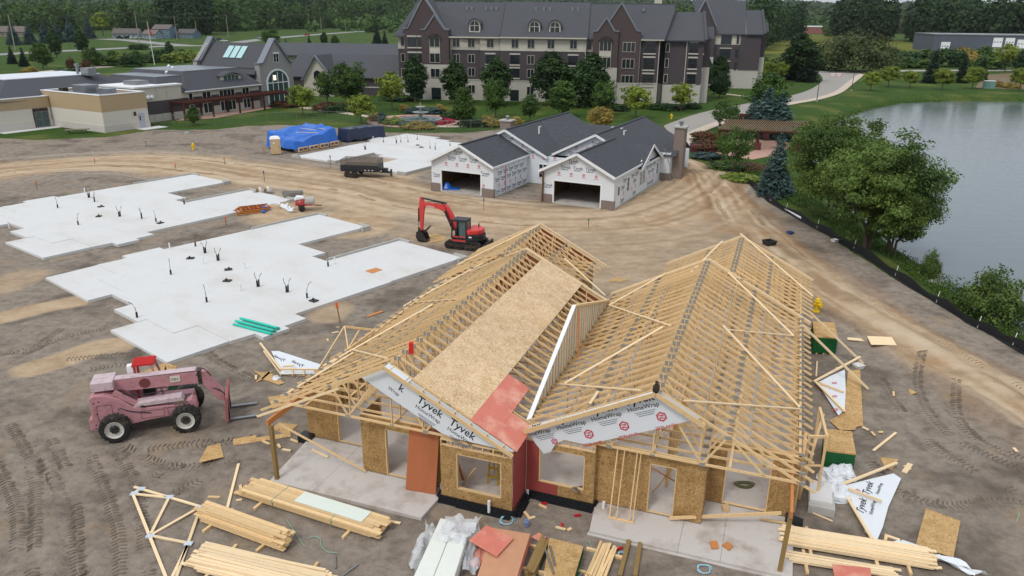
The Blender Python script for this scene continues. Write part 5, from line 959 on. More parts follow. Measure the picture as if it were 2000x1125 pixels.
# ================================================================== machines
RED = M("excavator red", rgb(206, 52, 48), .4, .08, 2, spec=.5, dirt=rgb(176, 60, 54), dscale=2)
PINK = M("faded pink paint", rgb(182, 130, 136), .6, .14, 2.5, dirt=rgb(156, 112, 112), dscale=3.2)
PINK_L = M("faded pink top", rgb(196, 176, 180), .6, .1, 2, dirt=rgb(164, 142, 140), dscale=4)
CABBLK = M("cab black", rgb(40, 42, 44), .45, .1, 2)
ex = thing("excavator", "red tracked excavator with raised boom on the sandy dirt", "excavator", (-3.55, 56.35, 0), math.pi - .32); ex.scale = (.96, .96, .93)
for s_ in (-1, 1):                       # tracks
    pts = []; r, hl = .36, 1.16
    for k in range(13): a = -math.pi / 2 + math.pi * k / 12; pts.append((hl + r * math.cos(a), r + r * math.sin(a)))
    for k in range(13): a = math.pi / 2 + math.pi * k / 12; pts.append((-hl + r * math.cos(a), r + r * math.sin(a)))
    inn = [(x * .9, .36 + (z - .36) * .78) for x, z in pts]; n = len(pts); mb = MB(); y0, y1 = s_ * .62, s_ * 1.06
    for i in range(n):
        j = (i + 1) % n; mb.add([(pts[i][0], y0, pts[i][1]), (pts[j][0], y0, pts[j][1]), (pts[j][0], y1, pts[j][1]), (pts[i][0], y1, pts[i][1]), (inn[i][0], y0, inn[i][1]), (inn[j][0], y0, inn[j][1]), (inn[j][0], y1, inn[j][1]), (inn[i][0], y1, inn[i][1])], [(0, 1, 2, 3), (4, 7, 6, 5), (0, 4, 5, 1), (3, 2, 6, 7)])
    tr = mb.build("track", RUBBER, ex)
    g = MB()
    for k in range(15): x = -1.2 + 2.4 * k / 14; g.box(x - .04, min(y0, y1), .715, x + .04, max(y0, y1), .745); g.box(x - .04, min(y0, y1), -.02, x + .04, max(y0, y1), .01)
    g.build("track_lug", RUBBER, tr)
    MB().box(-1.1, min(y0, y1) + .05, .2, 1.1, max(y0, y1) - .05, .55).build("track_frame", DARKST, ex)
    for x in (-1.16, 1.16): MB().lathe([(.26, -.2), (.26, .2)], (x, (y0 + y1) / 2, .36), 14, 'y').build("sprocket", DARKST, ex)
    m_ = MB()
    for x in (-.7, -.25, .2, .65): m_.lathe([(.12, -.19), (.12, .19)], (x, (y0 + y1) / 2, .18), 10, 'y')
    m_.build("track_roller", DARKST, ex)
MB().box(-.5, -.6, .35, .5, .6, .75).build("undercarriage", DARKST, ex)
MB().ext([(-1.75, -1.05, .1), (-1.95, -1.05, .05), (-1.9, -1.05, .65), (-1.75, -1.05, .6)], (0, 2.1, 0)).build("dozer_blade", DARKST, ex); MB().beam((-1.75, -.4, .35), (-.7, -.4, .45), .12, .12).build("blade_arm", DARKST, ex); MB().beam((-1.75, .4, .35), (-.7, .4, .45), .12, .12).build("blade_arm", DARKST, ex)
MB().prism([(.85, -1.0), (.95, .9), (-.6, 1.0), (-1.25, .75), (-1.5, .3), (-1.5, -.3), (-1.25, -.75), (-.6, -1.0)], .78, 1.02).build("turntable_body", CABBLK, ex, bevel=.03)
MB().prism([(-.35, .95), (-.65, .98), (-1.28, .74), (-1.54, .3), (-1.54, -.3), (-1.28, -.74), (-.65, -.98), (-.35, -.95)], 1.02, 1.3).build("counterweight", CABBLK, ex, bevel=.05)
MB().prism([(-.2, .92), (-.62, .95), (-1.22, .7), (-1.46, .3), (-1.46, -.3), (-1.22, -.7), (-.62, -.95), (-.2, -.92)], 1.3, 1.72).build("engine_hood", RED, ex, bevel=.1); MB().box(.0, -1.0, .82, .95, -.35, 1.25).build("side_cover", RED, ex, bevel=.04); MB().box(-.3, .93, .72, .9, 1.03, .84).build("red_skirt", RED, ex)
cab = MB()
for x, y in ((-.32, .02), (-.32, .95), (.85, .02), (.92, .95)): cab.beam((x, y, .95), (x - (.08 if x > 0 else 0), y, 2.45), .09, .09, (0, 1, 0))
for x in (.3,): cab.beam((x, .95, .95), (x, .95, 2.45), .06, .06, (0, 1, 0))
for z in (1.0, 2.42):
    cab.beam((-.32, .02, z), (-.32, .95, z), .09, .09); cab.beam((.85, .02, z), (.88, .95, z), .09, .09); cab.beam((-.32, .02, z), (.85, .02, z), .09, .09); cab.beam((-.32, .95, z), (.9, .95, z), .09, .09)
cab.build("cab_frame", CABBLK, ex); MB().box(-.4, -.05, 2.45, .86, 1.02, 2.56).build("cab_roof", CABBLK, ex, bevel=.05)
MB().box(-.28, .93, 1.05, .27, .945, 2.38).build("cab_door_glass", GLASS_G, ex); MB().box(-.345, .08, 1.5, -.335, .9, 2.38).build("rear_glass", GLASS_G, ex); MB().box(-.28, .03, 1.5, .8, .04, 2.38).build("cab_glass", GLASS_G, ex)
MB().box(-.15, .25, 1.0, .25, .75, 1.5).build("seat", CABBLK, ex, bevel=.05); MB().box(-.2, .28, 1.5, -.05, .72, 2.05).build("seat_back", CABBLK, ex, bevel=.05); MB().box(.55, .3, 1.0, .75, .7, 1.75).build("console", CABBLK, ex, bevel=.04); MB().box(-.3, .94, 1.0, .85, .955, 1.15).build("cab_sill", RED, ex)
def plate(nm, mat, pts, y, th): return MB().ext([(x, y - th / 2, z) for x, z in pts], (0, th, 0)).build(nm, mat, ex, bevel=.015)
plate("boom", RED, [(.75, 1.05), (1.0, 1.0), (1.55, 2.0), (2.05, 2.78), (2.6, 3.0), (3.75, 3.12), (3.95, 3.28), (3.9, 3.42), (3.7, 3.4), (2.45, 3.38), (1.95, 3.42), (1.65, 3.2), (1.05, 2.2)], -.3, .3)
lt = MB(); lettering(lt, "KUBOTA", (3.55, -.14, 3.12), (-1, 0, -.1), (-.1, 0, 1), .17, .01); lt.build("boom_lettering", WHITE_T, ex)
MB().beam((1.85, -.3, 3.5), (3.95, -.3, 3.75), .12, .12).build("arm_cylinder", CABBLK, ex); MB().beam((3.0, -.3, 3.64), (4.05, -.3, 3.77), .07, .07).build("cylinder_rod", STEEL, ex)
plate("arm", RED, [(3.7, 3.25), (4.0, 3.85), (4.15, 3.85), (4.25, 3.2), (4.2, 1.0), (4.02, .95), (3.85, 2.6)], -.3, .24); MB().beam((1.15, .0, 1.3), (1.9, .0, 2.9), .13, .13).build("boom_cylinder", CABBLK, ex); MB().beam((1.6, 0, 2.3), (1.95, 0, 3.0), .07, .07).build("cylinder_rod", STEEL, ex)
MB().beam((4.32, -.3, 2.9), (4.36, -.3, 1.7), .11, .11).build("bucket_cylinder", CABBLK, ex); MB().beam((4.36, -.3, 1.7), (4.4, -.3, 1.15), .06, .06).build("cylinder_rod", STEEL, ex); plate("bucket_link", DARKST, [(4.45, 1.2), (4.4, .75), (4.1, .75), (4.05, 1.05)], -.3, .2); plate("thumb", DARKST, [(3.95, .95), (3.65, 1.15), (3.35, 1.45), (3.3, 1.35), (3.6, 1.0), (3.95, .7)], -.3, .24)
bk = MB(); prof = [(4.45, .85), (4.5, .4), (4.3, .08), (3.9, .0), (3.55, .12)]; th_ = [(4.38, .85), (4.42, .43), (4.26, .16), (3.9, .08), (3.58, .18)]
for (a, b_), (c_, d_) in zip(zip(prof[:-1], prof[1:]), zip(th_[:-1], th_[1:])): bk.ext([(a[0], -.7, a[1]), (b_[0], -.7, b_[1]), (d_[0], -.7, d_[1]), (c_[0], -.7, c_[1])], (0, .8, 0))
for y in (-.7, .07): bk.ext([(p[0], y, p[1]) for p in prof] + [(3.8, y, .75), (4.2, y, .95)], (0, .03, 0))
bk.build("bucket", DARKST, ex)
for pts in (((1.0, -.12, 1.3), (1.6, -.12, 2.5), (2.1, -.12, 3.45), (2.8, -.12, 3.45)), ((1.1, -.47, 1.3), (1.7, -.47, 2.6), (2.2, -.47, 3.4), (3.4, -.47, 3.45), (3.9, -.47, 3.2), (4.1, -.47, 2.4))): MB().tube(smooth_line(list(pts)), .025, 6).build("hydraulic_hose", CABBLK, ex)
MB().tube([(.85, 1.0, 1.1), (.88, 1.05, 1.9), (.7, 1.05, 2.0)], .018, 6).build("handrail", CABBLK, ex); MB().box(.9, 1.05, 2.0, .94, 1.25, 2.3).build("mirror", CABBLK, ex); MB().lathe([(.06, 1.7), (.06, 2.0)], (-.9, -.4, 0), 8).build("exhaust_pipe", DARKST, ex); MB().box(-1.3, -.6, 1.4, -1.28, .6, 1.6).build("vent_grille", CABBLK, ex)
MB().box(-.8, .97, 1.1, -.55, .99, 1.2).build("decal", WHITE_T, ex)
# telehandler
te = thing("telehandler", "faded pink telehandler with forks lowered on the dark dirt", "telehandler", (-16.5, 27.45, 0), rad(17.7))
def wheel(par, x, y, r=.61, w=.42, side=-1, rim=WHITE_T):
    wt = MB().lathe([(r * .62, -w / 2), (r * .9, -w / 2), (r, -w * .32), (r, w * .32), (r * .9, w / 2), (r * .62, w / 2), (r * .6, 0), (r * .62, -w / 2)], (x, y, r), 28, 'y', False).build("wheel", RUBBER, par)
    g = MB()
    for k in range(20):
        a = 2 * math.pi * k / 20
        for s_ in (-1, 1): a2 = a + (math.pi / 20 if s_ > 0 else 0); g.beam((x + r * .99 * math.cos(a2), y, r + r * .99 * math.sin(a2)), (x + r * .97 * math.cos(a2 + .2), y + s_ * w * .5, r + r * .97 * math.sin(a2 + .2)), .05, .05, (math.cos(a2), 0, math.sin(a2)))
    g.build("tread_lug", RUBBER, wt)
    MB().lathe([(r * .3, 0), (r * .35, .05), (r * .55, .06), (r * .62, 0.15), (r * .62, .0)], (x, y + side * w * .32, r), 24, 'y').build("rim", rim, wt) if side > 0 else MB().lathe([(r * .62, 0), (r * .62, -.12), (r * .55, -.03), (r * .35, -.02), (r * .3, 0)], (x, y - w * .3, r), 24, 'y').build("rim", rim, wt)
    MB().lathe([(r * .2, -.1), (r * .2, .1)], (x, y + side * (w * .3 + .02), r), 12, 'y').build("hub", DARKST, wt)
    g = MB()
    for k in range(9): a = 2 * math.pi * k / 9; g.lathe([(.03, -.03), (.03, .03)], (x + r * .28 * math.cos(a), y + side * (w * .32 + .02), r + r * .28 * math.sin(a)), 6, 'y')
    g.build("lug_nut", DARKST, wt)
    return wt
for x in (0, 2.75):
    for y, s_ in ((.2, -1), (2.15, 1)): wheel(te, x, y, .6, .42, s_, M("rim grey white", rgb(196, 192, 182), .6, .1, 4))
def tp(nm, mat, pts, y0, y1, bev=.02): return MB().ext([(x, y0, z) for x, z in pts], (0, y1 - y0, 0)).build(nm, mat, te, bevel=bev)
tp("chassis", PINK, [(-.85, .55), (-.85, 1.9), (-.7, 2.0), (-.3, 2.0), (.3, 1.75), (.75, 1.3), (1.2, 1.2), (2.7, 1.15), (3.05, 1.35), (3.2, 1.2), (3.25, .85), (3.0, .75), (1.2, .62), (.4, .5), (-.3, .5)], .48, 1.0)
tp("chassis", PINK, [(-.85, .55), (-.85, 1.9), (-.3, 2.0), (.3, 1.75), (.75, 1.25), (3.05, 1.2), (3.1, .8), (1.2, .62), (-.3, .5)], 1.35, 1.85)
tp("rear_weight", PINK, [(-1.0, .45), (-1.0, .95), (-.8, .95), (-.8, .45)], .5, 1.8)
tp("engine_deck", PINK_L, [(.75, 1.28), (.9, 1.45), (2.0, 1.5), (2.65, 1.52), (2.75, 1.3)], .5, .98); MB().box(1.0, .99, .62, 2.9, 1.36, 1.2).build("transmission_housing", DARKST, te)
MB().box(-.2, .75, .45, .2, 1.6, .75).build("rear_axle", DARKST, te); MB().box(2.55, .4, .45, 2.95, 1.95, .75).build("front_axle", DARKST, te); MB().box(-.3, .55, .58, .3, .58, .62).build("step", DARKST, te)
tp("boom", PINK, [(-.75, 1.98), (-.75, 2.3), (-.6, 2.42), (3.35, 2.36), (3.35, 1.82), (.55, 1.86), (.3, 1.95)], .98, 1.38, .02); MB().box(-.6, .98, 2.42, 3.3, 1.38, 2.45).build("boom_top", PINK_L, te); MB().box(-.75, .7, 2.1, .1, 1.66, 2.5).build("boom_pivot", PINK_L, te, bevel=.03)
sp = MB(); sp.box(2.25, .95, 2.02, 2.65, .975, 2.3); sp.build("maker_plate", M("cream plate", rgb(206, 200, 186), .6), te); lt = MB(); lettering(lt, "CBH", (2.28, .945, 2.1), (1, 0, 0), (0, 0, 1), .15, .008); lt.build("maker_lettering", INK, te)
MB().lathe([(.22, 0), (.22, .01)], (1.25, .965, 2.13), 18, 'y').build("rust_patch", M("rust patch", rgb(112, 60, 58), .9), te)
MB().beam((.1, .62, 2.05), (1.1, .62, 1.2), .17, .17).build("lift_cylinder", PINK, te); MB().lathe([(.12, -.12), (.12, .12)], (1.1, .62, 1.22), 10, 'y').build("cylinder_pin", DARKST, te); MB().beam((.1, 1.75, 2.05), (1.1, 1.75, 1.2), .17, .17).build("lift_cylinder", PINK, te)
MB().box(3.35, 1.0, 1.75, 3.5, 1.36, 2.4).build("boom_head_collar", DARKST, te); tp("gooseneck", PINK, [(3.45, 2.35), (3.75, 2.3), (3.9, 1.9), (4.35, 1.2), (4.3, .75), (4.05, .9), (3.5, 1.75)], 1.02, 1.34)
MB().ext([(4.3, .3, .12), (4.42, .3, .12), (4.5, .3, 1.25), (4.4, .3, 1.28)], (0, 1.9, 0)).build("fork_carriage", M("rusty pink", rgb(158, 92, 92), .8, .2, 4), te)
for y in (.5, 1.7): MB().box(4.38, y, .06, 5.6, y + .13, .12).build("fork", STEEL, te); MB().box(4.38, y, .1, 4.48, y + .13, 1.1).build("fork_shank", DARKST, te)
CR = M("cab red", rgb(170, 44, 40), .55, .12, 3)
for x, y in ((.85, 1.45), (.85, 2.2), (1.85, 1.45), (1.9, 2.2)): MB().beam((x, y, 1.2), (x + (-.35 if x > 1.5 else 0), y, 2.75), .08, .08, (0, 1, 0)).build("cab_post", CR if x < 1 else PINK, te)
MB().box(.75, 1.4, 2.74, 1.65, 2.28, 2.78).build("cab_roof_frame", CR, te); m_ = MB()
for k in range(8): m_.beam((.78, 1.45 + k * .11, 2.8), (1.62, 1.45 + k * .11, 2.8), .05, .03)
m_.build("cab_roof_bar", M("bright red bar", rgb(200, 40, 36), .5), te); MB().box(1.0, 1.6, 1.2, 1.5, 2.1, 1.7).build("seat", CABBLK, te, bevel=.05); MB().box(.82, 1.42, .7, 1.9, 2.24, 1.2).build("cab_floor", PINK, te); MB().box(.55, 1.5, 2.3, .85, 1.8, 2.75).build("headrest_guard", WHITE_T, te)
for pts in (((.2, .66, 1.98), (.9, .7, 1.75), (2.2, .9, 1.7), (3.3, .95, 1.8)), ((-.2, .6, 1.7), (.5, .46, 1.2), (1.4, .47, .95)), ((3.3, .94, 2.2), (3.6, .98, 2.5), (3.9, 1.0, 2.1)), ((3.9, 1.0, 1.5), (4.2, .95, 1.35), (4.4, .9, 1.1))): MB().tube(smooth_line(list(pts)), .022, 6).build("hydraulic_hose", CABBLK, te)
for x0, z0, x1, z1 in ((-.62, .85, -.05, 1.55), (1.0, .72, 1.9, 1.05), (2.05, .75, 2.55, 1.08)):
    m_ = MB()
    for a in ((x0, z0, x1, z0 + .015), (x0, z1, x1, z1 + .015), (x0, z0, x0 + .015, z1), (x1, z0, x1 + .015, z1)): m_.box(a[0], .472, a[1], a[2], .479, a[3])
    m_.build("panel_seam", DARKST, te)
m_ = MB()
for x, z in ((-.7, 1.7), (-.5, 1.75), (-.65, 1.2), (.2, 1.3), (-.75, .7), (.45, .8), (1.95, 1.1)): m_.lathe([(.03, -.01), (.03, .01)], (x, .475, z), 8, 'y')
m_.build("bolt_head", DARKST, te); MB().box(1.9, 2.2, 1.9, 1.95, 2.42, 2.15).build("mirror", CABBLK, te); MB().box(2.3, .47, 1.2, 2.9, .5, 1.28).build("mud_streak", M("dried mud", rgb(120, 104, 86), .95, .2, 6), te)
# black dump trailer
p = G(705, 347); tr = thing("dump_trailer", "black tandem-axle dump trailer with mesh sides beside the far slab", "trailer", (p[0], p[1] + 1.0, 0), -.12)
MB().box(-2.1, -1.0, .65, 2.1, 1.0, .75).build("bed_floor", CABBLK, tr)
for y in (-1.05, .97): MB().box(-2.15, y, .7, 2.15, y + .08, 1.35).build("bed_side", CABBLK, tr)
MB().box(2.07, -.97, .7, 2.15, .97, 1.35).build("bed_front", CABBLK, tr); MB().box(-2.15, -.97, .7, -2.07, .97, 1.3).build("tail_gate", CABBLK, tr)
MESH = M("rusty mesh panel", rgb(120, 112, 102), .8, .15, 6)
for y in (-1.02, 1.0):
    m_ = MB()
    for k in range(9): x = -2.1 + k * .525; m_.box(x - .02, y - .01, 1.35, x + .02, y + .01, 1.95)
    for k in range(6): m_.box(-2.1, y - .008, 1.4 + k * .1, 2.1, y + .008, 1.46 + k * .1)
    m_.build("mesh_side", MESH, tr)
for x in (-2.1, 2.1):
    m_ = MB()
    for k in range(6): m_.box(x - .008, -1, 1.4 + k * .1, x + .008, 1, 1.46 + k * .1)
    m_.build("mesh_end", MESH, tr)
for x in (-1.35, -.55):
    for y, s_ in ((-1.15, -1), (1.15, 1)): w_ = MB().lathe([(.2, -.11), (.36, -.11), (.38, 0), (.36, .11), (.2, .11)], (x, y, .38), 18, 'y').build("wheel", RUBBER, tr); MB().lathe([(.2, -.06), (.08, -.1), (.08, .1), (.2, .06)], (x, y, .38), 14, 'y').build("rim", STEEL, w_)
for s_ in (-1, 1): MB().box(-1.85, s_ * 1.15 - .13, .78, -.05, s_ * 1.15 + .13, .83).build("fender", CABBLK, tr)
for y in (-.6, .6): MB().beam((2.1, y, .6), (3.3, y * .1, .5), .1, .12).build("drawbar", CABBLK, tr)
MB().box(3.2, -.1, .1, 3.4, .1, .85).build("jack", DARKST, tr); MB().box(2.3, -.3, .6, 2.9, .3, .95).build("tool_box", CABBLK, tr)
for x in (.6, 1.0, 1.4): MB().box(x, -1.065, .8, x + .15, -1.052, .88).build("marker_light", WHITE_T, tr)
# mortar mixer
p = G(594, 411); mx_ = thing("mortar_mixer", "red and white towable mortar mixer beside the sand pile", "mixer", (p[0], p[1], 0), .3)
MR = M("mixer red", rgb(178, 62, 58), .5, .15, 3, dirt=rgb(200, 180, 172), dscale=2)
MB().ext([(-.75, -.4, .55), (.15, -.4, .55), (.15, -.4, 1.05), (-.05, -.4, 1.25), (-.55, -.4, 1.3), (-.75, -.4, 1.1)], (0, .8, 0)).build("engine_cover", MR, mx_, bevel=.05); MB().ext([(-.78, -.42, 1.08), (.1, -.42, 1.2), (.0, -.42, 1.3), (-.55, -.42, 1.36)], (0, .84, 0)).build("cover_lid", WHITE_T, mx_)
MB().lathe([(.15, -.5), (.42, -.42), (.42, .42), (.15, .5)], (.5, 0, .85), 18, 'x').build("mixing_drum", M("cement grey drum", rgb(170, 166, 160), .8, .1, 3), mx_); MB().box(.1, -.45, .5, .95, .45, .6).build("drum_frame", MR, mx_)
for y in (-.55, .55): MB().lathe([(.12, -.09), (.28, -.09), (.3, 0), (.28, .09), (.12, .09)], (-.2, y, .3), 16, 'y').build("wheel", RUBBER, mx_)
MB().beam((.9, 0, .45), (1.6, 0, .4), .08, .08).build("tow_bar", DARKST, mx_)
# portable toilet
p = G(537, 303); po = thing("portable_toilet", "tan portable toilet with white roof beside the blue tarp", "portable toilet", (p[0], p[1] + .6, 0), .35)
TB = M("tan plastic", rgb(196, 170, 130), .6, .05, 2)
MB().box(-.6, -.6, .08, .6, .6, 2.0).build("cabin", TB, po, bevel=.05); MB().box(-.62, -.62, 0, .62, .62, .1).build("skid_base", M("base grey", rgb(90, 86, 80), .8), po)
MB().add([(-.66, -.66, 2.0), (.66, -.66, 2.0), (.66, .66, 2.0), (-.66, .66, 2.0), (-.5, -.5, 2.25), (.5, -.5, 2.25), (.5, .5, 2.25), (-.5, .5, 2.25), (0, 0, 2.38)], [(0, 1, 5, 4), (1, 2, 6, 5), (2, 3, 7, 6), (3, 0, 4, 7), (4, 5, 8), (5, 6, 8), (6, 7, 8), (7, 4, 8), (0, 3, 2, 1)]).build("roof", PVC, po)
MB().box(-.45, -.625, .2, .42, -.6, 1.92).build("door", TB, po); MB().box(-.35, -.64, 1.45, -.1, -.625, 1.6).build("door_sign", PVC, po); MB().box(.28, -.66, 1.0, .36, -.62, 1.1).build("door_handle", DARKST, po)
# tarps over pallets
def drape(name, mat, foot, ztop, sag, par, seed, skirt=.25):
    n = 26; P = [Vector((*p, 0)) for p in foot]; vs_, fs = [], []
    for j in range(n + 1):
        for i in range(n + 1):
            u, v = i / n, j / n; q = P[0] * (1 - u) * (1 - v) + P[1] * u * (1 - v) + P[2] * u * v + P[3] * (1 - u) * v
            e = min(u, 1 - u, v, 1 - v); z0 = ztop(u, v) + (vnoise(u * 9, v * 9, 1, seed) - .5) * sag
            if e < .5 / n: cz = skirt + .35 * float(vnoise(u * 14, v * 14, 1, seed + 2)); out = .18 * (float(vnoise(u * 30, v * 30, 1, seed + 5)) - .3); c0 = sum(P, Vector()) / 4; q = q + (q - c0).normalized() * out; z = cz
            else: z = float(z0)
            vs_.append((q.x, q.y, z)); 
    for j in range(n):
        for i in range(n): a = j * (n + 1) + i; fs.append((a, a + 1, a + n + 2, a + n + 1))
    return MB().add(vs_, fs).build(name, mat, par, smooth=False)
BLUE = M("blue tarp", rgb(30, 100, 190), .4, .12, 1.5, bump=.5, bscale=3, spec=.5); NAVY = M("navy tarp", rgb(36, 46, 72), .35, .15, 1.2, bump=.6, bscale=3, spec=.5)
c0 = G(580, 290); tt = thing("tarped_pallets", "bright blue tarp over pallets of material behind the toilet", "tarp", (c0[0], c0[1], 0))
foot = [(x - c0[0], y - c0[1]) for x, y in ((-33.0, 101.0), (-28.2, 97.2), (-24.0, 104.2), (-29.6, 109.0))]
drape("blue_tarp", BLUE, foot, lambda u, v: 2.2 - .75 * ss(.15, .55, u) * (1 - ss(.55, .95, v)) + .2 * v, .6, tt, 5)
for k in range(4):
    q = Vector((*foot[1], 0)).lerp(Vector((*foot[2], 0)), .08 + k * .235); d_ = (Vector((*foot[2], 0)) - Vector((*foot[1], 0))).normalized(); pl = MB()
    nrm = Vector((d_.y, -d_.x, 0)) * .16
    for z in (.08, .5): pl.ext([q + nrm + Vector((0, 0, z)), q + nrm + d_ * 1.6 + Vector((0, 0, z)), q + nrm + d_ * 1.6 - nrm * 5 + Vector((0, 0, z)), q + nrm - nrm * 5 + Vector((0, 0, z))], (0, 0, .12))
    for k2 in (0, .75, 1.5): pl.ext([q + nrm + d_ * k2 + Vector((0, 0, .2)), q + nrm + d_ * (k2 + .1) + Vector((0, 0, .2)), q + nrm + d_ * (k2 + .1) - nrm * 5 + Vector((0, 0, .2)), q + nrm + d_ * k2 - nrm * 5 + Vector((0, 0, .2))], (0, 0, .3))
    pl.build("pallet", W_LUM, tt)
m_ = MB()
for k, (a, b_) in enumerate((((.3, .62), (.72, .7)), ((.5, .82), (.95, .86)), ((.62, .3), (.98, .55)))):
    f_ = lambda u, v: Vector((*foot[0], 0)) * (1 - u) * (1 - v) + Vector((*foot[1], 0)) * u * (1 - v) + Vector((*foot[2], 0)) * u * v + Vector((*foot[3], 0)) * (1 - u) * v
    m_.beam(f_(*a) + Vector((0, 0, 2.2)), f_(*b_) + Vector((0, 0, 2.12)), .1, .05)
m_.build("weight_boards", W_PALE, tt)
c0 = G(690, 272); tt = thing("tarped_stack", "long stack under a dark navy tarp behind the far slab", "tarp", (c0[0], c0[1], 0))
drape("navy_tarp", NAVY, [(x - c0[0], y - c0[1]) for x, y in ((-25.0, 107.6), (-23.2, 106.0), (-18.6, 111.0), (-20.4, 112.6))], lambda u, v: 1.85 - .1 * v + 0 * u, .2, tt, 9, .02)
# ================================================================== lumber and sheet stacks (each board is a part)
def pile(label, a, b_, wid, nacross, layers, bw=.14, bh=.04, z0=.1, mat=W_LUM, jit=.25, fan=0.0, group=None, rows=None):
    a, b_ = Vector((*a, 0)), Vector((*b_, 0)); d_ = b_ - a; ln = d_.length; d_ /= ln; n = Vector((-d_.y, d_.x, 0)); c0 = (a + b_) / 2
    t_ = thing("lumber_stack", label, "lumber", (c0.x, c0.y, 0), math.atan2(d_.y, d_.x), group); mesh = {}
    for l_ in range(layers):
        na = nacross if rows is None else rows[l_]
        for k in range(na):
            key = random.randrange(4)
            if key not in mesh: mesh[key] = MB().box(-ln * (.5 - .015 * key), -bw / 2 + .004, 0, ln * (.5 - .01 * key), bw / 2 - .004, bh - .003).mesh("board", mat)
            y = (k - (na - 1) / 2) * wid / nacross; inst("board", mesh[key], t_, (random.uniform(-jit, jit), y + random.uniform(-.012, .012), z0 + l_ * bh), (0, 0, random.uniform(-fan, fan)))
    for x in (-ln * .32, ln * .32): MB().box(x - .05, -wid / 2 - .35, .0, x + .05, wid / 2 + .3, z0 - .003).build("bearer", W_LUM, t_)
    return t_
def wd(*p): return [G(*q)[:2] for q in p]
e = wd((400, 1008), (560, 1066)); pile("short bundle of stacked boards next to the loose roof truss", e[0], e[1], .75, 5, 9, .15, .045, rows=[5, 5, 5, 5, 5, 5, 4, 4, 3])
e = wd((482, 958), (748, 1042)); p2 = pile("long lumber bundle with a white foam board in front of the left porch", e[0], e[1], .95, 6, 6, .155, .045)
MB().box(-.6, -.2, .375, 2.3, .42, .4).build("foam_board", M("pale green foam", rgb(214, 222, 212), .7, .03), p2); m_ = MB()
for x in (-1.4, 1.2): m_.box(x, -.49, .1, x + .02, .49, .376)
m_.build("strap", M("green strap", rgb(120, 160, 140), .5), p2)
e = wd((385, 1092), (640, 1150)); pile("loose fanned pile of pale boards at the bottom left edge", e[0], e[1], 1.25, 10, 4, .12, .04, mat=W_PALE, jit=.3, fan=.025, rows=[10, 10, 9, 6])
e = wd((1528, 1052), (1822, 1100)); pile("wide pile of pale studs right of the right porch", e[0], e[1], 1.0, 9, 5, .11, .045, mat=W_PALE, jit=.18, fan=.012, rows=[9, 9, 9, 8, 5])
e = wd((1532, 1092), (1760, 1128)); pile("low row of pale studs below the wide stud pile", e[0], e[1], .5, 4, 2, .11, .045, mat=W_PALE, jit=.15, fan=.03)
e = wd((1188, 1072), (1160, 1140)); pile("short studs standing in a row at the bottom edge", e[0], e[1], .65, 6, 2, .1, .045, mat=W_LUM, jit=.12, fan=.04)
e = wd((1065, 1062), (1035, 1130)); pile("weathered boards beside the osb stack at the bottom edge", e[0], e[1], .35, 3, 4, .12, .05, mat=W_TREAT, jit=.08, fan=.03)
for u0, v0, u1, v1 in ((1228, 1060, 1210, 1130), (1250, 1065, 1240, 1130)):
    p, q = G(u0, v0), G(u1, v1); o = MB().beam((p[0], p[1], .07), (q[0], q[1], .07), .14, .14).build("treated_post", W_TREAT); tag(o, "treated wood post lying at the bottom edge by the stud row", "post", "loose treated posts")
def sheets(label, quad, h, mat_top, side, n=10, nm="sheet_stack", top=True):
    c0 = np.mean(np.array(quad), 0); t_ = thing(nm, label, "sheet stack", (c0[0], c0[1], 0)); lo = [(x - c0[0], y - c0[1]) for x, y in quad]
    for k in range(n): j = lambda: random.uniform(-.01, .01); dx, dy = j(), j(); MB().prism([(x + dx, y + dy) for x, y in lo], .08 + h * k / n, .08 + h * (k + 1) / n - .004).build("sheet", side if k < n - 1 else mat_top, t_)
    for s_ in (-.6, 0, .6): x0, x1 = np.array(lo[0]) * (1 - .5 - s_ / 2) + np.array(lo[1]) * (.5 + s_ / 2), np.array(lo[3]) * (1 - .5 - s_ / 2) + np.array(lo[2]) * (.5 + s_ / 2); MB().beam((*x0, .037), (*x1, .037), .09, .074).build("bearer", W_LUM, t_)
    return t_
GREEN = M("green sealed edge", rgb(14, 84, 40), .6, .08, 4); OSBT = osbmat("osb stack top", rgb(150, 116, 70), rgb(186, 150, 100), rgb(206, 174, 126))
def gstack(label, top4, h): sheets(label, [G(u, v, h + .08)[:2] for u, v in top4], h, OSBT, GREEN, 12)
gstack("green-edged osb stack beside the yellow hydrant", ((1591, 657), (1637, 659), (1630, 630), (1587, 627)), .95)
gstack("green-edged osb stack beside the white plastic bags", ((1608, 878), (1672, 886), (1664, 842), (1611, 837)), .85)
gstack("green-edged osb stack behind the pink telehandler", ((240, 742), (332, 742), (345, 715), (322, 708)), .9)
o = MB().prism([G(u, v, .42)[:2] for u, v in ((1060, 1150), (1112, 1160), (1140, 1066), (1078, 1052))], 0, .005)
gstack("green-edged osb stack with grey pipes on top at the bottom edge", ((1058, 1150), (1112, 1160), (1140, 1066), (1073, 1050)), .38)
for (u0, v0), (u1, v1) in (((1065, 1073), (1081, 1120)), ((1074, 1066), (1084, 1104))):
    p, q = G(u0, v0, .5), G(u1, v1, .5); o = MB().tube([(p[0], p[1], .5), (q[0], q[1], .5)], .035, 8).build("grey_pipe", STEEL); tag(o, "thin grey pipe lying on the osb stack", "pipe", "grey pipes on the osb stack")
rs = sheets("stack of red-edged plywood with a loose red sheet on top at the bottom edge", [G(u, v, .5)[:2] for u, v in ((925, 1150), (1000, 1158), (1036, 1042), (962, 1030))], .42, M("raw plywood", rgb(190, 140, 108), .8, .15, 3), RED_P, 12)
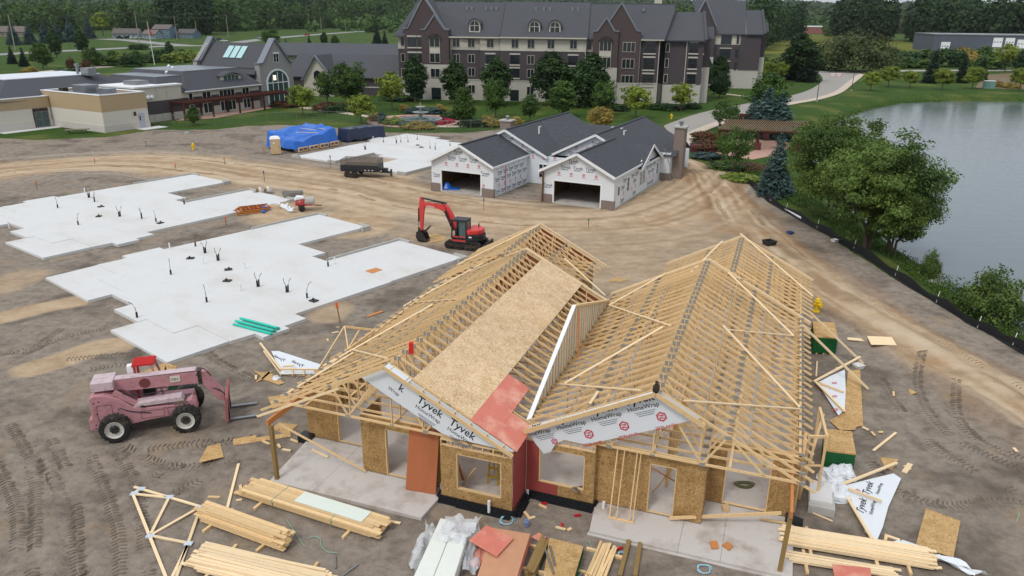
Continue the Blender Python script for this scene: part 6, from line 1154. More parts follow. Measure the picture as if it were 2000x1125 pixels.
P = [G(u, v, .56) for u, v in ((915, 1056), (970, 1088), (1003, 1052), (950, 1026))]; o = MB().ext(P, (0, 0, .014)).build("loose_red_sheet", RED_P); tag(o, "loose red sheet lying askew on the red plywood stack", "plywood")
P = [G(u, v, .2) for u, v in ((915, 1102), (935, 1110), (950, 1075), (935, 1070))]; o = MB().ext(P, (0, 0, .014)).build("loose_red_sheet", RED_P); tag(o, "narrow red sheet leaning at the left of the red plywood stack", "plywood")
P = [G(u, v, .03) for u, v in ((1038, 1049), (1052, 1058), (1068, 1050), (1052, 1040))]; o = MB().ext(P, (0, 0, .012)).build("red_offcut", RED_P); tag(o, "small red plywood offcut on the dirt right of the red stack", "offcut")
# white wrapped bundle with crumpled plastic
wb = [G(u, v, .55)[:2] for u, v in ((800, 1140), (880, 1150), (922, 1020), (860, 1010))]; c0 = np.mean(np.array(wb), 0); t_ = thing("wrapped_bundle", "white wrapped bundle in crumpled clear plastic in front of the bump-out", "bundle", (c0[0], c0[1], 0)); lo = [Vector((x - c0[0], y - c0[1], 0)) for x, y in wb]
WBM = M("white bundle", rgb(220, 222, 214), .6, .05, 3, bump=.3, bscale=6); md0, md1 = lo[0].lerp(lo[1], .48), lo[3].lerp(lo[2], .48)
MB().ext([lo[0], md0, md1, lo[3]], (0, 0, .52)).build("bundle_half", WBM, t_, bevel=.03); m2 = [lo[0].lerp(lo[1], .5), lo[1], lo[1].lerp(lo[2], .8), lo[0].lerp(lo[1], .5).lerp(lo[3].lerp(lo[2], .5), .8)]; MB().ext(m2, (0, 0, .56)).build("bundle_half", WBM, t_, bevel=.03)
FILM, tt_, b, co = base("clear film", .25, 0, .5); b.inputs['Base Color'].default_value = (.8, .82, .84, 1); b.inputs['Alpha'].default_value = .55; bumpn(tt_, b, noise(tt_, co, 5, 6), 1, .1)
def film(verts_px, z, nm, amp=.12, par=t_, off=c0, seed=3, mat=FILM):
    q = [Vector((G(u, v, z)[0] - off[0], G(u, v, z)[1] - off[1], z)) for u, v in verts_px]; n = 14; vs_, fs = [], []
    for j in range(n + 1):
        for i in range(n + 1):
            u, v = i / n, j / n; p = q[0] * (1 - u) * (1 - v) + q[1] * u * (1 - v) + q[2] * u * v + q[3] * (1 - u) * v
            vs_.append((p.x + (float(vnoise(u * 7, v * 7, 1, seed)) - .5) * amp, p.y + (float(vnoise(u * 7, v * 7, 1, seed + 1)) - .5) * amp, max(.02, p.z + (float(vnoise(u * 6, v * 6, 1, seed + 2)) - .5) * amp * 2.2)))
    for j in range(n):
        for i in range(n): a = j * (n + 1) + i; fs.append((a, a + 1, a + n + 2, a + n + 1))
    return MB().add(vs_, fs).build(nm, mat, par, smooth=True)
film(((855, 1050), (905, 1060), (940, 1010), (872, 1005)), .66, "plastic_film", .14, seed=3); film(((795, 1100), (815, 1125), (860, 1030), (835, 1015)), .2, "plastic_film", .2, seed=13); film(((900, 1120), (935, 1120), (935, 1015), (915, 1015)), .25, "plastic_film", .2, seed=23)
# loose roof truss lying at the left, boards, offcuts
t_ = thing("loose_truss", "loose roof truss lying flat on the dirt at the lower left", "truss", (*G(330, 1040)[:2], 0)); c0 = G(330, 1040); pg = lambda u, v, z=.06: (G(u, v, z)[0] - c0[0], G(u, v, z)[1] - c0[1], z)
for (a, b_) in (((262, 951), (390, 989)), ((259, 964), (345, 1180)), ((392, 990), (340, 1140)), ((259, 964), (276, 954)), ((264, 965), (330, 972)), ((330, 972), (293, 1046)), ((293, 1046), (388, 992)), ((293, 1046), (369, 1061)), ((367, 1064), (330, 1140))): MB().beam(pg(*a), pg(*b_), .1, .045).build("chord" if a in ((262, 951), (259, 964), (392, 990)) else "web", W_PALE, t_)
m_ = MB()
for u, v in ((262, 963), (276, 954), (331, 970), (388, 990), (293, 1046), (368, 1061)): x, y, z = pg(u, v, .085); m_.box(x - .13, y - .1, .04, x + .13, y + .1, .09)
m_.build("gusset_plate", M("bright plate", rgb(198, 206, 214), .4, .05, metal=.2), t_)
def flat(label, px, mat, cat="offcut", z=.02, th=.014, group=None, nm="wood_offcut"):
    P = [G(u, v, z) for u, v in px]; c0 = np.mean(np.array(P), 0); o = MB().ext([(p[0] - c0[0], p[1] - c0[1], 0) for p in P], (0, 0, th)).build(nm, mat); o.location = (c0[0], c0[1], max(z, gz(c0[0], c0[1]) + .01)); return tag(o, label, cat, group)
flat("five-sided osb offcut on the dirt below the telehandler forks", ((388, 904), (405, 872), (430, 866), (437, 893)), OSBT); flat("long stepped osb strip right of the telehandler", ((455, 858), (500, 850), (500, 855), (568, 845), (568, 853), (456, 870)), OSBT)
flat("osb piece beside the left porch post", ((523, 776), (565, 770), (567, 792), (532, 798)), OSBT); flat("triangular osb piece behind the left porch post", ((545, 825), (582, 830), (560, 850), (530, 838)), OSBT)
flat("arrow-shaped osb offcut left of the truss with house wrap", ((492, 722), (510, 728), (533, 725), (512, 742), (498, 748), (510, 735)), OSBT); flat("osb strip lying under a white plastic scrap", ((510, 740), (525, 726), (556, 748), (545, 752)), OSBT)
flat("osb sheet lying behind the excavator bucket", ((829, 461), (850, 456), (872, 463), (868, 470), (842, 474)), OSBT, "osb sheet"); flat("plywood scrap on the far dirt between the two framed gables", ((1188, 549), (1200, 542), (1230, 546), (1210, 551)), OSBT)
flat("osb sheet with a dark water stain at the lower right", ((1808, 993), (1876, 1018), (1862, 1089), (1788, 1067)), OSBT, "osb sheet", .06); flat("long osb sheet behind the upper right gable frame", ((1656, 725), (1680, 722), (1686, 832), (1655, 836), (1648, 800)), OSBT, "osb sheet", .03); flat("ragged osb scrap above the green-edged stack with bags", ((1620, 822), (1650, 805), (1680, 820), (1670, 840), (1640, 840)), OSBT, z=.04)
flat("plywood sheet lying near the haul road", ((1692, 664), (1740, 666), (1750, 682), (1700, 681)), W_PALE, "plywood", .04); flat("thin board beside the plywood sheet near the haul road", ((1655, 659), (1692, 662), (1692, 667), (1655, 664)), W_PALE, "board", .03); flat("triangle of osb on the dirt right of the long osb sheet", ((1757, 751), (1792, 767), (1770, 774)), OSBT); flat("osb scrap by the lower right gable frame tip", ((1718, 894), (1755, 898), (1742, 920), (1728, 915)), OSBT)
flat("square orange wood block on the right porch slab", ((1386, 1059), (1400, 1058), (1404, 1072), (1390, 1073)), W_LVL, "block", .14, .05); flat("second orange wood block on the right porch slab", ((1410, 1066), (1420, 1060), (1432, 1068), (1424, 1076)), W_LVL, "block", .14, .05); flat("cut wood block by the recessed right doorway", ((1409, 990), (1422, 988), (1424, 1000), (1412, 1000)), W_LUM, "block", .14, .12); flat("brown board scrap on the far garage slab", ((713, 529), (735, 523), (747, 527), (727, 534)), W_LVL, "board", .2)
flat("long thin board lying on the left porch slab", ((607, 880), (611, 877), (642, 892), (639, 895)), W_PALE, "board", .14, .03); flat("red offcut poking over the stud pile at the bottom right", ((1625, 1102), (1700, 1110), (1702, 1130), (1630, 1130)), RED_P, "plywood", .45)
def stick(label, a, b_, mat=W_PALE, w=.1, z=.05, nm="loose_board", group=None):
    p, q = G(*a, z), G(*b_, z); c0 = [(p[i] + q[i]) / 2 for i in range(2)]; o = MB().beam((p[0] - c0[0], p[1] - c0[1], 0), (q[0] - c0[0], q[1] - c0[1], 0), w, .045).build(nm, mat); o.location = (*c0, max(z, gz(*c0) + .03)); return tag(o, label, "board", group)
stick("long board standing out of the dirt above the short lumber bundle", (466, 906), (444, 992)); stick("board lying right of the right gable frame", (1750, 845), (1706, 880)); stick("short pale board right of the lower gable frame", (1778, 906), (1766, 923), w=.2); stick("thin board by the right wall", (1588, 1002), (1626, 1018), w=.05); stick("upright stake board beside the right wall", (1596, 706), (1594, 735), w=.07); stick("brown board on the dark dirt left of the frame", (718, 618), (747, 608), W_LVL, .2); stick("narrow board end under the lower gable frame", (1728, 1045), (1758, 1055)); stick("long board at the right tip of the lumber bundle", (705, 1008), (782, 1022)); stick("small pale stick on the right dirt", (1980, 875), (1986, 882), w=.12)
for u, v in ((498, 655), (655, 650), (640, 665), (500, 738), (418, 972), (470, 955), (467, 978), (1480, 842), (1705, 848), (1720, 845), (1690, 838), (1745, 770), (1772, 915), (545, 872), (520, 866), (575, 862), (1040, 1012), (1030, 1008), (1060, 990), (1095, 1033), (1112, 1035), (845, 1045), (1600, 930), (1615, 960), (790, 700), (690, 560), (660, 640), (1610, 690), (1635, 720), (575, 905), (560, 880), (1560, 840), (1625, 1060), (1730, 1052)):
    x, y, _ = G(u, v); r = random.uniform(.08, .22); o = MB().box(-r, -.05, 0, r, .05, .045).build("wood_scrap", random.choice((W_PALE, W_LUM, W_LUM))); o.location = (x, y, max(gz(x, y), .0) + .005); o.rotation_euler = (random.uniform(-.1, .1), random.uniform(-.1, .1), random.uniform(0, 3)); tag(o, "small lumber scrap lying loose on the dirt", "wood scrap", "lumber scraps scattered on the dirt")
# gable frames with house wrap lying on the ground
def gframe(label, px, wrap, bars, zs=.25, texts=(), drop=None):
    c0 = G(*px[0]); t_ = thing("gable_frame", label, "gable frame", (c0[0], c0[1], 0)); g_ = lambda u, v, z: (G(u, v, z)[0] - c0[0], G(u, v, z)[1] - c0[1], z)
    MB().ext([g_(*p) for p in wrap], (0, 0, .012)).build("house_wrap", WRAP, t_)
    for a, b_, k in bars: MB().beam(g_(*a), g_(*b_), .11 if k else .06, .06 if k else .09).build("frame_board", W_PALE, t_)
    mb = MB(); mr = MB()
    for s_, o, x_, y_, size in texts:
        O, X_, Y_ = Vector(g_(*o, wrap[0][2] + .02)), Vector(g_(*x_, wrap[0][2] + .02)), Vector(g_(*y_, wrap[0][2] + .02))
        if s_ == '*': logo(mr, O, X_ - O, Y_ - O, size)
        else: lettering(mb, s_, O, X_ - O, Y_ - O, size, .012)
    if mb.v: mb.build("wrap_lettering", INK, t_)
    if mr.v: mr.build("red_logo_print", INK_R, t_)
    return t_
gframe("house-wrapped gable frame lying beside the green stack with white bags", ((1642, 950),), [(1650, 948, .12), (1745, 925, .12), (1760, 935, .12), (1735, 990, .12), (1724, 1030, .12), (1712, 1058, .12), (1690, 1040, .12)],
       [((1640, 948, .2), (1752, 904, .3), 1), ((1642, 950, .2), (1703, 1052, .2), 1), ((1644, 950, .25), (1722, 979, .3), 0)], texts=[("Tyvek", (1686, 1005), (1696, 962), (1670, 996), .42), ("HomeWrap", (1704, 1006), (1714, 965), (1690, 1000), .2), ("Tyvek", (1697, 968), (1708, 938), (1682, 960), .4), ('*', (1676, 958), (1680, 940), (1668, 955), .1), ("HomeWrap", (1716, 966), (1726, 940), (1700, 960), .18)])
gframe("house-wrapped gable frame lying between the long osb sheet and the house", ((1592, 745),), [(1596, 748, .12), (1620, 735, .12), (1650, 722, .12), (1652, 760, .12), (1650, 800, .12), (1638, 812, .12)],
       [((1590, 745, .2), (1680, 697, .35), 1), ((1593, 746, .2), (1650, 803, .25), 1), ((1598, 747, .2), (1648, 766, .2), 0)], texts=[('*', (1630, 748), (1632, 738), (1622, 748), .14), ('*', (1630, 774), (1632, 764), (1622, 774), .14), ('*', (1632, 800), (1634, 790), (1624, 800), .14)])
gframe("house-wrapped gable frame lying left of the raised overframe", ((548, 730),), [(530, 686, .12), (545, 686, .12), (626, 712, .12), (620, 730, .12), (550, 731, .12)],
       [((508, 670, .15), (549, 722, .2), 1), ((549, 721, .35), (620, 722, .35), 0), ((549, 731, .05), (620, 732, .05), 0), ((515, 686, .1), (549, 732, .1), 0), ((552, 716, .3), (575, 714, .3), 0), ((571, 721, .2), (571, 732, .2), 0), ((593, 721, .2), (593, 732, .2), 0)], texts=[("Tyvek", (556, 707), (536, 697), (560, 697), .42), ("Tyvek", (592, 718), (572, 708), (598, 707), .42)])
# plastic sheets, bags, pipes, small litter
film_t = thing("wrap_scrap", "long white strip of house wrap trailing over the dirt at the bottom right", "house wrap", (0, 0, 0)); film(((1745, 1058), (1890, 1120), (1935, 1122), (1765, 1058)), .08, "wrap_strip", .12, film_t, (0, 0), 31, WRAP)
for k, (u, v, r, lb) in enumerate(((1622, 935, .38, "white plastic bag heap touching the green-edged stack"), (1645, 930, .42, "white plastic bag right of the bag heap"), (1632, 968, .4, "crumpled white plastic bag left of the lower gable frame"), (540, 741, .16, "white plastic scrap on the osb strip at the left"), (1618, 955, .25, "small white plastic bag between the two bag heaps"))):
    x, y, _ = G(u, v); vs_, fs = [], []
    for j in range(9):
        for i in range(14):
            th = math.pi * j / 8 * .55; ph = 2 * math.pi * i / 14; rr_ = r * (.75 + .6 * float(vnoise(i * .9 + k * 7, j * .9, 1, 40 + k))); vs_.append((rr_ * math.sin(th) * math.cos(ph) * 1.2, rr_ * math.sin(th) * math.sin(ph) * 1.2, max(0, rr_ * math.cos(th) * 1.1 - .02)))
    for j in range(8):
        for i in range(14): a, b2 = j * 14 + i, j * 14 + (i + 1) % 14; fs.append((a, b2, b2 + 14, a + 14))
    o = MB().add(vs_, fs).build("plastic_bag", WRAP); o.location = (x, y, .02); tag(o, lb, "plastic bag")
TEAL = M("turquoise pipe", rgb(40, 190, 168), .4, .05)
for k in range(5):
    a, b_ = G(456 + k * 4.5, 632 - k * 2.6, .3), G(531 + k * 3.6, 651 - k * 2.6, .3); z = .27 + (.11 if k in (1, 3) else 0); o = MB().tube([(a[0], a[1], z), (b_[0], b_[1], z)], .075, 10).build("turquoise_pipe", TEAL); tag(o, "turquoise plastic pipe lying on the corner of the middle slab", "pipe", "turquoise pipes on the slab")
for u, v, h, lb in ((955, 1003, .55, "white pipe stub standing below the left bump-out corner"), (997, 1003, .4, "short white pipe stub at the inner corner of the bump-outs"), (1030, 970, .3, "white pipe stub between the bump-outs"), (1178, 998, .4, "white pipe stub at the left end of the right porch"), (862, 962, .4, "white pipe stub at the right end of the left porch")): x, y, _ = G(u, v); o = MB().tube([(0, 0, -.1), (0, 0, h)], .055, 10).build("pipe_stub", PVC); o.location = (x, y, 0); tag(o, lb, "pipe")
for (a, b_, lb) in (((1050, 1045), (1056, 1070), ""), ((655, 1085), (656, 1110), "short grey pipe standing off the lumber bundle's lower side"), ((700, 1102), (668, 1125), "grey pipe lying at the bottom left of the wrapped bundle"), ((1160, 1108), (1130, 1125), "grey pipe lying beside the stud row at the bottom edge")):
    if lb: p, q = G(*a, .04), G(*b_, .04); o = MB().tube([p, q], .03, 8).build("grey_pipe", STEEL); tag(o, lb, "pipe")
LBLUE = M("pale blue hose", rgb(150, 190, 206), .4)
for u, v, r, lb in ((990, 1018, .28, "pale blue coiled hose below the left bump-out"), (1020, 1015, .0, ""), (1375, 1113, .25, "pale blue hose coil below the right porch slab"), (1215, 1085, .16, "pale blue strap ring left of the right porch")):
    if r: x, y, _ = G(u, v); o = MB().tube([(r * math.cos(a * .5) * (1 + .25 * math.sin(a * .9)), r * .8 * math.sin(a * .5), .03 + .01 * (a % 3)) for a in range(22)], .022, 6).build("hose_coil", LBLUE); o.location = (x, y, 0); tag(o, lb, "hose")
x, y, _ = G(1029, 1027); o = MB().lathe([(.08, 0), (.09, .02), (.09, .2), (.06, .22), (.06, .26)], (0, 0, 0), 12).build("drink_can", M("blue can", rgb(110, 130, 170), .4)); o.location = (x, y, 0); tag(o, "small blue can standing on the dirt between the stacks and the bump-out", "can")
for u, v in ((1128, 1008), (1098, 1028), (1210, 1073), (1062, 985)): x, y, _ = G(u, v); o = MB().box(-.12, -.04, 0, .12, .04, .06).build("red_wrapper", M("red wrapper", rgb(180, 30, 40), .5)); o.location = (x, y, .01); o.rotation_euler = (0, 0, u); tag(o, "small red wrapper on the dirt in front of the bump-outs", "litter", "red wrappers")
STRAP = M("green strapping", rgb(130, 180, 160), .5)
for px, lb in ((((560, 1015), (575, 1038), (590, 1060), (596, 1068)), "thin green strap hanging from the long lumber bundle"), (((600, 1052), (612, 1048), (625, 1052), (628, 1066), (640, 1078), (660, 1080)), "thin green strap curled on the dirt by the lumber bundle"), (((1150, 1055), (1158, 1075), (1160, 1085)), "thin green strap by the green-edged stack at the bottom edge"), (((1985, 990), (1990, 1005), (1985, 1018)), "thin green strap on the right dirt")):
    o = MB().tube(smooth_line([(*G(*p, .03)[:2], .04) for p in px]), .012, 5).build("strap", STRAP); tag(o, lb, "strap")
x, y, _ = G(1455, 948, .2); o = MB()
for k in range(5): o.tube([(.3 * math.cos(a * .45 + k) * (1 + .1 * k), .15 * math.sin(a * .45 + k) + .03 * k, .02 + .01 * k) for a in range(15)], .012, 5)
o = o.build("rope_coil", M("olive rope", rgb(96, 96, 52), .8, .2, 8)); o.location = (x, y, .15); tag(o, "olive rope coil lying inside the recessed right doorway", "rope")
t_ = thing("boards_bundle", "grey boards leaning in the right bump-out window", "boards", (*HF.xy(-5.6, 23.0), 0), -HF.a)
for k in range(4): MB().beam((.05 * k, .9 - .05 * k, .2), (-.1 + .05 * k, -.45, .95 - .03 * k), .08, .04).build("board", M("grey board", rgb(130, 120, 108), .8, .15, 3) if k == 0 else bpy.data.materials["grey board"], t_)
YEL = M("yellow ladder", rgb(200, 160, 30), .5); t_ = thing("step_ladder", "yellow step ladder inside the left bump-out window", "ladder", (*HF.xy(-8.9, 23.2), .15), -HF.a)
for x in (-.2, .2): MB().beam((x, -.35, 0), (x * .7, 0, 1.8), .07, .03).build("rail", YEL, t_); MB().beam((x, .4, 0), (x * .7, .03, 1.8), .05, .03).build("rear_leg", YEL, t_)
for k in range(5): MB().box(-.19, -.35 + .07 * k, .3 + .33 * k, .19, -.25 + .07 * k, .33 + .33 * k).build("tread", YEL, t_)
# concrete pad by the right wall; red marker by the overframe
t_ = thing("air_conditioner_pads", "stacked grey concrete pads beside the right wall near the bags", "concrete pad", (*G(1602, 985)[:2], 0), -HF.a); MB().box(-.45, -.7, 0, .45, .7, .32).build("lower_pad", CONC_E, t_); MB().box(-.42, -.45, .322, .36, .9, .42).build("upper_pad", CONC, t_)
o = MB().beam((0, 0, 0), (.02, 0, .45), .16, .16, (0, 1, 0)).build("red_flag", M("red flag", rgb(216, 40, 34), .5)); o.location = (*HF.xy(*LR(803, 690)[:2]), LR(803, 690)[2]); tag(o, "bright red rag hanging on a truss left of the roof sheathing", "rag")
# the hawk on the right gable peak
hk = thing("hawk", "dark brown hawk perched on the right gable peak", "bird", (*HF.xy(-3.0, 22.65), 5.3), -HF.a + .3); hk.scale = (.78, .78, .7)
BIRD = M("dark brown feathers", rgb(44, 36, 30), .8, .3, 12, dirt=rgb(90, 74, 58), dscale=10)
MB().lathe([(.02, -.06), (.09, .0), (.135, .12), (.14, .25), (.1, .38), (.06, .44), (.075, .5), (.07, .56), (.02, .6)], (0, 0, 0), 14).build("body", BIRD, hk, smooth=True); MB().ext([(-.09, .06, .34), (-.1, .08, .1), (-.05, .13, -.18), (.0, .12, .3)], (-.05, 0, 0)).build("wing", BIRD, hk); MB().ext([(.09, .06, .34), (.1, .08, .1), (.05, .13, -.18), (.0, .12, .3)], (.05, 0, 0)).build("wing", BIRD, hk); MB().ext([(-.06, .08, 0), (.06, .08, 0), (.09, .18, -.3), (-.09, .18, -.3)], (0, .03, 0)).build("tail", BIRD, hk); MB().ext([(-.02, -.07, .54), (.02, -.07, .54), (0, -.13, .5)], (0, 0, -.03)).build("beak", M("beak", rgb(60, 56, 40), .5), hk)
for s_ in (-.05, .05): MB().tube([(s_, 0, .02), (s_, -.02, -.05)], .018, 6).build("foot", M("yellow foot", rgb(150, 130, 60), .6) if s_ < 0 else bpy.data.materials["yellow foot"], hk)
# hydrants
HY = M("hydrant yellow", rgb(222, 184, 30), .5, .08, 4)
def hydrant(u, v, lb, s=1.0):
    x, y, _ = G(u, v); t_ = thing("fire_hydrant", lb, "fire hydrant", (x, y, gz(x, y)), .4); MB().lathe([(.2, 0), (.2, .06), (.14, .08), (.14, .6), (.19, .62), (.19, .68), (.16, .7), (.13, .8), (.05, .86), (.05, .92)], (0, 0, 0), 16).build("barrel", HY, t_, smooth=False)
    MB().lathe([(.08, -.28), (.08, .28)], (0, 0, .5), 10, 'x').build("side_outlet", HY, t_); MB().lathe([(.11, -.3), (.11, 0)], (0, 0, .48), 12, 'y').build("pumper_outlet", HY, t_); MB().lathe([(.13, -.34), (.13, -.28)], (0, 0, .48), 12, 'y').build("outlet_cap", HY, t_); t_.scale = (s, s, s)
hydrant(1594, 609, "yellow fire hydrant on the dirt right of the roof trusses", 1.05); hydrant(1311, 232, "yellow fire hydrant on the lawn beside the driveway"); hydrant(1588, 156, "yellow fire hydrant on the lawn far up the driveway"); hydrant(378, 292, "yellow hydrant on bare dirt left of the blue tarp")
# survey stakes and pipe markers
def stake(u, v, h, top, lb, lean=0):
    x, y, _ = G(u, v); t_ = thing("survey_stake", lb, "stake", (x, y, gz(x, y))); MB().beam((0, 0, -.1), (lean, 0, h), .06, .06, (0, 1, 0)).build("post", W_TREAT, t_); MB().beam((lean * .8, 0, h * .75), (lean, 0, h + .01), .1, .1, (0, 1, 0)).build("painted_top", top, t_)
OR = M("orange paint", rgb(226, 96, 40), .6); BL = M("blue paint", rgb(60, 80, 130), .6); GN = M("green pipe", rgb(30, 120, 90), .5)
stake(665, 632, 1.3, OR, "tall orange-tipped stake at the middle slab's lower right edge", -.15); stake(442, 441, .8, OR, "orange-tipped stake between the left and middle slabs"); stake(73, 372, .9, OR, "orange-tipped stake at the far left above the left slab"); stake(343, 329, .6, OR, "short orange stake above the left slab's garage corner"); stake(439, 321, .8, OR, "orange-tipped stake on the sandy track"); stake(186, 321, .6, M("pink flag", rgb(220, 90, 110), .6), "pink-flagged stake on the dirt at the left"); stake(517, 357, 1.2, BL, "blue-topped stake above the mortar mixer"); stake(646, 325, 1.3, BL, "blue pipe marker left of the dump trailer"); stake(945, 412, 1.1, BL, "dark blue pipe marker in front of the garages"); stake(1149, 446, .9, GN, "green pipe marker on the dirt behind the left roof peak"); stake(286, 288, .8, W_TREAT, "plain wooden stake on the dirt below the tan building"); stake(516, 303, .9, OR, "red-tipped stake beside the portable toilet")
x, y, _ = G(365, 260); o = MB().lathe([(.4, 0), (.4, .12), (.2, .18)], (0, 0, 0), 14).build("manhole_cover", M("pale green lid", rgb(150, 165, 150), .6)); o.location = (x, y, .02); tag(o, "pale round utility lid on the dirt below the clubhouse fence", "utility lid")
# sand-pile tools by the mixer: trough, red rack, planks
x, y, _ = G(573, 388); t_ = thing("mortar_trough", "grey mortar trough behind the red mixer", "trough", (x, y, 0), .25); m_ = MB()
m_.ext([(-1, -.5, .7), (1, -.5, .7), (.8, -.35, .1), (-.8, -.35, .1)], (0, .05, 0)); m_.ext([(-1, .5, .7), (1, .5, .7), (.8, .35, .1), (-.8, .35, .1)], (0, -.05, 0)); m_.ext([(-1, -.5, .7), (-1, .5, .7), (-.8, .35, .1), (-.8, -.35, .1)], (.05, 0, 0)); m_.ext([(1, -.5, .7), (1, .5, .7), (.8, .35, .1), (.8, -.35, .1)], (-.05, 0, 0)); m_.box(-.8, -.35, .05, .8, .35, .12); m_.build("basin", M("stained grey steel", rgb(138, 134, 128), .7, .15, 3), t_)
x, y, _ = G(488, 416); t_ = thing("scaffold_frames", "pile of red and yellow scaffold frames at the edge of the left slab", "scaffolding", (x, y, .1), .55); SR, SY = M("scaffold red", rgb(140, 32, 36), .6), M("scaffold yellow", rgb(204, 150, 60), .6)
for k in range(6):
    z = .05 + .07 * k; mt_ = SR if k % 2 else SY
    for yy in (-.7, .7): MB().beam((-1.4 + .12 * k, yy, z), (1.3 + .1 * k, yy, z), .06, .06).build("frame_tube", mt_, t_)
    m_ = MB()
    for q in range(4): m_.beam((-1.2 + .12 * k + q * .75, -.7, z), (-1.2 + .12 * k + q * .75, .7, z), .05, .05)
    m_.build("cross_tube", mt_, t_)
x, y, _ = G(512, 378); t_ = thing("block_pallet", "small pile of blocks and planks on the left slab corner", "blocks", (x, y, .2), .3)
for k in range(7): MB().box(-.8 + .25 * k, -.3 + .1 * (k % 3), 0, -.55 + .25 * k, .2 + .1 * (k % 2), .2 + .1 * (k % 3)).build("block", (CONC_E, W_TREAT, PVC)[k % 3], t_)
x, y, _ = G(525, 404); o = film(((536, 398), (560, 402), (574, 410), (545, 406)), .35, "white_bag_pile", .3, thing("cement_bags", "white empty cement bags between the slab and the sand pile", "bags", (0, 0, 0)), (0, 0), 51, WRAP)
o = film(((505, 408), (515, 404), (530, 408), (512, 413)), .3, "blue_sheet", .2, thing("blue_scrap", "small blue plastic sheet on the scaffold frames", "tarp", (0, 0, 0)), (0, 0), 55, BLUE)
x, y, _ = G(872, 371, .1); t_ = thing("blue_heap", "crumpled blue tarp heap inside the left garage", "tarp", (x, y + .4, .12)); m_ = MB().lathe([(.55, 0), (.6, .15), (.42, .4), (.3, .6), (.05, .7)], (0, 0, 0), 9).build("folded_tarp", BLUE, t_); MB().box(.3, -.5, 0, 1.3, .3, .12).build("tarp_edge", BLUE, t_)
for u, v, lb, c_ in ((1502, 478, "black plastic crate at the end of the haul road", CABBLK), (1543, 457, "blue wheelbarrow tub by the haul road", BL), (1630, 472, "white plastic tub by the silt fence", PVC), (1676, 717, "white paint bucket by the upper right gable frame", PVC)):
    x, y, _ = G(u, v); t_ = thing("site_tub", lb, "tub", (x, y, gz(x, y)), .4); m_ = MB()
    for k in range(4): a = k * math.pi / 2; c1, s1 = math.cos(a), math.sin(a); m_.ext([(c1 * .35 - s1 * .35, s1 * .35 + c1 * .35, .02), (c1 * .35 + s1 * .35, s1 * .35 - c1 * .35, .02), (c1 * .42 + s1 * .42, s1 * .42 - c1 * .42, .35), (c1 * .42 - s1 * .42, s1 * .42 + c1 * .42, .35)], (-c1 * .04, -s1 * .04, 0))
    m_.box(-.33, -.33, 0, .33, .33, .03); t_.scale = (1, 1, 1) if u == 1502 else (.55, .55, .6); m_.build("tub_shell", c_, t_); MB().box(-.45, -.45, .33, .45, -.4, .38).build("rim", c_, t_)
p, q = G(1505, 394), G(1564, 430); o = MB().tube([(p[0], p[1], .2), (q[0], q[1], .2)], .1, 8).build("long_white_pipe", PVC); tag(o, "long white pipe lying along the silt fence", "pipe")
# ================================================================== fences, lamps, street things
FEN = smooth_line(gp((2060, 730), (2000, 690), (1940, 655), (1860, 610), (1780, 562), (1700, 508), (1620, 460), (1560, 428), (1500, 392), (1470, 365), (1430, 340), (1385, 321)), 5)
sf = thing("silt_fence", "low black silt fence along the pond bank", "fence", (*FEN[20], 0)); fb = MB(); ox, oy = FEN[20]
BAGC = M("black silt fabric", rgb(28, 29, 31), .6, .2, 4, bump=.4, bscale=5)
for i, (a, b_) in enumerate(zip(FEN[:-1], FEN[1:])):
    za, zb = gz(*a), gz(*b_); h0, h1 = .5 + .12 * math.sin(i * 1.3), .5 + .12 * math.sin((i + 1) * 1.3)
    fb.ext([(a[0] - ox, a[1] - oy, za - .1), (b_[0] - ox, b_[1] - oy, zb - .1), (b_[0] - ox + .04, b_[1] - oy, zb + h1), (a[0] - ox + .04, a[1] - oy, za + h0)], (.012, .01, 0))
    fb.ext([(a[0] - ox - .2, a[1] - oy + .05, za + .03), (b_[0] - ox - .2, b_[1] - oy + .05, zb + .03), (b_[0] - ox, b_[1] - oy, zb + .06), (a[0] - ox, a[1] - oy, za + .06)], (0, 0, .015))
    if i % 5 == 2: MB().beam((a[0] - ox, a[1] - oy, za), (a[0] - ox + .12, a[1] - oy + .05, za + .8), .03, .03, (0, 1, 0)).build("stake", PVC, sf)
fb.build("fabric", BAGC, sf)
FL = [(p[0], p[1]) for p in gp((294, 246), (340, 246), (420, 246), (500, 243), (560, 240), (620, 238), (680, 240), (740, 248), (780, 256), (850, 258), (920, 257), (975, 252))]
cf = thing("chain_link_fence", "thin chain-link fence between the lawn and the dirt", "fence", (*FL[5], 0)); ox, oy = FL[5]; LINK = M("chain link grey", rgb(120, 126, 120), .5, .05, metal=.4); m_ = MB()
FLs = smooth_line(FL, 3)
for a, b_ in zip(FLs[:-1], FLs[1:]):
    for z in (.05, .4, .8, 1.2, 1.6, 1.75): m_.beam((a[0] - ox, a[1] - oy, z), (b_[0] - ox, b_[1] - oy, z), .012 if z < 1.7 else .05, .012 if z < 1.7 else .05)
    ln = math.hypot(b_[0] - a[0], b_[1] - a[1])
    for k in range(int(ln / .6)): u_ = k * .6 / ln; x, y = a[0] + (b_[0] - a[0]) * u_ - ox, a[1] + (b_[1] - a[1]) * u_ - oy; m_.beam((x, y, 0), (x + (b_[0] - a[0]) / ln * .9, y + (b_[1] - a[1]) / ln * .9, 1.75), .008, .008); m_.beam((x + (b_[0] - a[0]) / ln * .9, y + (b_[1] - a[1]) / ln * .9, 0), (x, y, 1.75), .008, .008)
    MB().tube([(a[0] - ox, a[1] - oy, 0), (a[0] - ox, a[1] - oy, 1.85)], .035, 6).build("post", LINK, cf)
m_.build("wire_mesh", LINK, cf)
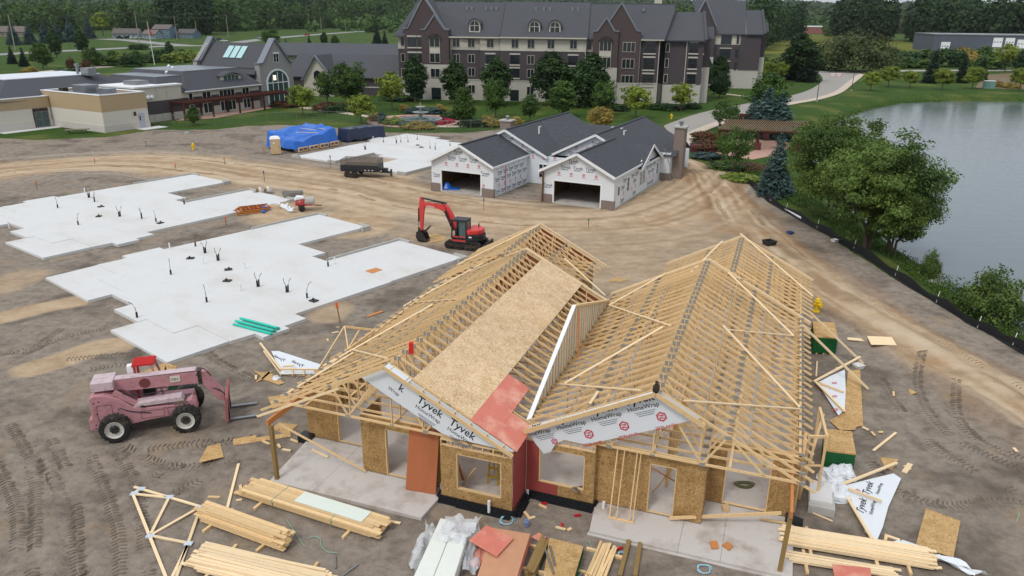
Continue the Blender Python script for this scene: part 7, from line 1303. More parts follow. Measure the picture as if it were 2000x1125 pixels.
def lamp(u, v, h, lb):
    x, y, _ = G(u, v); t_ = thing("lamp_post", lb, "lamp post", (x, y, 0), .3); MB().tube([(0, 0, 0), (0, 0, h)], [.09, .06], 8).build("pole", DARKST, t_); MB().box(-.9, -.15, h - .05, .1, .15, h + .1).build("lamp_head", DARKST, t_); MB().lathe([(.2, 0), (.2, .3)], (0, 0, 0), 10).build("base", CONC_E, t_)
lamp(1595, 198, 4.6, "dark lamp post at the bend of the driveway"); lamp(1663, 177, 4.3, "dark lamp post near the top of the driveway"); lamp(1404, 250, 3.0, "dark lamp post on the walk near the terrace"); lamp(1597, 146, 2.6, "short lamp post by the street corner")
for u, v, lb in ((1626, 151, "left white barricade across the driveway"), (1638, 151, "right white barricade across the driveway")):
    x, y, _ = G(u, v); t_ = thing("barricade", lb, "barricade", (x, y, 0))
    for z in (.5, 1.0): MB().box(-.9, -.03, z, .9, .03, z + .22).build("rail", PVC, t_)
    for s_ in (-.8, .8): MB().beam((s_, -.4, 0), (s_, 0, 1.3), .06, .06).build("leg", OR, t_); MB().beam((s_, .4, 0), (s_, 0, 1.3), .06, .06).build("leg", OR, t_)
def pole(u, v, vt, lb, arm=True, col=rgb(150, 142, 130)):
    x, y, _ = G(u, v); z = Fr(0).onD(u, vt, y)[2]; t_ = thing("utility_pole", lb, "utility pole", (x, y, 0)); MB().tube([(0, 0, 0), (0, 0, z)], [.26, .16], 8).build("pole", M("pole " + str(u), col, .9, .08), t_)
    if arm: MB().box(-2.2, -.1, z - .9, 2.2, .1, z - .65).build("crossarm", BARK, t_)
    return (x, y, z)
PT = [pole(30, 98, 27, "leaning utility pole at the far left of the highway"), pole(272, 84, 21, "tall double utility pole by the highway in front of the houses"), pole(346, 78, 31, "utility pole in front of the blue house"), pole(446, 72, 28, "utility pole right of the pine grove"), pole(604, 62, 26, "utility pole by the highway left of the apartments"), pole(628, 63, 32, "slim utility pole beside the red car", False), pole(675, 62, 38, "short utility pole near the white car", False), pole(385, 74, 42, "bare utility pole beside the stone clubhouse gable", False)]
wr = MB()
for a, b_ in zip(PT[:4], PT[1:5]):
    for off in (-2, 0, 2):
        wr.tube([(a[0] + (b_[0] - a[0]) * k / 6 + off, a[1] + (b_[1] - a[1]) * k / 6, a[2] - .6 + (b_[2] - a[2]) * k / 6 - 1.2 * math.sin(math.pi * k / 6)) for k in range(7)], .05, 4)
o = wr.build("power_lines", DARKST); tag(o, "power lines strung between the utility poles along the highway", "power lines")
x, y, _ = G(302, 127); zt = Fr(0).onD(282, 84, y)[2]; t_ = thing("flagpole", "white flagpole with a limp striped flag behind the clubhouse", "flagpole", (x, y, 0)); MB().tube([(0, 0, 0), (-.4, 0, 14)], [.14, .07], 8).build("pole", PVC, t_); MB().ext([(-.25, -.05, 12.8), (-.25, -.05, 9.6), (.5, -.1, 9.2), (.7, 0, 10.0), (.2, -.1, 11.2)], (.0, .12, 0)).build("flag", M("striped flag", rgb(150, 70, 80), .8, .4, 2), t_)
# cars
def car(u, v, rz, col, lb, s=1.0):
    x, y, _ = G(u, v); t_ = thing("parked_car", lb, "car", (x, y, .07), rz); cm = M("paint " + lb[:16], col, .3, .02)
    MB().ext([(-2.2, -.9, .35), (2.2, -.9, .35), (2.25, -.9, .8), (1.2, -.9, .95), (-2.1, -.9, 1.0)], (0, 1.8, 0)).build("body", cm, t_, bevel=.08); MB().ext([(-1.9, -.8, .98), (1.1, -.8, .95), (.4, -.8, 1.5), (-1.4, -.8, 1.52)], (0, 1.6, 0)).build("cabin_glass", GLASS, t_, bevel=.05); MB().box(-1.35, -.75, 1.5, .4, .75, 1.56).build("roof", cm, t_)
    for X_ in (-1.4, 1.4):
        for yy in (-.85, .85): MB().lathe([(.15, -.1), (.33, -.1), (.33, .1), (.15, .1)], (X_, yy, .33), 12, 'y').build("wheel", RUBBER, t_)
car(234, 75, .8, rgb(30, 32, 36), "black car parked at the ranch house"); car(250, 75, .8, rgb(40, 44, 50), "dark car beside the black car at the ranch house"); car(262, 76, .8, rgb(210, 212, 214), "white car parked at the ranch house"); car(272, 76, .8, rgb(190, 196, 200), "silver van parked nearest the double pole"); car(600, 70, .2, rgb(170, 44, 56), "red car driving on the highway"); car(697, 63, .2, rgb(200, 206, 210), "white pickup on the highway"); car(508, 75, .3, rgb(160, 164, 168), "grey car on the highway behind the clubhouse"); car(130, 161, .5, rgb(214, 216, 216), "white car behind the tan building roof"); car(143, 160, .5, rgb(190, 200, 204), "pale car behind the tan building roof near the hedge"); car(438, 82, .3, rgb(214, 216, 218), "white car partly hidden behind the clubhouse ridge"); car(430, 79, .3, rgb(60, 66, 80), "dark blue car beside the white car by the clubhouse ridge")
# garden: fountain, pergolas, planters, cabinet
x, y, _ = G(822, 238); t_ = thing("garden_fountain", "round tiered stone fountain ringed by red flowers on the lawn", "fountain", (x, y, .05)); FS = M("fountain stone", rgb(150, 154, 152), .8, .08)
MB().lathe([(3.6, 0), (3.6, .55), (3.3, .55), (3.3, .35), (0.1, .35)], (0, 0, 0), 28).build("basin", FS, t_); MB().lathe([(.4, .3), (.3, 1.2), (1.3, 1.5), (1.35, 1.6), (.2, 1.55), (.18, 2.2), (.8, 2.4), (.8, 2.5), (.1, 2.5), (.05, 3.2)], (0, 0, 0), 18).build("tiers", FS, t_); MB().lathe([(3.25, .4), (.5, .42)], (0, 0, 0), 24).build("water", M("fountain water", rgb(120, 140, 140), .1), t_)
def pergola(label, corners, h, n, slat, pm, base_m=None, dens=14):
    c0 = np.mean(np.array(corners), 0); t_ = thing("pergola", label, "pergola", (c0[0], c0[1], 0)); P = [Vector((x - c0[0], y - c0[1], 0)) for x, y in corners]
    for k in range(n):
        for A_, B_ in ((P[0], P[1]), (P[3], P[2])):
            q = A_.lerp(B_, k / (n - 1)); MB().beam(q, q + Vector((0, 0, h)), .28, .28, (0, 1, 0)).build("post", pm, t_)
            if base_m: MB().box(q.x - .4, q.y - .4, 0, q.x + .4, q.y + .4, 1.0).build("brick_pier", base_m, t_)
    for A_, B_ in ((P[0], P[1]), (P[3], P[2])): MB().beam(A_ + Vector((0, 0, h)), B_ + Vector((0, 0, h)), .2, .35).build("beam", pm, t_)
    for k in range(int(dens)): a, b_ = P[0].lerp(P[1], k / (dens - 1)), P[3].lerp(P[2], k / (dens - 1)); e_ = (b_ - a) * .12; MB().beam(a - e_ + Vector((0, 0, h + .26)), b_ + e_ + Vector((0, 0, h + .26)), .09, .16).build("rafter", slat, t_)
    return t_
PB = M("dark red-brown timber", rgb(74, 40, 32), .8, .12, 2); RB = M("terrace brick pier", rgb(96, 52, 48), .9, .12, 2); SLATC = M("weathered slat", rgb(132, 112, 84), .85, .12, 2)
pergola("long dark brown pergola along the clubhouse patio", [CF.xy(-106.3, 88.5), CF.xy(-106.3, 112.5), CF.xy(-109.2, 112.5), CF.xy(-109.2, 88.5)], 2.7, 5, PB, PB, None, 34)
pergola("timber pergola with pale slats and brick piers on the terrace", [G(1402, 290)[:2], G(1555, 296)[:2], G(1572, 276)[:2], G(1418, 272)[:2]], 2.5, 3, SLATC, PB, RB, 34)
t_ = thing("timber_arbor", "dark timber arbor frame in front of the blue spruces", "arbor", (*G(1488, 262)[:2], 0)); c0 = G(1488, 262)
for u, v in ((1443, 264), (1487, 266), (1531, 268)): x, y, _ = G(u, v); MB().beam((x - c0[0], y - c0[1], 0), (x - c0[0], y - c0[1], 3.2), .35, .35, (0, 1, 0)).build("post", PB, t_)
a, b_ = G(1440, 264), G(1534, 268); MB().beam((a[0] - c0[0], a[1] - c0[1], 3.0), (b_[0] - c0[0], b_[1] - c0[1], 3.0), .3, .5).build("beam", PB, t_)
for u, v, lb in ((1352, 296, "low brick planter wall left of the terrace"), (1390, 296, "brick pier planter at the terrace corner")): x, y, _ = G(u, v); o = MB().box(-1.2, -.5, 0, 1.2, .5, .9).build("brick_planter", RB, bevel=.02); o.location = (x, y, 0); tag(o, lb, "planter")
x, y, _ = G(1930, 173); t_ = thing("utility_cabinet", "pale green utility cabinet on the far pond bank", "utility cabinet", (x, y, 0), -.3); MB().box(-1.3, -.7, 0, 1.3, .7, 1.9).build("cabinet", M("cabinet green", rgb(110, 148, 142), .6, .05), t_, bevel=.04); MB().box(-1.4, -.8, 1.9, 1.4, .8, 2.0).build("lid", PVC, t_); MB().box(-.02, -.72, .1, .02, -.7, 1.85).build("door_seam", DARKST, t_)
x, y, _ = G(152, 260); t_ = thing("picnic_table", "grey upturned picnic table by the tan building corner", "table", (x, y, 0), .4)
for k in range(4): MB().box(-1.6, -.6 + k * .3, .5, 1.6, -.35 + k * .3, .56).build("plank", M("weathered plank", rgb(120, 108, 96), .9, .15, 2) if k == 0 else bpy.data.materials["weathered plank"], t_)
for X_ in (-1.1, 1.1): MB().beam((X_, -.8, 0), (X_, .4, .5), .08, .08).build("leg", BARK, t_); MB().beam((X_, .8, 0), (X_, -.4, .5), .08, .08).build("leg", BARK, t_)
FLR = M("red flowers", rgb(170, 40, 66), .8, .3, 6, bump=1, bscale=8)
# ================================================================== vegetation
LG = leafmat("green leaves", rgb(62, 88, 36), rgb(92, 120, 52), rgb(50, 74, 34)); LY = leafmat("yellow green leaves", rgb(112, 132, 46), rgb(152, 162, 66), rgb(88, 108, 44)); LD = leafmat("dark leaves", rgb(46, 70, 37), rgb(68, 94, 47), rgb(39, 58, 33))
LB = leafmat("blue spruce needles", rgb(70, 94, 90), rgb(96, 120, 116), rgb(50, 70, 66)); LS = leafmat("dark spruce needles", rgb(38, 56, 42), rgb(54, 74, 52), rgb(30, 46, 36)); LO = leafmat("olive willow leaves", rgb(84, 96, 56), rgb(116, 124, 78), rgb(64, 76, 44)); LT = leafmat("tan autumn leaves", rgb(150, 130, 62), rgb(176, 156, 84), rgb(120, 110, 56)); LR_ = leafmat("red flower heads", rgb(176, 44, 70), rgb(204, 70, 96), rgb(140, 40, 56)); LRB = leafmat("russet leaves", rgb(92, 66, 46), rgb(122, 82, 54), rgb(70, 62, 40)); LW = leafmat("pond tree leaves", rgb(80, 106, 46), rgb(120, 140, 68), rgb(62, 86, 40)); LWEED = leafmat("bank weeds", rgb(70, 98, 38), rgb(104, 128, 52), rgb(58, 82, 34)); LHZ = leafmat("far woods leaves", rgb(54, 76, 38), rgb(78, 98, 50), rgb(44, 64, 34))
def leaves(cent, nrm, size, rng, asp=.6):
    n = len(cent); r = rng.normal(size=(n, 3)); nm_ = nrm + r * .75; nm_ /= np.linalg.norm(nm_, axis=1)[:, None] + 1e-9
    t1 = np.cross(nm_, rng.normal(size=(n, 3))); t1 /= np.linalg.norm(t1, axis=1)[:, None] + 1e-9; t2 = np.cross(nm_, t1); s_ = size * rng.uniform(.6, 1.4, (n, 1))
    v = np.stack([cent - t1 * s_, cent + t2 * s_ * asp, cent + t1 * s_, cent - t2 * s_ * asp], 1).reshape(-1, 3); return v, np.arange(n * 4).reshape(-1, 4)
def crown(name, mat, shape, ncl, nl, leaf, seed, r=.3, z0=.25, clr=.09, n_in=.5):
    rng = np.random.default_rng(seed); cz, rz_ = (1 + z0) / 2, (1 - z0) / 2
    if shape == 'cone':
        C_, N_ = [], []
        tiers = ncl
        for k in range(tiers):
            u = (k + .5) / tiers; z = z0 + (1 - z0) * u; R_ = r * (1 - u) ** .9 + .012; nb = max(5, int(26 * (1 - u) ** .8))
            for b_ in range(nb):
                a = rng.uniform(0, 2 * math.pi); m_ = max(3, int(nl * (1 - u * .8))); tt = rng.uniform(.15, 1, m_) ** .7; rr = R_ * rng.uniform(.75, 1.1)
                C_.append(np.stack([rr * tt * math.cos(a) + rng.normal(0, .012, m_), rr * tt * math.sin(a) + rng.normal(0, .012, m_), z - tt * rr * .28 + rng.normal(0, .008, m_)], 1)); N_.append(np.tile([math.cos(a) * .4, math.sin(a) * .4, 1], (m_, 1)))
        C_, N_ = np.concatenate(C_), np.concatenate(N_); v, f_ = leaves(C_, N_, leaf, rng, .35); return np_mesh(name, v, f_, mat)
    d = rng.normal(size=(ncl, 3)); d /= np.linalg.norm(d, axis=1)[:, None]; rad_ = n_in + (1 - n_in) * rng.random((ncl, 1)) ** .5
    cc = d * rad_ * np.array([r, r, rz_]) * rng.uniform(.82, 1.08, (ncl, 1)); prof = np.ones(ncl); zz = cc[:, 2] / rz_
    if shape == 'oval': prof = np.sqrt(np.clip(1.05 - .55 * np.maximum(zz, 0) ** 1.5, .1, 1))
    if shape == 'egg': prof = np.clip(1 - .45 * (zz + .3), .3, 1.2)
    if shape == 'dome': cc[:, 2] = np.abs(cc[:, 2]) * 1.6 - rz_ * .75
    if shape == 'airy': cc *= rng.uniform(.7, 1.2, (ncl, 1)); 
    cc[:, 0] *= prof; cc[:, 1] *= prof; cc[:, 2] += cz
    k = np.repeat(np.arange(ncl), nl); dd = rng.normal(size=(len(k), 3)); dn = dd / np.linalg.norm(dd, axis=1)[:, None]; cs_ = clr * rng.uniform(.6, 1.35, ncl)[k][:, None]
    pts = cc[k] + dn * cs_ * rng.random((len(k), 1)) ** .4 * np.array([1.15, 1.15, .75]); pts[:, 2] = np.maximum(pts[:, 2], z0 * .5)
    out_ = pts - np.array([0, 0, cz]); out_ /= np.linalg.norm(out_, axis=1)[:, None] + 1e-9
    v, f_ = leaves(pts, dn * .5 + out_ * .6 + np.array([0, 0, .4]), leaf, rng); return np_mesh(name, v, f_, mat)
def trunk_mesh(name, r=.02, h=.5, limbs=6, spread=.2, seed=1, multi=1):
    rng = random.Random(seed); mb = MB()
    for s_ in range(multi):
        a0 = rng.uniform(0, 6.3); lean = .0 if multi == 1 else .1; bx_, by_ = lean * math.cos(a0) * .3, lean * math.sin(a0) * .3
        top = (lean * math.cos(a0) * 2, lean * math.sin(a0) * 2, h); mb.tube([(bx_, by_, -.02), (bx_ * 1.3, by_ * 1.3, h * .4), top, (top[0] * 1.1, top[1] * 1.1, h * 1.5)], [r * 1.25, r, r * .7, r * .2], 7)
        for k in range(limbs):
            a = rng.uniform(0, 6.3); z = h * rng.uniform(.55, 1.1); q = (top[0] * z / h, top[1] * z / h, z); e_ = (q[0] + spread * math.cos(a), q[1] + spread * math.sin(a), z + spread * rng.uniform(.6, 1.2)); mb.tube([q, ((q[0] + e_[0]) / 2, (q[1] + e_[1]) / 2, (q[2] + e_[2]) / 2 + .01), e_], [r * .5, r * .3, r * .1], 5)
    return mb.mesh(name, BARK)
CM = {'round': crown('crown', LG, 'airy', 100, 50, .026, 1, .35, .2, .095, .3), 'roundY': crown('crown', LY, 'airy', 80, 52, .028, 2, .40, .22, .095, .3), 'oval': crown('crown', LD, 'oval', 170, 45, 0.0210, 3, .24, .1, .07), 'airy': crown('crown', LG, 'airy', 100, 35, 0.0280, 4, .36, .25, .1), 'airyY': crown('crown', LY, 'airy', 85, 35, 0.0280, 5, .38, .3, .1), 'egg': crown('crown', LG, 'egg', 130, 40, 0.0252, 6, .28, .15, .09), 'dark': crown('crown', LD, 'egg', 150, 45, 0.0252, 7, .3, .1, .09),
      'spruceB': crown('crown', LB, 'cone', 44, 13, 0.026, 8, .24, .04), 'spruceD': crown('crown', LS, 'cone', 44, 13, 0.026, 9, .22, .03), 'willow': crown('crown', LO, 'dome', 220, 64, .034, 10, .95, .05, .2), 'shrub': crown('crown', LG, 'dome', 60, 35, 0.0630, 11, .6, .02, .2), 'shrubO': crown('crown', LT, 'dome', 60, 32, 0.0560, 12, .55, .02, .2), 'shrubD': crown('crown', LD, 'dome', 60, 35, 0.0630, 13, .6, .02, .2), 'shrubB': crown('crown', LB, 'dome', 50, 35, 0.0700, 14, .6, .02, .2), 'shrubR': crown('crown', LRB, 'dome', 60, 32, 0.0630, 15, .6, .02, .2), 'flower': crown('crown', LR_, 'dome', 60, 32, 0.0560, 16, .6, .02, .2), 'sparse': crown('crown', LG, 'airy', 80, 30, .027, 17, .38, .25, .12), 'tan': crown('crown', LT, 'round', 100, 40, 0.0308, 18, .42, .15, .11), 'farT': crown('crown', LG, 'round', 60, 29, 0.0700, 19, .4, .05, .14), 'farD': crown('crown', LD, 'egg', 60, 32, 0.0700, 20, .34, .04, .13), 'shrubY': crown('crown', LY, 'dome', 60, 35, 0.0630, 21, .6, .02, .2)}
TM = {'t': trunk_mesh('trunk', .018, .45, 7, .2, 1), 'thin': trunk_mesh('trunk', .014, .4, 6, .22, 2), 'con': trunk_mesh('trunk', .016, .6, 0, .1, 3), 'multi': trunk_mesh('trunk', .012, .4, 5, .2, 4, 4)}
def tree(name, label, u, v, vt, kind, wr=1.0, tk='t', cat="tree", group=None, y=None, xw=None):
    x, yy, _ = G(u, v) if xw is None else (*xw, 0)
    h = Fr(0).onD(u, vt, yy)[2]; h = max(h - gz(x, yy), .4); t_ = thing(name, label, cat, (x, yy, gz(x, yy)), random.uniform(0, 6.28), group)
    c_ = inst("crown" if cat == "tree" else "foliage", CM[kind], t_, scl=(h * wr * random.uniform(.88, 1.14), h * wr * random.uniform(.88, 1.14), h))
    if tk: inst("trunk", TM[tk], t_, scl=(h, h, h))
    else: MB().tube([(0, 0, -.05), (0, 0, h * .5)], [h * .03, h * .012], 5).build("stem", BARK, t_)
    return t_
# trees on the lawns, named by what stands beside them
for a in (("maple_tree", "small round yellow-green tree right of the stone clubhouse gable", 592, 226, 163, 'roundY', 1.0), ("locust_tree", "broad green tree in front of the link wing", 685, 208, 120, 'round', 1.15), ("locust_tree", "green tree just right of the stone gable, behind the round tree", 640, 205, 140, 'airy', 1.0), ("locust_tree", "airy yellow-green tree on the lawn left of the apartments", 766, 216, 138, 'airyY', 1.0), ("maple_tree", "yellow-olive round tree in front of the chain-link fence by the fountain", 706, 242, 181, 'roundY', 1.05),
          ("columnar_tree", "slim dark oval tree at the apartments' left brick gable", 811, 200, 108, 'oval', 1.0), ("columnar_tree", "dark pyramidal tree left of the first juliet balconies", 889, 203, 117, 'oval', 1.2), ("columnar_tree", "dark pyramidal tree in front of the cream bay", 968, 206, 109, 'oval', 1.25), ("locust_tree", "mid-green tree below the pyramidal tree near the fountain's right", 968, 229, 152, 'round', .9), ("locust_tree", "loose green tree nearest the fountain on its right", 906, 248, 168, 'egg', 1.0), ("columnar_tree", "tall dark tree left of the two in front of the apartments", 1076, 207, 98, 'dark', 1.25), ("columnar_tree", "tall dark tree beside the second brick gable", 1148, 208, 101, 'dark', 1.2),
          ("locust_tree", "leafy green tree under the tall dark trees", 1098, 228, 155, 'egg', 1.3), ("locust_tree", "green tree in front of the second brick gable's base", 1180, 226, 156, 'round', 1.0), ("locust_tree", "small green tree behind the white duplex roof", 1035, 240, 186, 'airy', 1.1), ("maple_tree", "yellow-green tree below the stacked balconies", 1241, 232, 164, 'roundY', 1.0), ("maple_tree", "round yellow-green tree at the apartment's right corner", 1330, 218, 159, 'roundY', 1.05), ("ash_tree", "tan-yellow bushy tree just behind the white duplex ridge", 1172, 256, 206, 'tan', 1.3), ("oak_tree", "dark green tree between the two apartment wings", 1405, 190, 140, 'dark', 1.3), ("columnar_tree", "narrow dark tree against the far wing's base", 1378, 178, 112, 'oval', .8), ("columnar_tree", "dark tree in the corner of the far wing", 1402, 172, 108, 'oval', 1.1),
          ("maple_tree", "bright yellow-green tree beyond the far wing", 1497, 158, 117, 'roundY', .9), ("locust_tree", "yellowish tree beside the spruces beyond the far wing", 1522, 160, 119, 'airyY', 1.0), ("oak_tree", "large green tree above the blue spruces on the terrace", 1495, 240, 140, 'round', 1.1), ("oak_tree", "tall dark tree at the driveway's upper left", 1560, 158, 62, 'dark', 1.3), ("pine_tree", "dark conifer-like tree beside the driveway's upper left lawn", 1576, 160, 92, 'spruceD', 1.6), ("pine_tree", "second dark tree on the driveway's upper left lawn", 1545, 156, 104, 'spruceD', 1.4),
          ("ornamental_tree", "sparse multi-stem tree on the terrace edge", 1434, 335, 250, 'sparse', 1.05, 'multi'), ("ornamental_tree", "sparse small tree beside the lamp post on the walk", 1408, 253, 196, 'sparse', 1.1, 'multi'), ("ornamental_tree", "thin tree between the walk and the timber arbor", 1430, 258, 205, 'sparse', .9, 'multi'), ("ornamental_tree", "slim leafy tree by the terrace's left pier", 1413, 312, 262, 'sparse', .8, 'multi'), ("maple_tree", "yellow-green tree nearest the pond on the far bank", 1700, 178, 136, 'roundY', 1.15), ("maple_tree", "yellow-green tree second from the driveway on the far bank", 1735, 170, 126, 'roundY', 1.1), ("maple_tree", "small yellow-green tree third along the far bank", 1776, 172, 136, 'roundY', 1.15), ("maple_tree", "rounded yellow-green tree in the middle of the far bank", 1839, 176, 131, 'roundY', 1.15), ("maple_tree", "rounded yellow-green tree between the dark spruces on the far bank", 1898, 174, 128, 'roundY', 1.15), ("maple_tree", "large yellow-green tree at the right edge of the far bank", 1990, 178, 130, 'roundY', 1.2),
          ("spruce_tree", "dark spruce behind the middle tree of the far bank", 1817, 162, 101, 'spruceD', 1.5), ("spruce_tree", "dark spruce behind the rounded tree on the far bank", 1876, 162, 105, 'spruceD', 1.3), ("spruce_tree", "dark spruce left of the bare bank", 1915, 158, 113, 'spruceD', 1.4), ("willow_tree", "wide olive willow beyond the street", 1664, 140, 65, 'willow', 1.0), ("poplar_tree", "tall green tree before the grey depot", 1962, 142, 84, 'airyY', 1.0), ("oak_tree", "dark green tree at the right edge behind the far bank", 1995, 150, 95, 'dark', 1.4),
          ("spruce_tree", "blue spruce standing beside the silt fence", 1512, 382, 260, 'spruceB', 1.5), ("spruce_tree", "tallest blue spruce behind the timber arbor", 1492, 268, 172, 'spruceB', 1.9), ("spruce_tree", "blue spruce at the left behind the timber arbor", 1466, 264, 190, 'spruceB', 1.9), ("spruce_tree", "dark spruce at the right behind the timber arbor", 1520, 270, 182, 'spruceB', 1.8), ("spruce_tree", "small spruce at the pond corner of the terrace", 1572, 312, 262, 'spruceB', 1.2),
          ("maple_tree", "small dark round tree by the patio's left end", 380, 245, 207, 'egg', 1.2), ("maple_tree", "green tree in the grass left of the parking lane", 85, 134, 82, 'egg', 1.4), ("columnar_tree", "dark columnar tree left of the parking lane", 111, 113, 57, 'oval', .9), ("columnar_tree", "second dark columnar tree above the parking lane", 163, 108, 58, 'oval', .9), ("maple_tree", "round dark green tree above the parking lane", 182, 132, 92, 'round', 1.2), ("spruce_tree", "small dark spruce at the far left", 25, 125, 90, 'spruceD', 1.3), ("spruce_tree", "small dark spruce beside the metal roof at the far left", 48, 130, 93, 'spruceD', 1.3), ("columnar_tree", "slim dark evergreen behind the clubhouse's left parapet", 333, 118, 80, 'oval', .8), ("maple_tree", "green tree left of the flagpole", 222, 125, 98, 'egg', 1.3), ("maple_tree", "small green tree right of the flagpole", 268, 127, 98, 'egg', 1.4),
          ("maple_tree", "large yellow-green tree beside the ranch house", 202, 70, 20, 'roundY', 1.0), ("spruce_tree", "leftmost blue spruce of the highway row", 28, 88, 42, 'spruceB', 1.5), ("spruce_tree", "second blue spruce of the highway row", 60, 87, 43, 'spruceB', 1.4), ("spruce_tree", "third blue spruce of the highway row", 90, 85, 40, 'spruceB', 1.4), ("spruce_tree", "fourth blue spruce of the highway row", 116, 83, 42, 'spruceB', 1.4), ("spruce_tree", "tallest blue spruce of the highway row, behind a pole", 140, 82, 33, 'spruceB', 1.5), ("spruce_tree", "rightmost blue spruce of the highway row", 175, 76, 34, 'spruceB', 1.5), ("oak_tree", "round tree behind the hall's right parapet", 530, 95, 55, 'round', 1.3), ("spruce_tree", "spruce left of the pair behind the link wing", 605, 96, 70, 'spruceD', 1.3), ("spruce_tree", "blue spruce behind the link wing", 560, 100, 76, 'spruceB', 1.2), ("columnar_tree", "dark columnar evergreen behind the link wing", 634, 92, 62, 'oval', .9), ("maple_tree", "round green tree behind the link wing's right part", 655, 92, 68, 'egg', 1.3), ("spruce_tree", "spruce left of the apartments' hip roof", 737, 88, 50, 'spruceD', 1.3), ("spruce_tree", "second spruce beside the apartments' hip roof", 752, 90, 60, 'spruceD', 1.4)):
    tree(*a[:7], tk=a[7] if len(a) > 7 else ('con' if 'spruce' in a[5] else 't'))
# the trees leaning over the pond beside the silt fence
LAKE = crown('crown', LW, 'round', 230, 190, .0115, 41, .46, .14, .085, .3)
LAKE2 = crown('crown', LW, 'airy', 220, 190, .0115, 42, .44, .14, .085, .3)
for lb, u, v, h, w_, me, rz_ in (("left of the three leafy trees between silt fence and pond", 1618, 440, 9.8, .92, LAKE, .3), ("middle leafy tree between silt fence and pond with paired trunks", 1692, 497, 9.6, 1.0, LAKE2, 1.9), ("right leafy tree overhanging the pond water", 1738, 500, 7.6, .85, LAKE, 4.0)):
    x, y, _ = G(u, v, -.5); t_ = thing("bank_tree", lb, "tree", (x, y, gz(x, y)), rz_); inst("crown", me, t_, scl=(h * w_, h * w_, h * .92), loc=(0, 0, h * .04)); inst("trunk", TM['multi'], t_, scl=(h, h, h))
BUSH = crown('foliage', LW, 'dome', 90, 70, .03, 43, .75, .02, .2, .3)
x, y, _ = G(1925, 628, -1); t_ = thing("pond_bush", "bushy sapling clump at the water's edge on the right", "bush", (x + .4, y + .6, -1.1), 1); inst("foliage", BUSH, t_, scl=(3.1, 3.1, 3.4)); inst("stem", TM['multi'], t_, scl=(3, 3, 3))
x, y, _ = G(1812, 545, -1.1); t_ = thing("pond_bush", "small leaning sapling over the pond beside a flat stone", "bush", (x, y, -1.1), 2); inst("foliage", BUSH, t_, scl=(1.1, 1.1, 2.2)); inst("stem", TM['thin'], t_, scl=(2, 2, 2))
o = MB().ext([G(1808, 552, -1.15), G(1835, 548, -1.15), G(1842, 556, -1.15), G(1818, 558, -1.15)], (0, 0, .2)).build("flat_stone", CONC_E); tag(o, "flat stone at the pond edge beside the sapling", "stone")
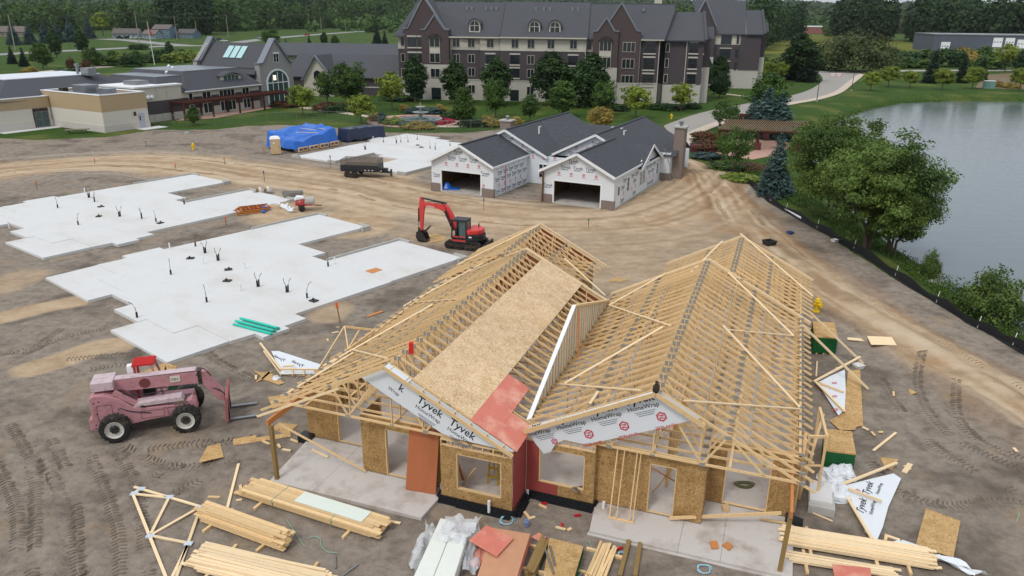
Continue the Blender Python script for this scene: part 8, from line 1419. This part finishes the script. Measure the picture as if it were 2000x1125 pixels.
# shrubs and flowers in the garden
def shrub(label, u, v, h, w_, kind, group=None, name="garden_shrub", cat="shrub"):
    x, y, _ = G(u, v); t_ = thing(name, label, cat, (x, y, gz(x, y)), random.uniform(0, 6), group); inst("foliage", CM[kind], t_, scl=(w_, w_, h)); MB().tube([(0, 0, -.05), (0, 0, h * .5)], [.05, .02], 5).build("stem", BARK, t_)
for k in range(16): a = 2 * math.pi * k / 16; x, y, _ = G(822, 238); c_ = thing("flower_clump", "red flower clump in the ring around the garden fountain", "flowers", (x + 4.6 * math.cos(a), y + 4.6 * math.sin(a), .05), k, "red flower ring of the fountain"); inst("flowers", CM['flower'], c_, scl=(2.0, 2.0, .5)); MB().tube([(0, 0, -.04), (0, 0, .25)], .06, 5).build("stem", BARK, c_)
for lb, u, v, h, w_, kd in (("blue-green low shrub left behind the fountain", 808, 222, 1.2, 2.6, 'shrubB'), ("blue-green low shrub right behind the fountain", 843, 222, 1.2, 3.2, 'shrubB'), ("tan ornamental grass left behind the fountain", 792, 219, 1.5, 2, 'shrubO'), ("tan ornamental grass right behind the fountain", 860, 219, 1.5, 2, 'shrubO'), ("dark shrub with red blossoms right of the fountain", 892, 232, 1.4, 4.5, 'shrubD'), ("red-flowering bush right of the fountain", 890, 229, 1.3, 1.6, 'flower'), ("low blue-green shrub before the fountain on the left", 800, 247, .9, 2.6, 'shrubB'), ("low blue-green shrub before the fountain on the right", 836, 246, .9, 2.2, 'shrubB'), ("weeping blue shrub by the fence left of the fountain", 746, 242, 2.0, 1.3, 'shrubB'), ("tan grass clump by the fence left of the fountain", 735, 236, 1.4, 2.6, 'shrubO'), ("green grass clump at the fence near the fountain", 770, 243, 1.2, 3, 'shrubY'), ("olive grass bed before the fountain", 818, 250, 1.0, 4.5, 'shrubO'), ("golden grass bush by the white duplex chimney", 958, 247, 1.8, 2.8, 'shrubO'), ("golden grass bush behind the white duplex roof", 1005, 247, 1.6, 2.8, 'shrubO'), ("dark low hedge behind the white duplex", 930, 244, 1.0, 5, 'shrubD'), ("russet shrub bed right of the patio", 640, 215, 1.6, 4.5, 'shrubR'), ("green hedge at the patio path", 660, 218, 1.5, 4, 'shrubD'), ("russet flowering bed by the link wing path", 560, 208, 1.2, 5, 'shrubR'), ("dark hedge under the apartments' left part", 780, 196, 1.2, 6, 'shrubD'), ("dark hedge under the second brick gable", 1200, 215, 1.4, 5, 'shrubD'), ("dark hedge at the right apartment corner", 1300, 213, 1.2, 6, 'shrubD'), ("white-blossom shrub at the right apartment corner", 1352, 212, 1.4, 3, 'shrubD'),
                           ("green hedge behind the balconies' base", 1120, 206, 1.6, 7, 'shrubD'), ("russet shrub below the terrace's left pier", 1378, 292, 1.3, 4.5, 'shrubR'), ("blue low juniper on the slope left of the terrace", 1378, 309, .8, 3.2, 'shrubB'), ("dark shrubs by the walk's lower end", 1378, 275, 1.5, 3.5, 'shrubR'), ("green shrub bed before the terrace piers", 1420, 330, .8, 3.5, 'shrub'), ("red-green groundcover before the terrace", 1470, 330, .6, 4, 'shrubR'), ("green slope shrub below the terrace", 1450, 350, .6, 3.5, 'shrubY'), ("hanging red flower basket on the patio pergola's left", 414, 222, 1.3, 1.2, 'flower'), ("red flower pot in the middle of the patio", 452, 214, 1.4, 1.6, 'flower'), ("red flower planter right of the patio middle", 488, 210, 1.5, 2, 'flower'), ("red flower basket near the stone gable", 505, 206, 1.4, 1.4, 'flower'), ("round red flower basket at the patio's right end", 528, 202, 1.7, 1.6, 'shrubR'),
                           ("golden bush at the street corner beyond the driveway", 1950, 170, 1.6, 3, 'shrubO'), ("dry grass clump at the bare bank", 1975, 172, 1.4, 4, 'shrubO'), ("hedge row before the tan building's parking", 118, 155, 2.4, 8, 'shrubD'), ("second hedge clump before the tan building's parking", 140, 150, 2.6, 7, 'shrubD'), ("orange-leaved bush beside the far left metal roof", 60, 144, 2.0, 4, 'shrubO'), ("round green bush at the depot's left corner", 1812, 86, 5, 6, 'shrub'), ("red-leaved topiary by the parking lane", 141, 138, 4, 2.2, 'shrubR'), ("second red-leaved topiary by the parking lane", 168, 141, 4, 2.4, 'shrubR'), ("low dark hedge beside the highway", 272, 97, 3, 7, 'shrubD')):
    shrub(lb, u, v, h, w_, kd)
# planting belt behind the clubhouse
for k, (u, v, h, w_, kd) in enumerate(((205, 128, 4, 7, 'shrub'), (240, 124, 4, 8, 'shrubY'), (285, 122, 3.5, 8, 'shrub'), (315, 120, 5, 6, 'shrubD'), (345, 122, 4, 8, 'shrubY'), (370, 116, 3.5, 9, 'shrubY'), (255, 130, 5, 6, 'shrubD'), (345, 110, 3, 9, 'shrub'))): shrub("bush number in the planting belt behind the clubhouse".replace("bush number", ("low green bush", "yellow-green bush", "wide green bush", "dark tall bush", "yellowish wide bush", "rightmost yellow-green bush", "dark bush beside the flagpole", "pale green bush near the highway")[k]), u, v, h, w_, kd)
# street-side thickets beyond the driveway
for k, (u, v, h, w_, kd) in enumerate(((1500, 150, 6, 9, 'shrub'), (1530, 146, 6, 8, 'shrubD'), (1600, 134, 5, 10, 'shrub'), (1620, 132, 4, 9, 'shrubD'), (1720, 132, 5, 12, 'shrub'), (1755, 128, 6, 12, 'shrubD'), (1785, 132, 4, 11, 'shrub'), (1850, 130, 8, 11, 'shrubD'), (1880, 128, 7, 10, 'shrubO'), (1935, 135, 6, 10, 'shrub'), (1740, 118, 5, 16, 'shrub'), (1700, 112, 4, 18, 'shrubY'), (1810, 118, 5, 14, 'shrub'), (1910, 122, 7, 12, 'shrub'))): shrub(("green thicket beside the far apartment wing", "dark thicket left of the driveway trees", "green thicket left of the willow", "dark low thicket at the willow's left foot", "wide green thicket right of the willow", "dark thicket beyond the street", "low green thicket along the street", "tall dark thicket before the depot", "tan thicket before the depot", "green thicket at the depot's dock", "green meadow bush behind the willow", "yellow-green meadow bush behind the willow", "wide bush in the meadow before the depot", "green bush below the depot doors")[k], u, v, h, w_, kd, name="thicket")
# woods: masses nobody could count
def woods(name, label, spots, mat, per=46, leaf=.9, seed=1):
    rng = np.random.default_rng(seed); Vv, Ff, o = [], [], 0
    for x, y, h, r in spots:
        n = int(per * (r / 5) * (h / 10)) + 12; d = rng.normal(size=(n, 3)); d /= np.linalg.norm(d, axis=1)[:, None]; p = d * (rng.random((n, 1)) ** .35) * np.array([r, r, h * .52]); p[:, 2] += h * .5; p += np.array([x, y, gz(x, y)]); p[:, 2] = np.maximum(p[:, 2], gz(x, y) + .3)
        v, f_ = leaves(p, d + np.array([0, 0, .5]), leaf * (.5 + h / 30), rng, .75); Vv.append(v); Ff.append(f_ + o); o += len(v)
    ob = inst(name, np_mesh(name, np.concatenate(Vv), np.concatenate(Ff), mat)); ob['kind'] = 'stuff'; return tag(ob, label, "woods")
def belt(px, n, h, r, seed, dy=40):
    rng = random.Random(seed); P = gp(*px); o = []
    for _ in range(n):
        i = rng.randrange(len(P) - 1); t_ = rng.random(); x, y = [P[i][k] + (P[i + 1][k] - P[i][k]) * t_ for k in (0, 1)]; s_ = rng.uniform(0, dy); L_ = math.hypot(x, y); o.append((x * (1 + s_ / L_), y * (1 + s_ / L_), rng.uniform(*h), rng.uniform(*r)))
    return o
woods("near_woods", "dark pine grove behind the blue house", belt(((322, 66), (345, 68), (380, 70), (415, 68)), 46, (28, 42), (5, 8), 1, 60), LD, 70, .7, 1)
woods("near_woods", "green woods behind the highway houses at the left", belt(((-60, 74), (60, 66), (150, 62), (240, 62), (330, 60)), 130, (14, 28), (6, 11), 2, 150), LG, 60, .9, 2)
woods("near_woods", "green woods along the highway between the pines and the apartments", belt(((418, 64), (470, 60), (560, 58), (650, 56), (720, 55), (800, 54)), 170, (20, 38), (6, 11), 3, 160), LG, 60, .9, 3)
woods("near_woods", "darker tall trees behind the highway near the apartments", belt(((560, 56), (650, 54), (800, 52)), 60, (30, 46), (6, 10), 4, 120), LD, 60, .9, 4)
woods("near_woods", "tall dark trees right of the apartments", belt(((1468, 118), (1490, 96), (1520, 82), (1560, 78)), 44, (22, 32), (5, 8), 5, 60), LD, 70, .7, 5)
woods("near_woods", "tall poplar grove beyond the meadow", belt(((1632, 78), (1680, 80), (1735, 82)), 44, (26, 38), (6, 9), 6, 70), LD, 80, .8, 6)
woods("near_woods", "tall dark woods behind the grey depot", belt(((1775, 82), (1830, 86), (1900, 86), (2010, 88), (2110, 92)), 90, (26, 40), (6, 10), 7, 90), LD, 80, .8, 7)
woods("near_woods", "olive trees between the poplar grove and the depot woods", belt(((1730, 66), (1790, 68)), 24, (18, 26), (6, 9), 8, 120), LO, 60, .9, 8)
woods("near_woods", "yellow-green trees beside the factory", belt(((1612, 72), (1640, 74)), 12, (10, 18), (5, 8), 9, 80), LG, 60, .9, 9)
woods("near_woods", "green trees behind the apartments' right roof", belt(((1280, 70), (1480, 72)), 50, (22, 34), (6, 10), 19, 160), LG, 60, .9, 19)
woods("far_woods", "far wooded hills on the horizon", [(random.uniform(-1900, 1900), random.uniform(1100, 3600), random.uniform(14, 26), random.uniform(22, 45)) for _ in range(900)], LHZ, 14, 5.0, 10)
woods("mid_woods", "wooded flat land before the far hills", [(x_ + random.uniform(-30, 30), y_, random.uniform(11, 19), random.uniform(10, 20)) for y_ in (780, 860, 950, 1050) for x_ in np.arange(-700, 900, 38) if not (180 < x_ < 480 and y_ < 1000)], LG, 26, 2.2, 11)
# weeds on the pond bank and grass fringe
def tufts(name, label, pts, mat, seed, leaf=.09):
    rng = np.random.default_rng(seed); p = np.array(pts); v, f_ = leaves(p, np.tile([.3, -.3, .35], (len(p), 1)), leaf, rng, .35); ob = inst(name, np_mesh(name, v, f_, mat)); ob['kind'] = 'stuff'; return tag(ob, label, "weeds")
rng = np.random.default_rng(77); fx = np.array(FEN); pts = []
t_ = np.gradient(fx, axis=0); n_ = np.stack([t_[:, 1], -t_[:, 0]], 1); n_ /= np.linalg.norm(n_, axis=1)[:, None]
if (n_[20] @ np.array([1, 1])) < 0: n_ = -n_
cl = [(rng.uniform(0, len(fx) - 1), rng.uniform(.3, 1), rng.uniform(.15, .7)) for _ in range(900)]
for i_, k_, h_ in cl:
    i = int(i_); q = fx[i] + (fx[min(i + 1, len(fx) - 1)] - fx[i]) * (i_ - i); q = q + n_[i] * (.5 + k_ * 4.6)
    for _ in range(26): a, b_ = q + rng.normal(0, .35, 2); z = gz(a, b_); pts.append((a, b_, max(z, WATER_Z) + rng.random() * h_))
tufts("bank_weeds", "green weeds covering the bank between silt fence and water", pts, LWEED, 5, .1)
pts = []
for _ in range(5200):
    k = rng.integers(0, 7); a = POND[9 + k]; b_ = POND[10 + k]; u_ = rng.random(); q = np.array(a) * (1 - u_) + np.array(b_) * u_; d_ = np.array([-(b_[1] - a[1]), b_[0] - a[0]]); d_ = d_ / np.linalg.norm(d_); q = q + d_ * rng.uniform(-.3, 1.6); z = gz(*q); pts.append((q[0], q[1], max(z, WATER_Z) + rng.random() * .5))
tufts("bank_weeds", "reeds along the far shoreline of the pond", pts, LWEED, 6, .12)

# flat print and pieces too small to pick apart stay joined
for o in bpy.data.objects:
    if o.parent and o.name.split('.')[0] in ("wrap_lettering", "red_logo_print", "fine_print", "gusset_plate", "rungs", "track_lug", "track_roller", "tread_lug", "lug_nut", "wire_mesh", "mesh_side", "mesh_end", "railing", "strap", "muntin", "door_pane", "cross_tube", "cab_roof_bar", "weight_boards", "boom_lettering", "maker_lettering", "pane", "dormer_mullion"): o['kind'] = 'stuff'
# thin summer haze over the whole place
hz = MB().box(-3200, -90, -6, 3200, 5600, 150).build("haze", bpy.data.materials.new("haze air")); hz['kind'] = 'stuff'; hz['label'] = "thin pale haze over the whole place"; hz['category'] = "haze"
hm = hz.data.materials[0]; hm.use_nodes = True; hm.node_tree.nodes.clear(); ho = hm.node_tree.nodes.new("ShaderNodeOutputMaterial"); hv = hm.node_tree.nodes.new("ShaderNodeVolumePrincipled")
hv.inputs['Color'].default_value = (.86, .92, 1, 1); hv.inputs['Density'].default_value = .00004; hv.inputs['Anisotropy'].default_value = .2; hm.node_tree.links.new(hv.outputs[0], ho.inputs['Volume'])
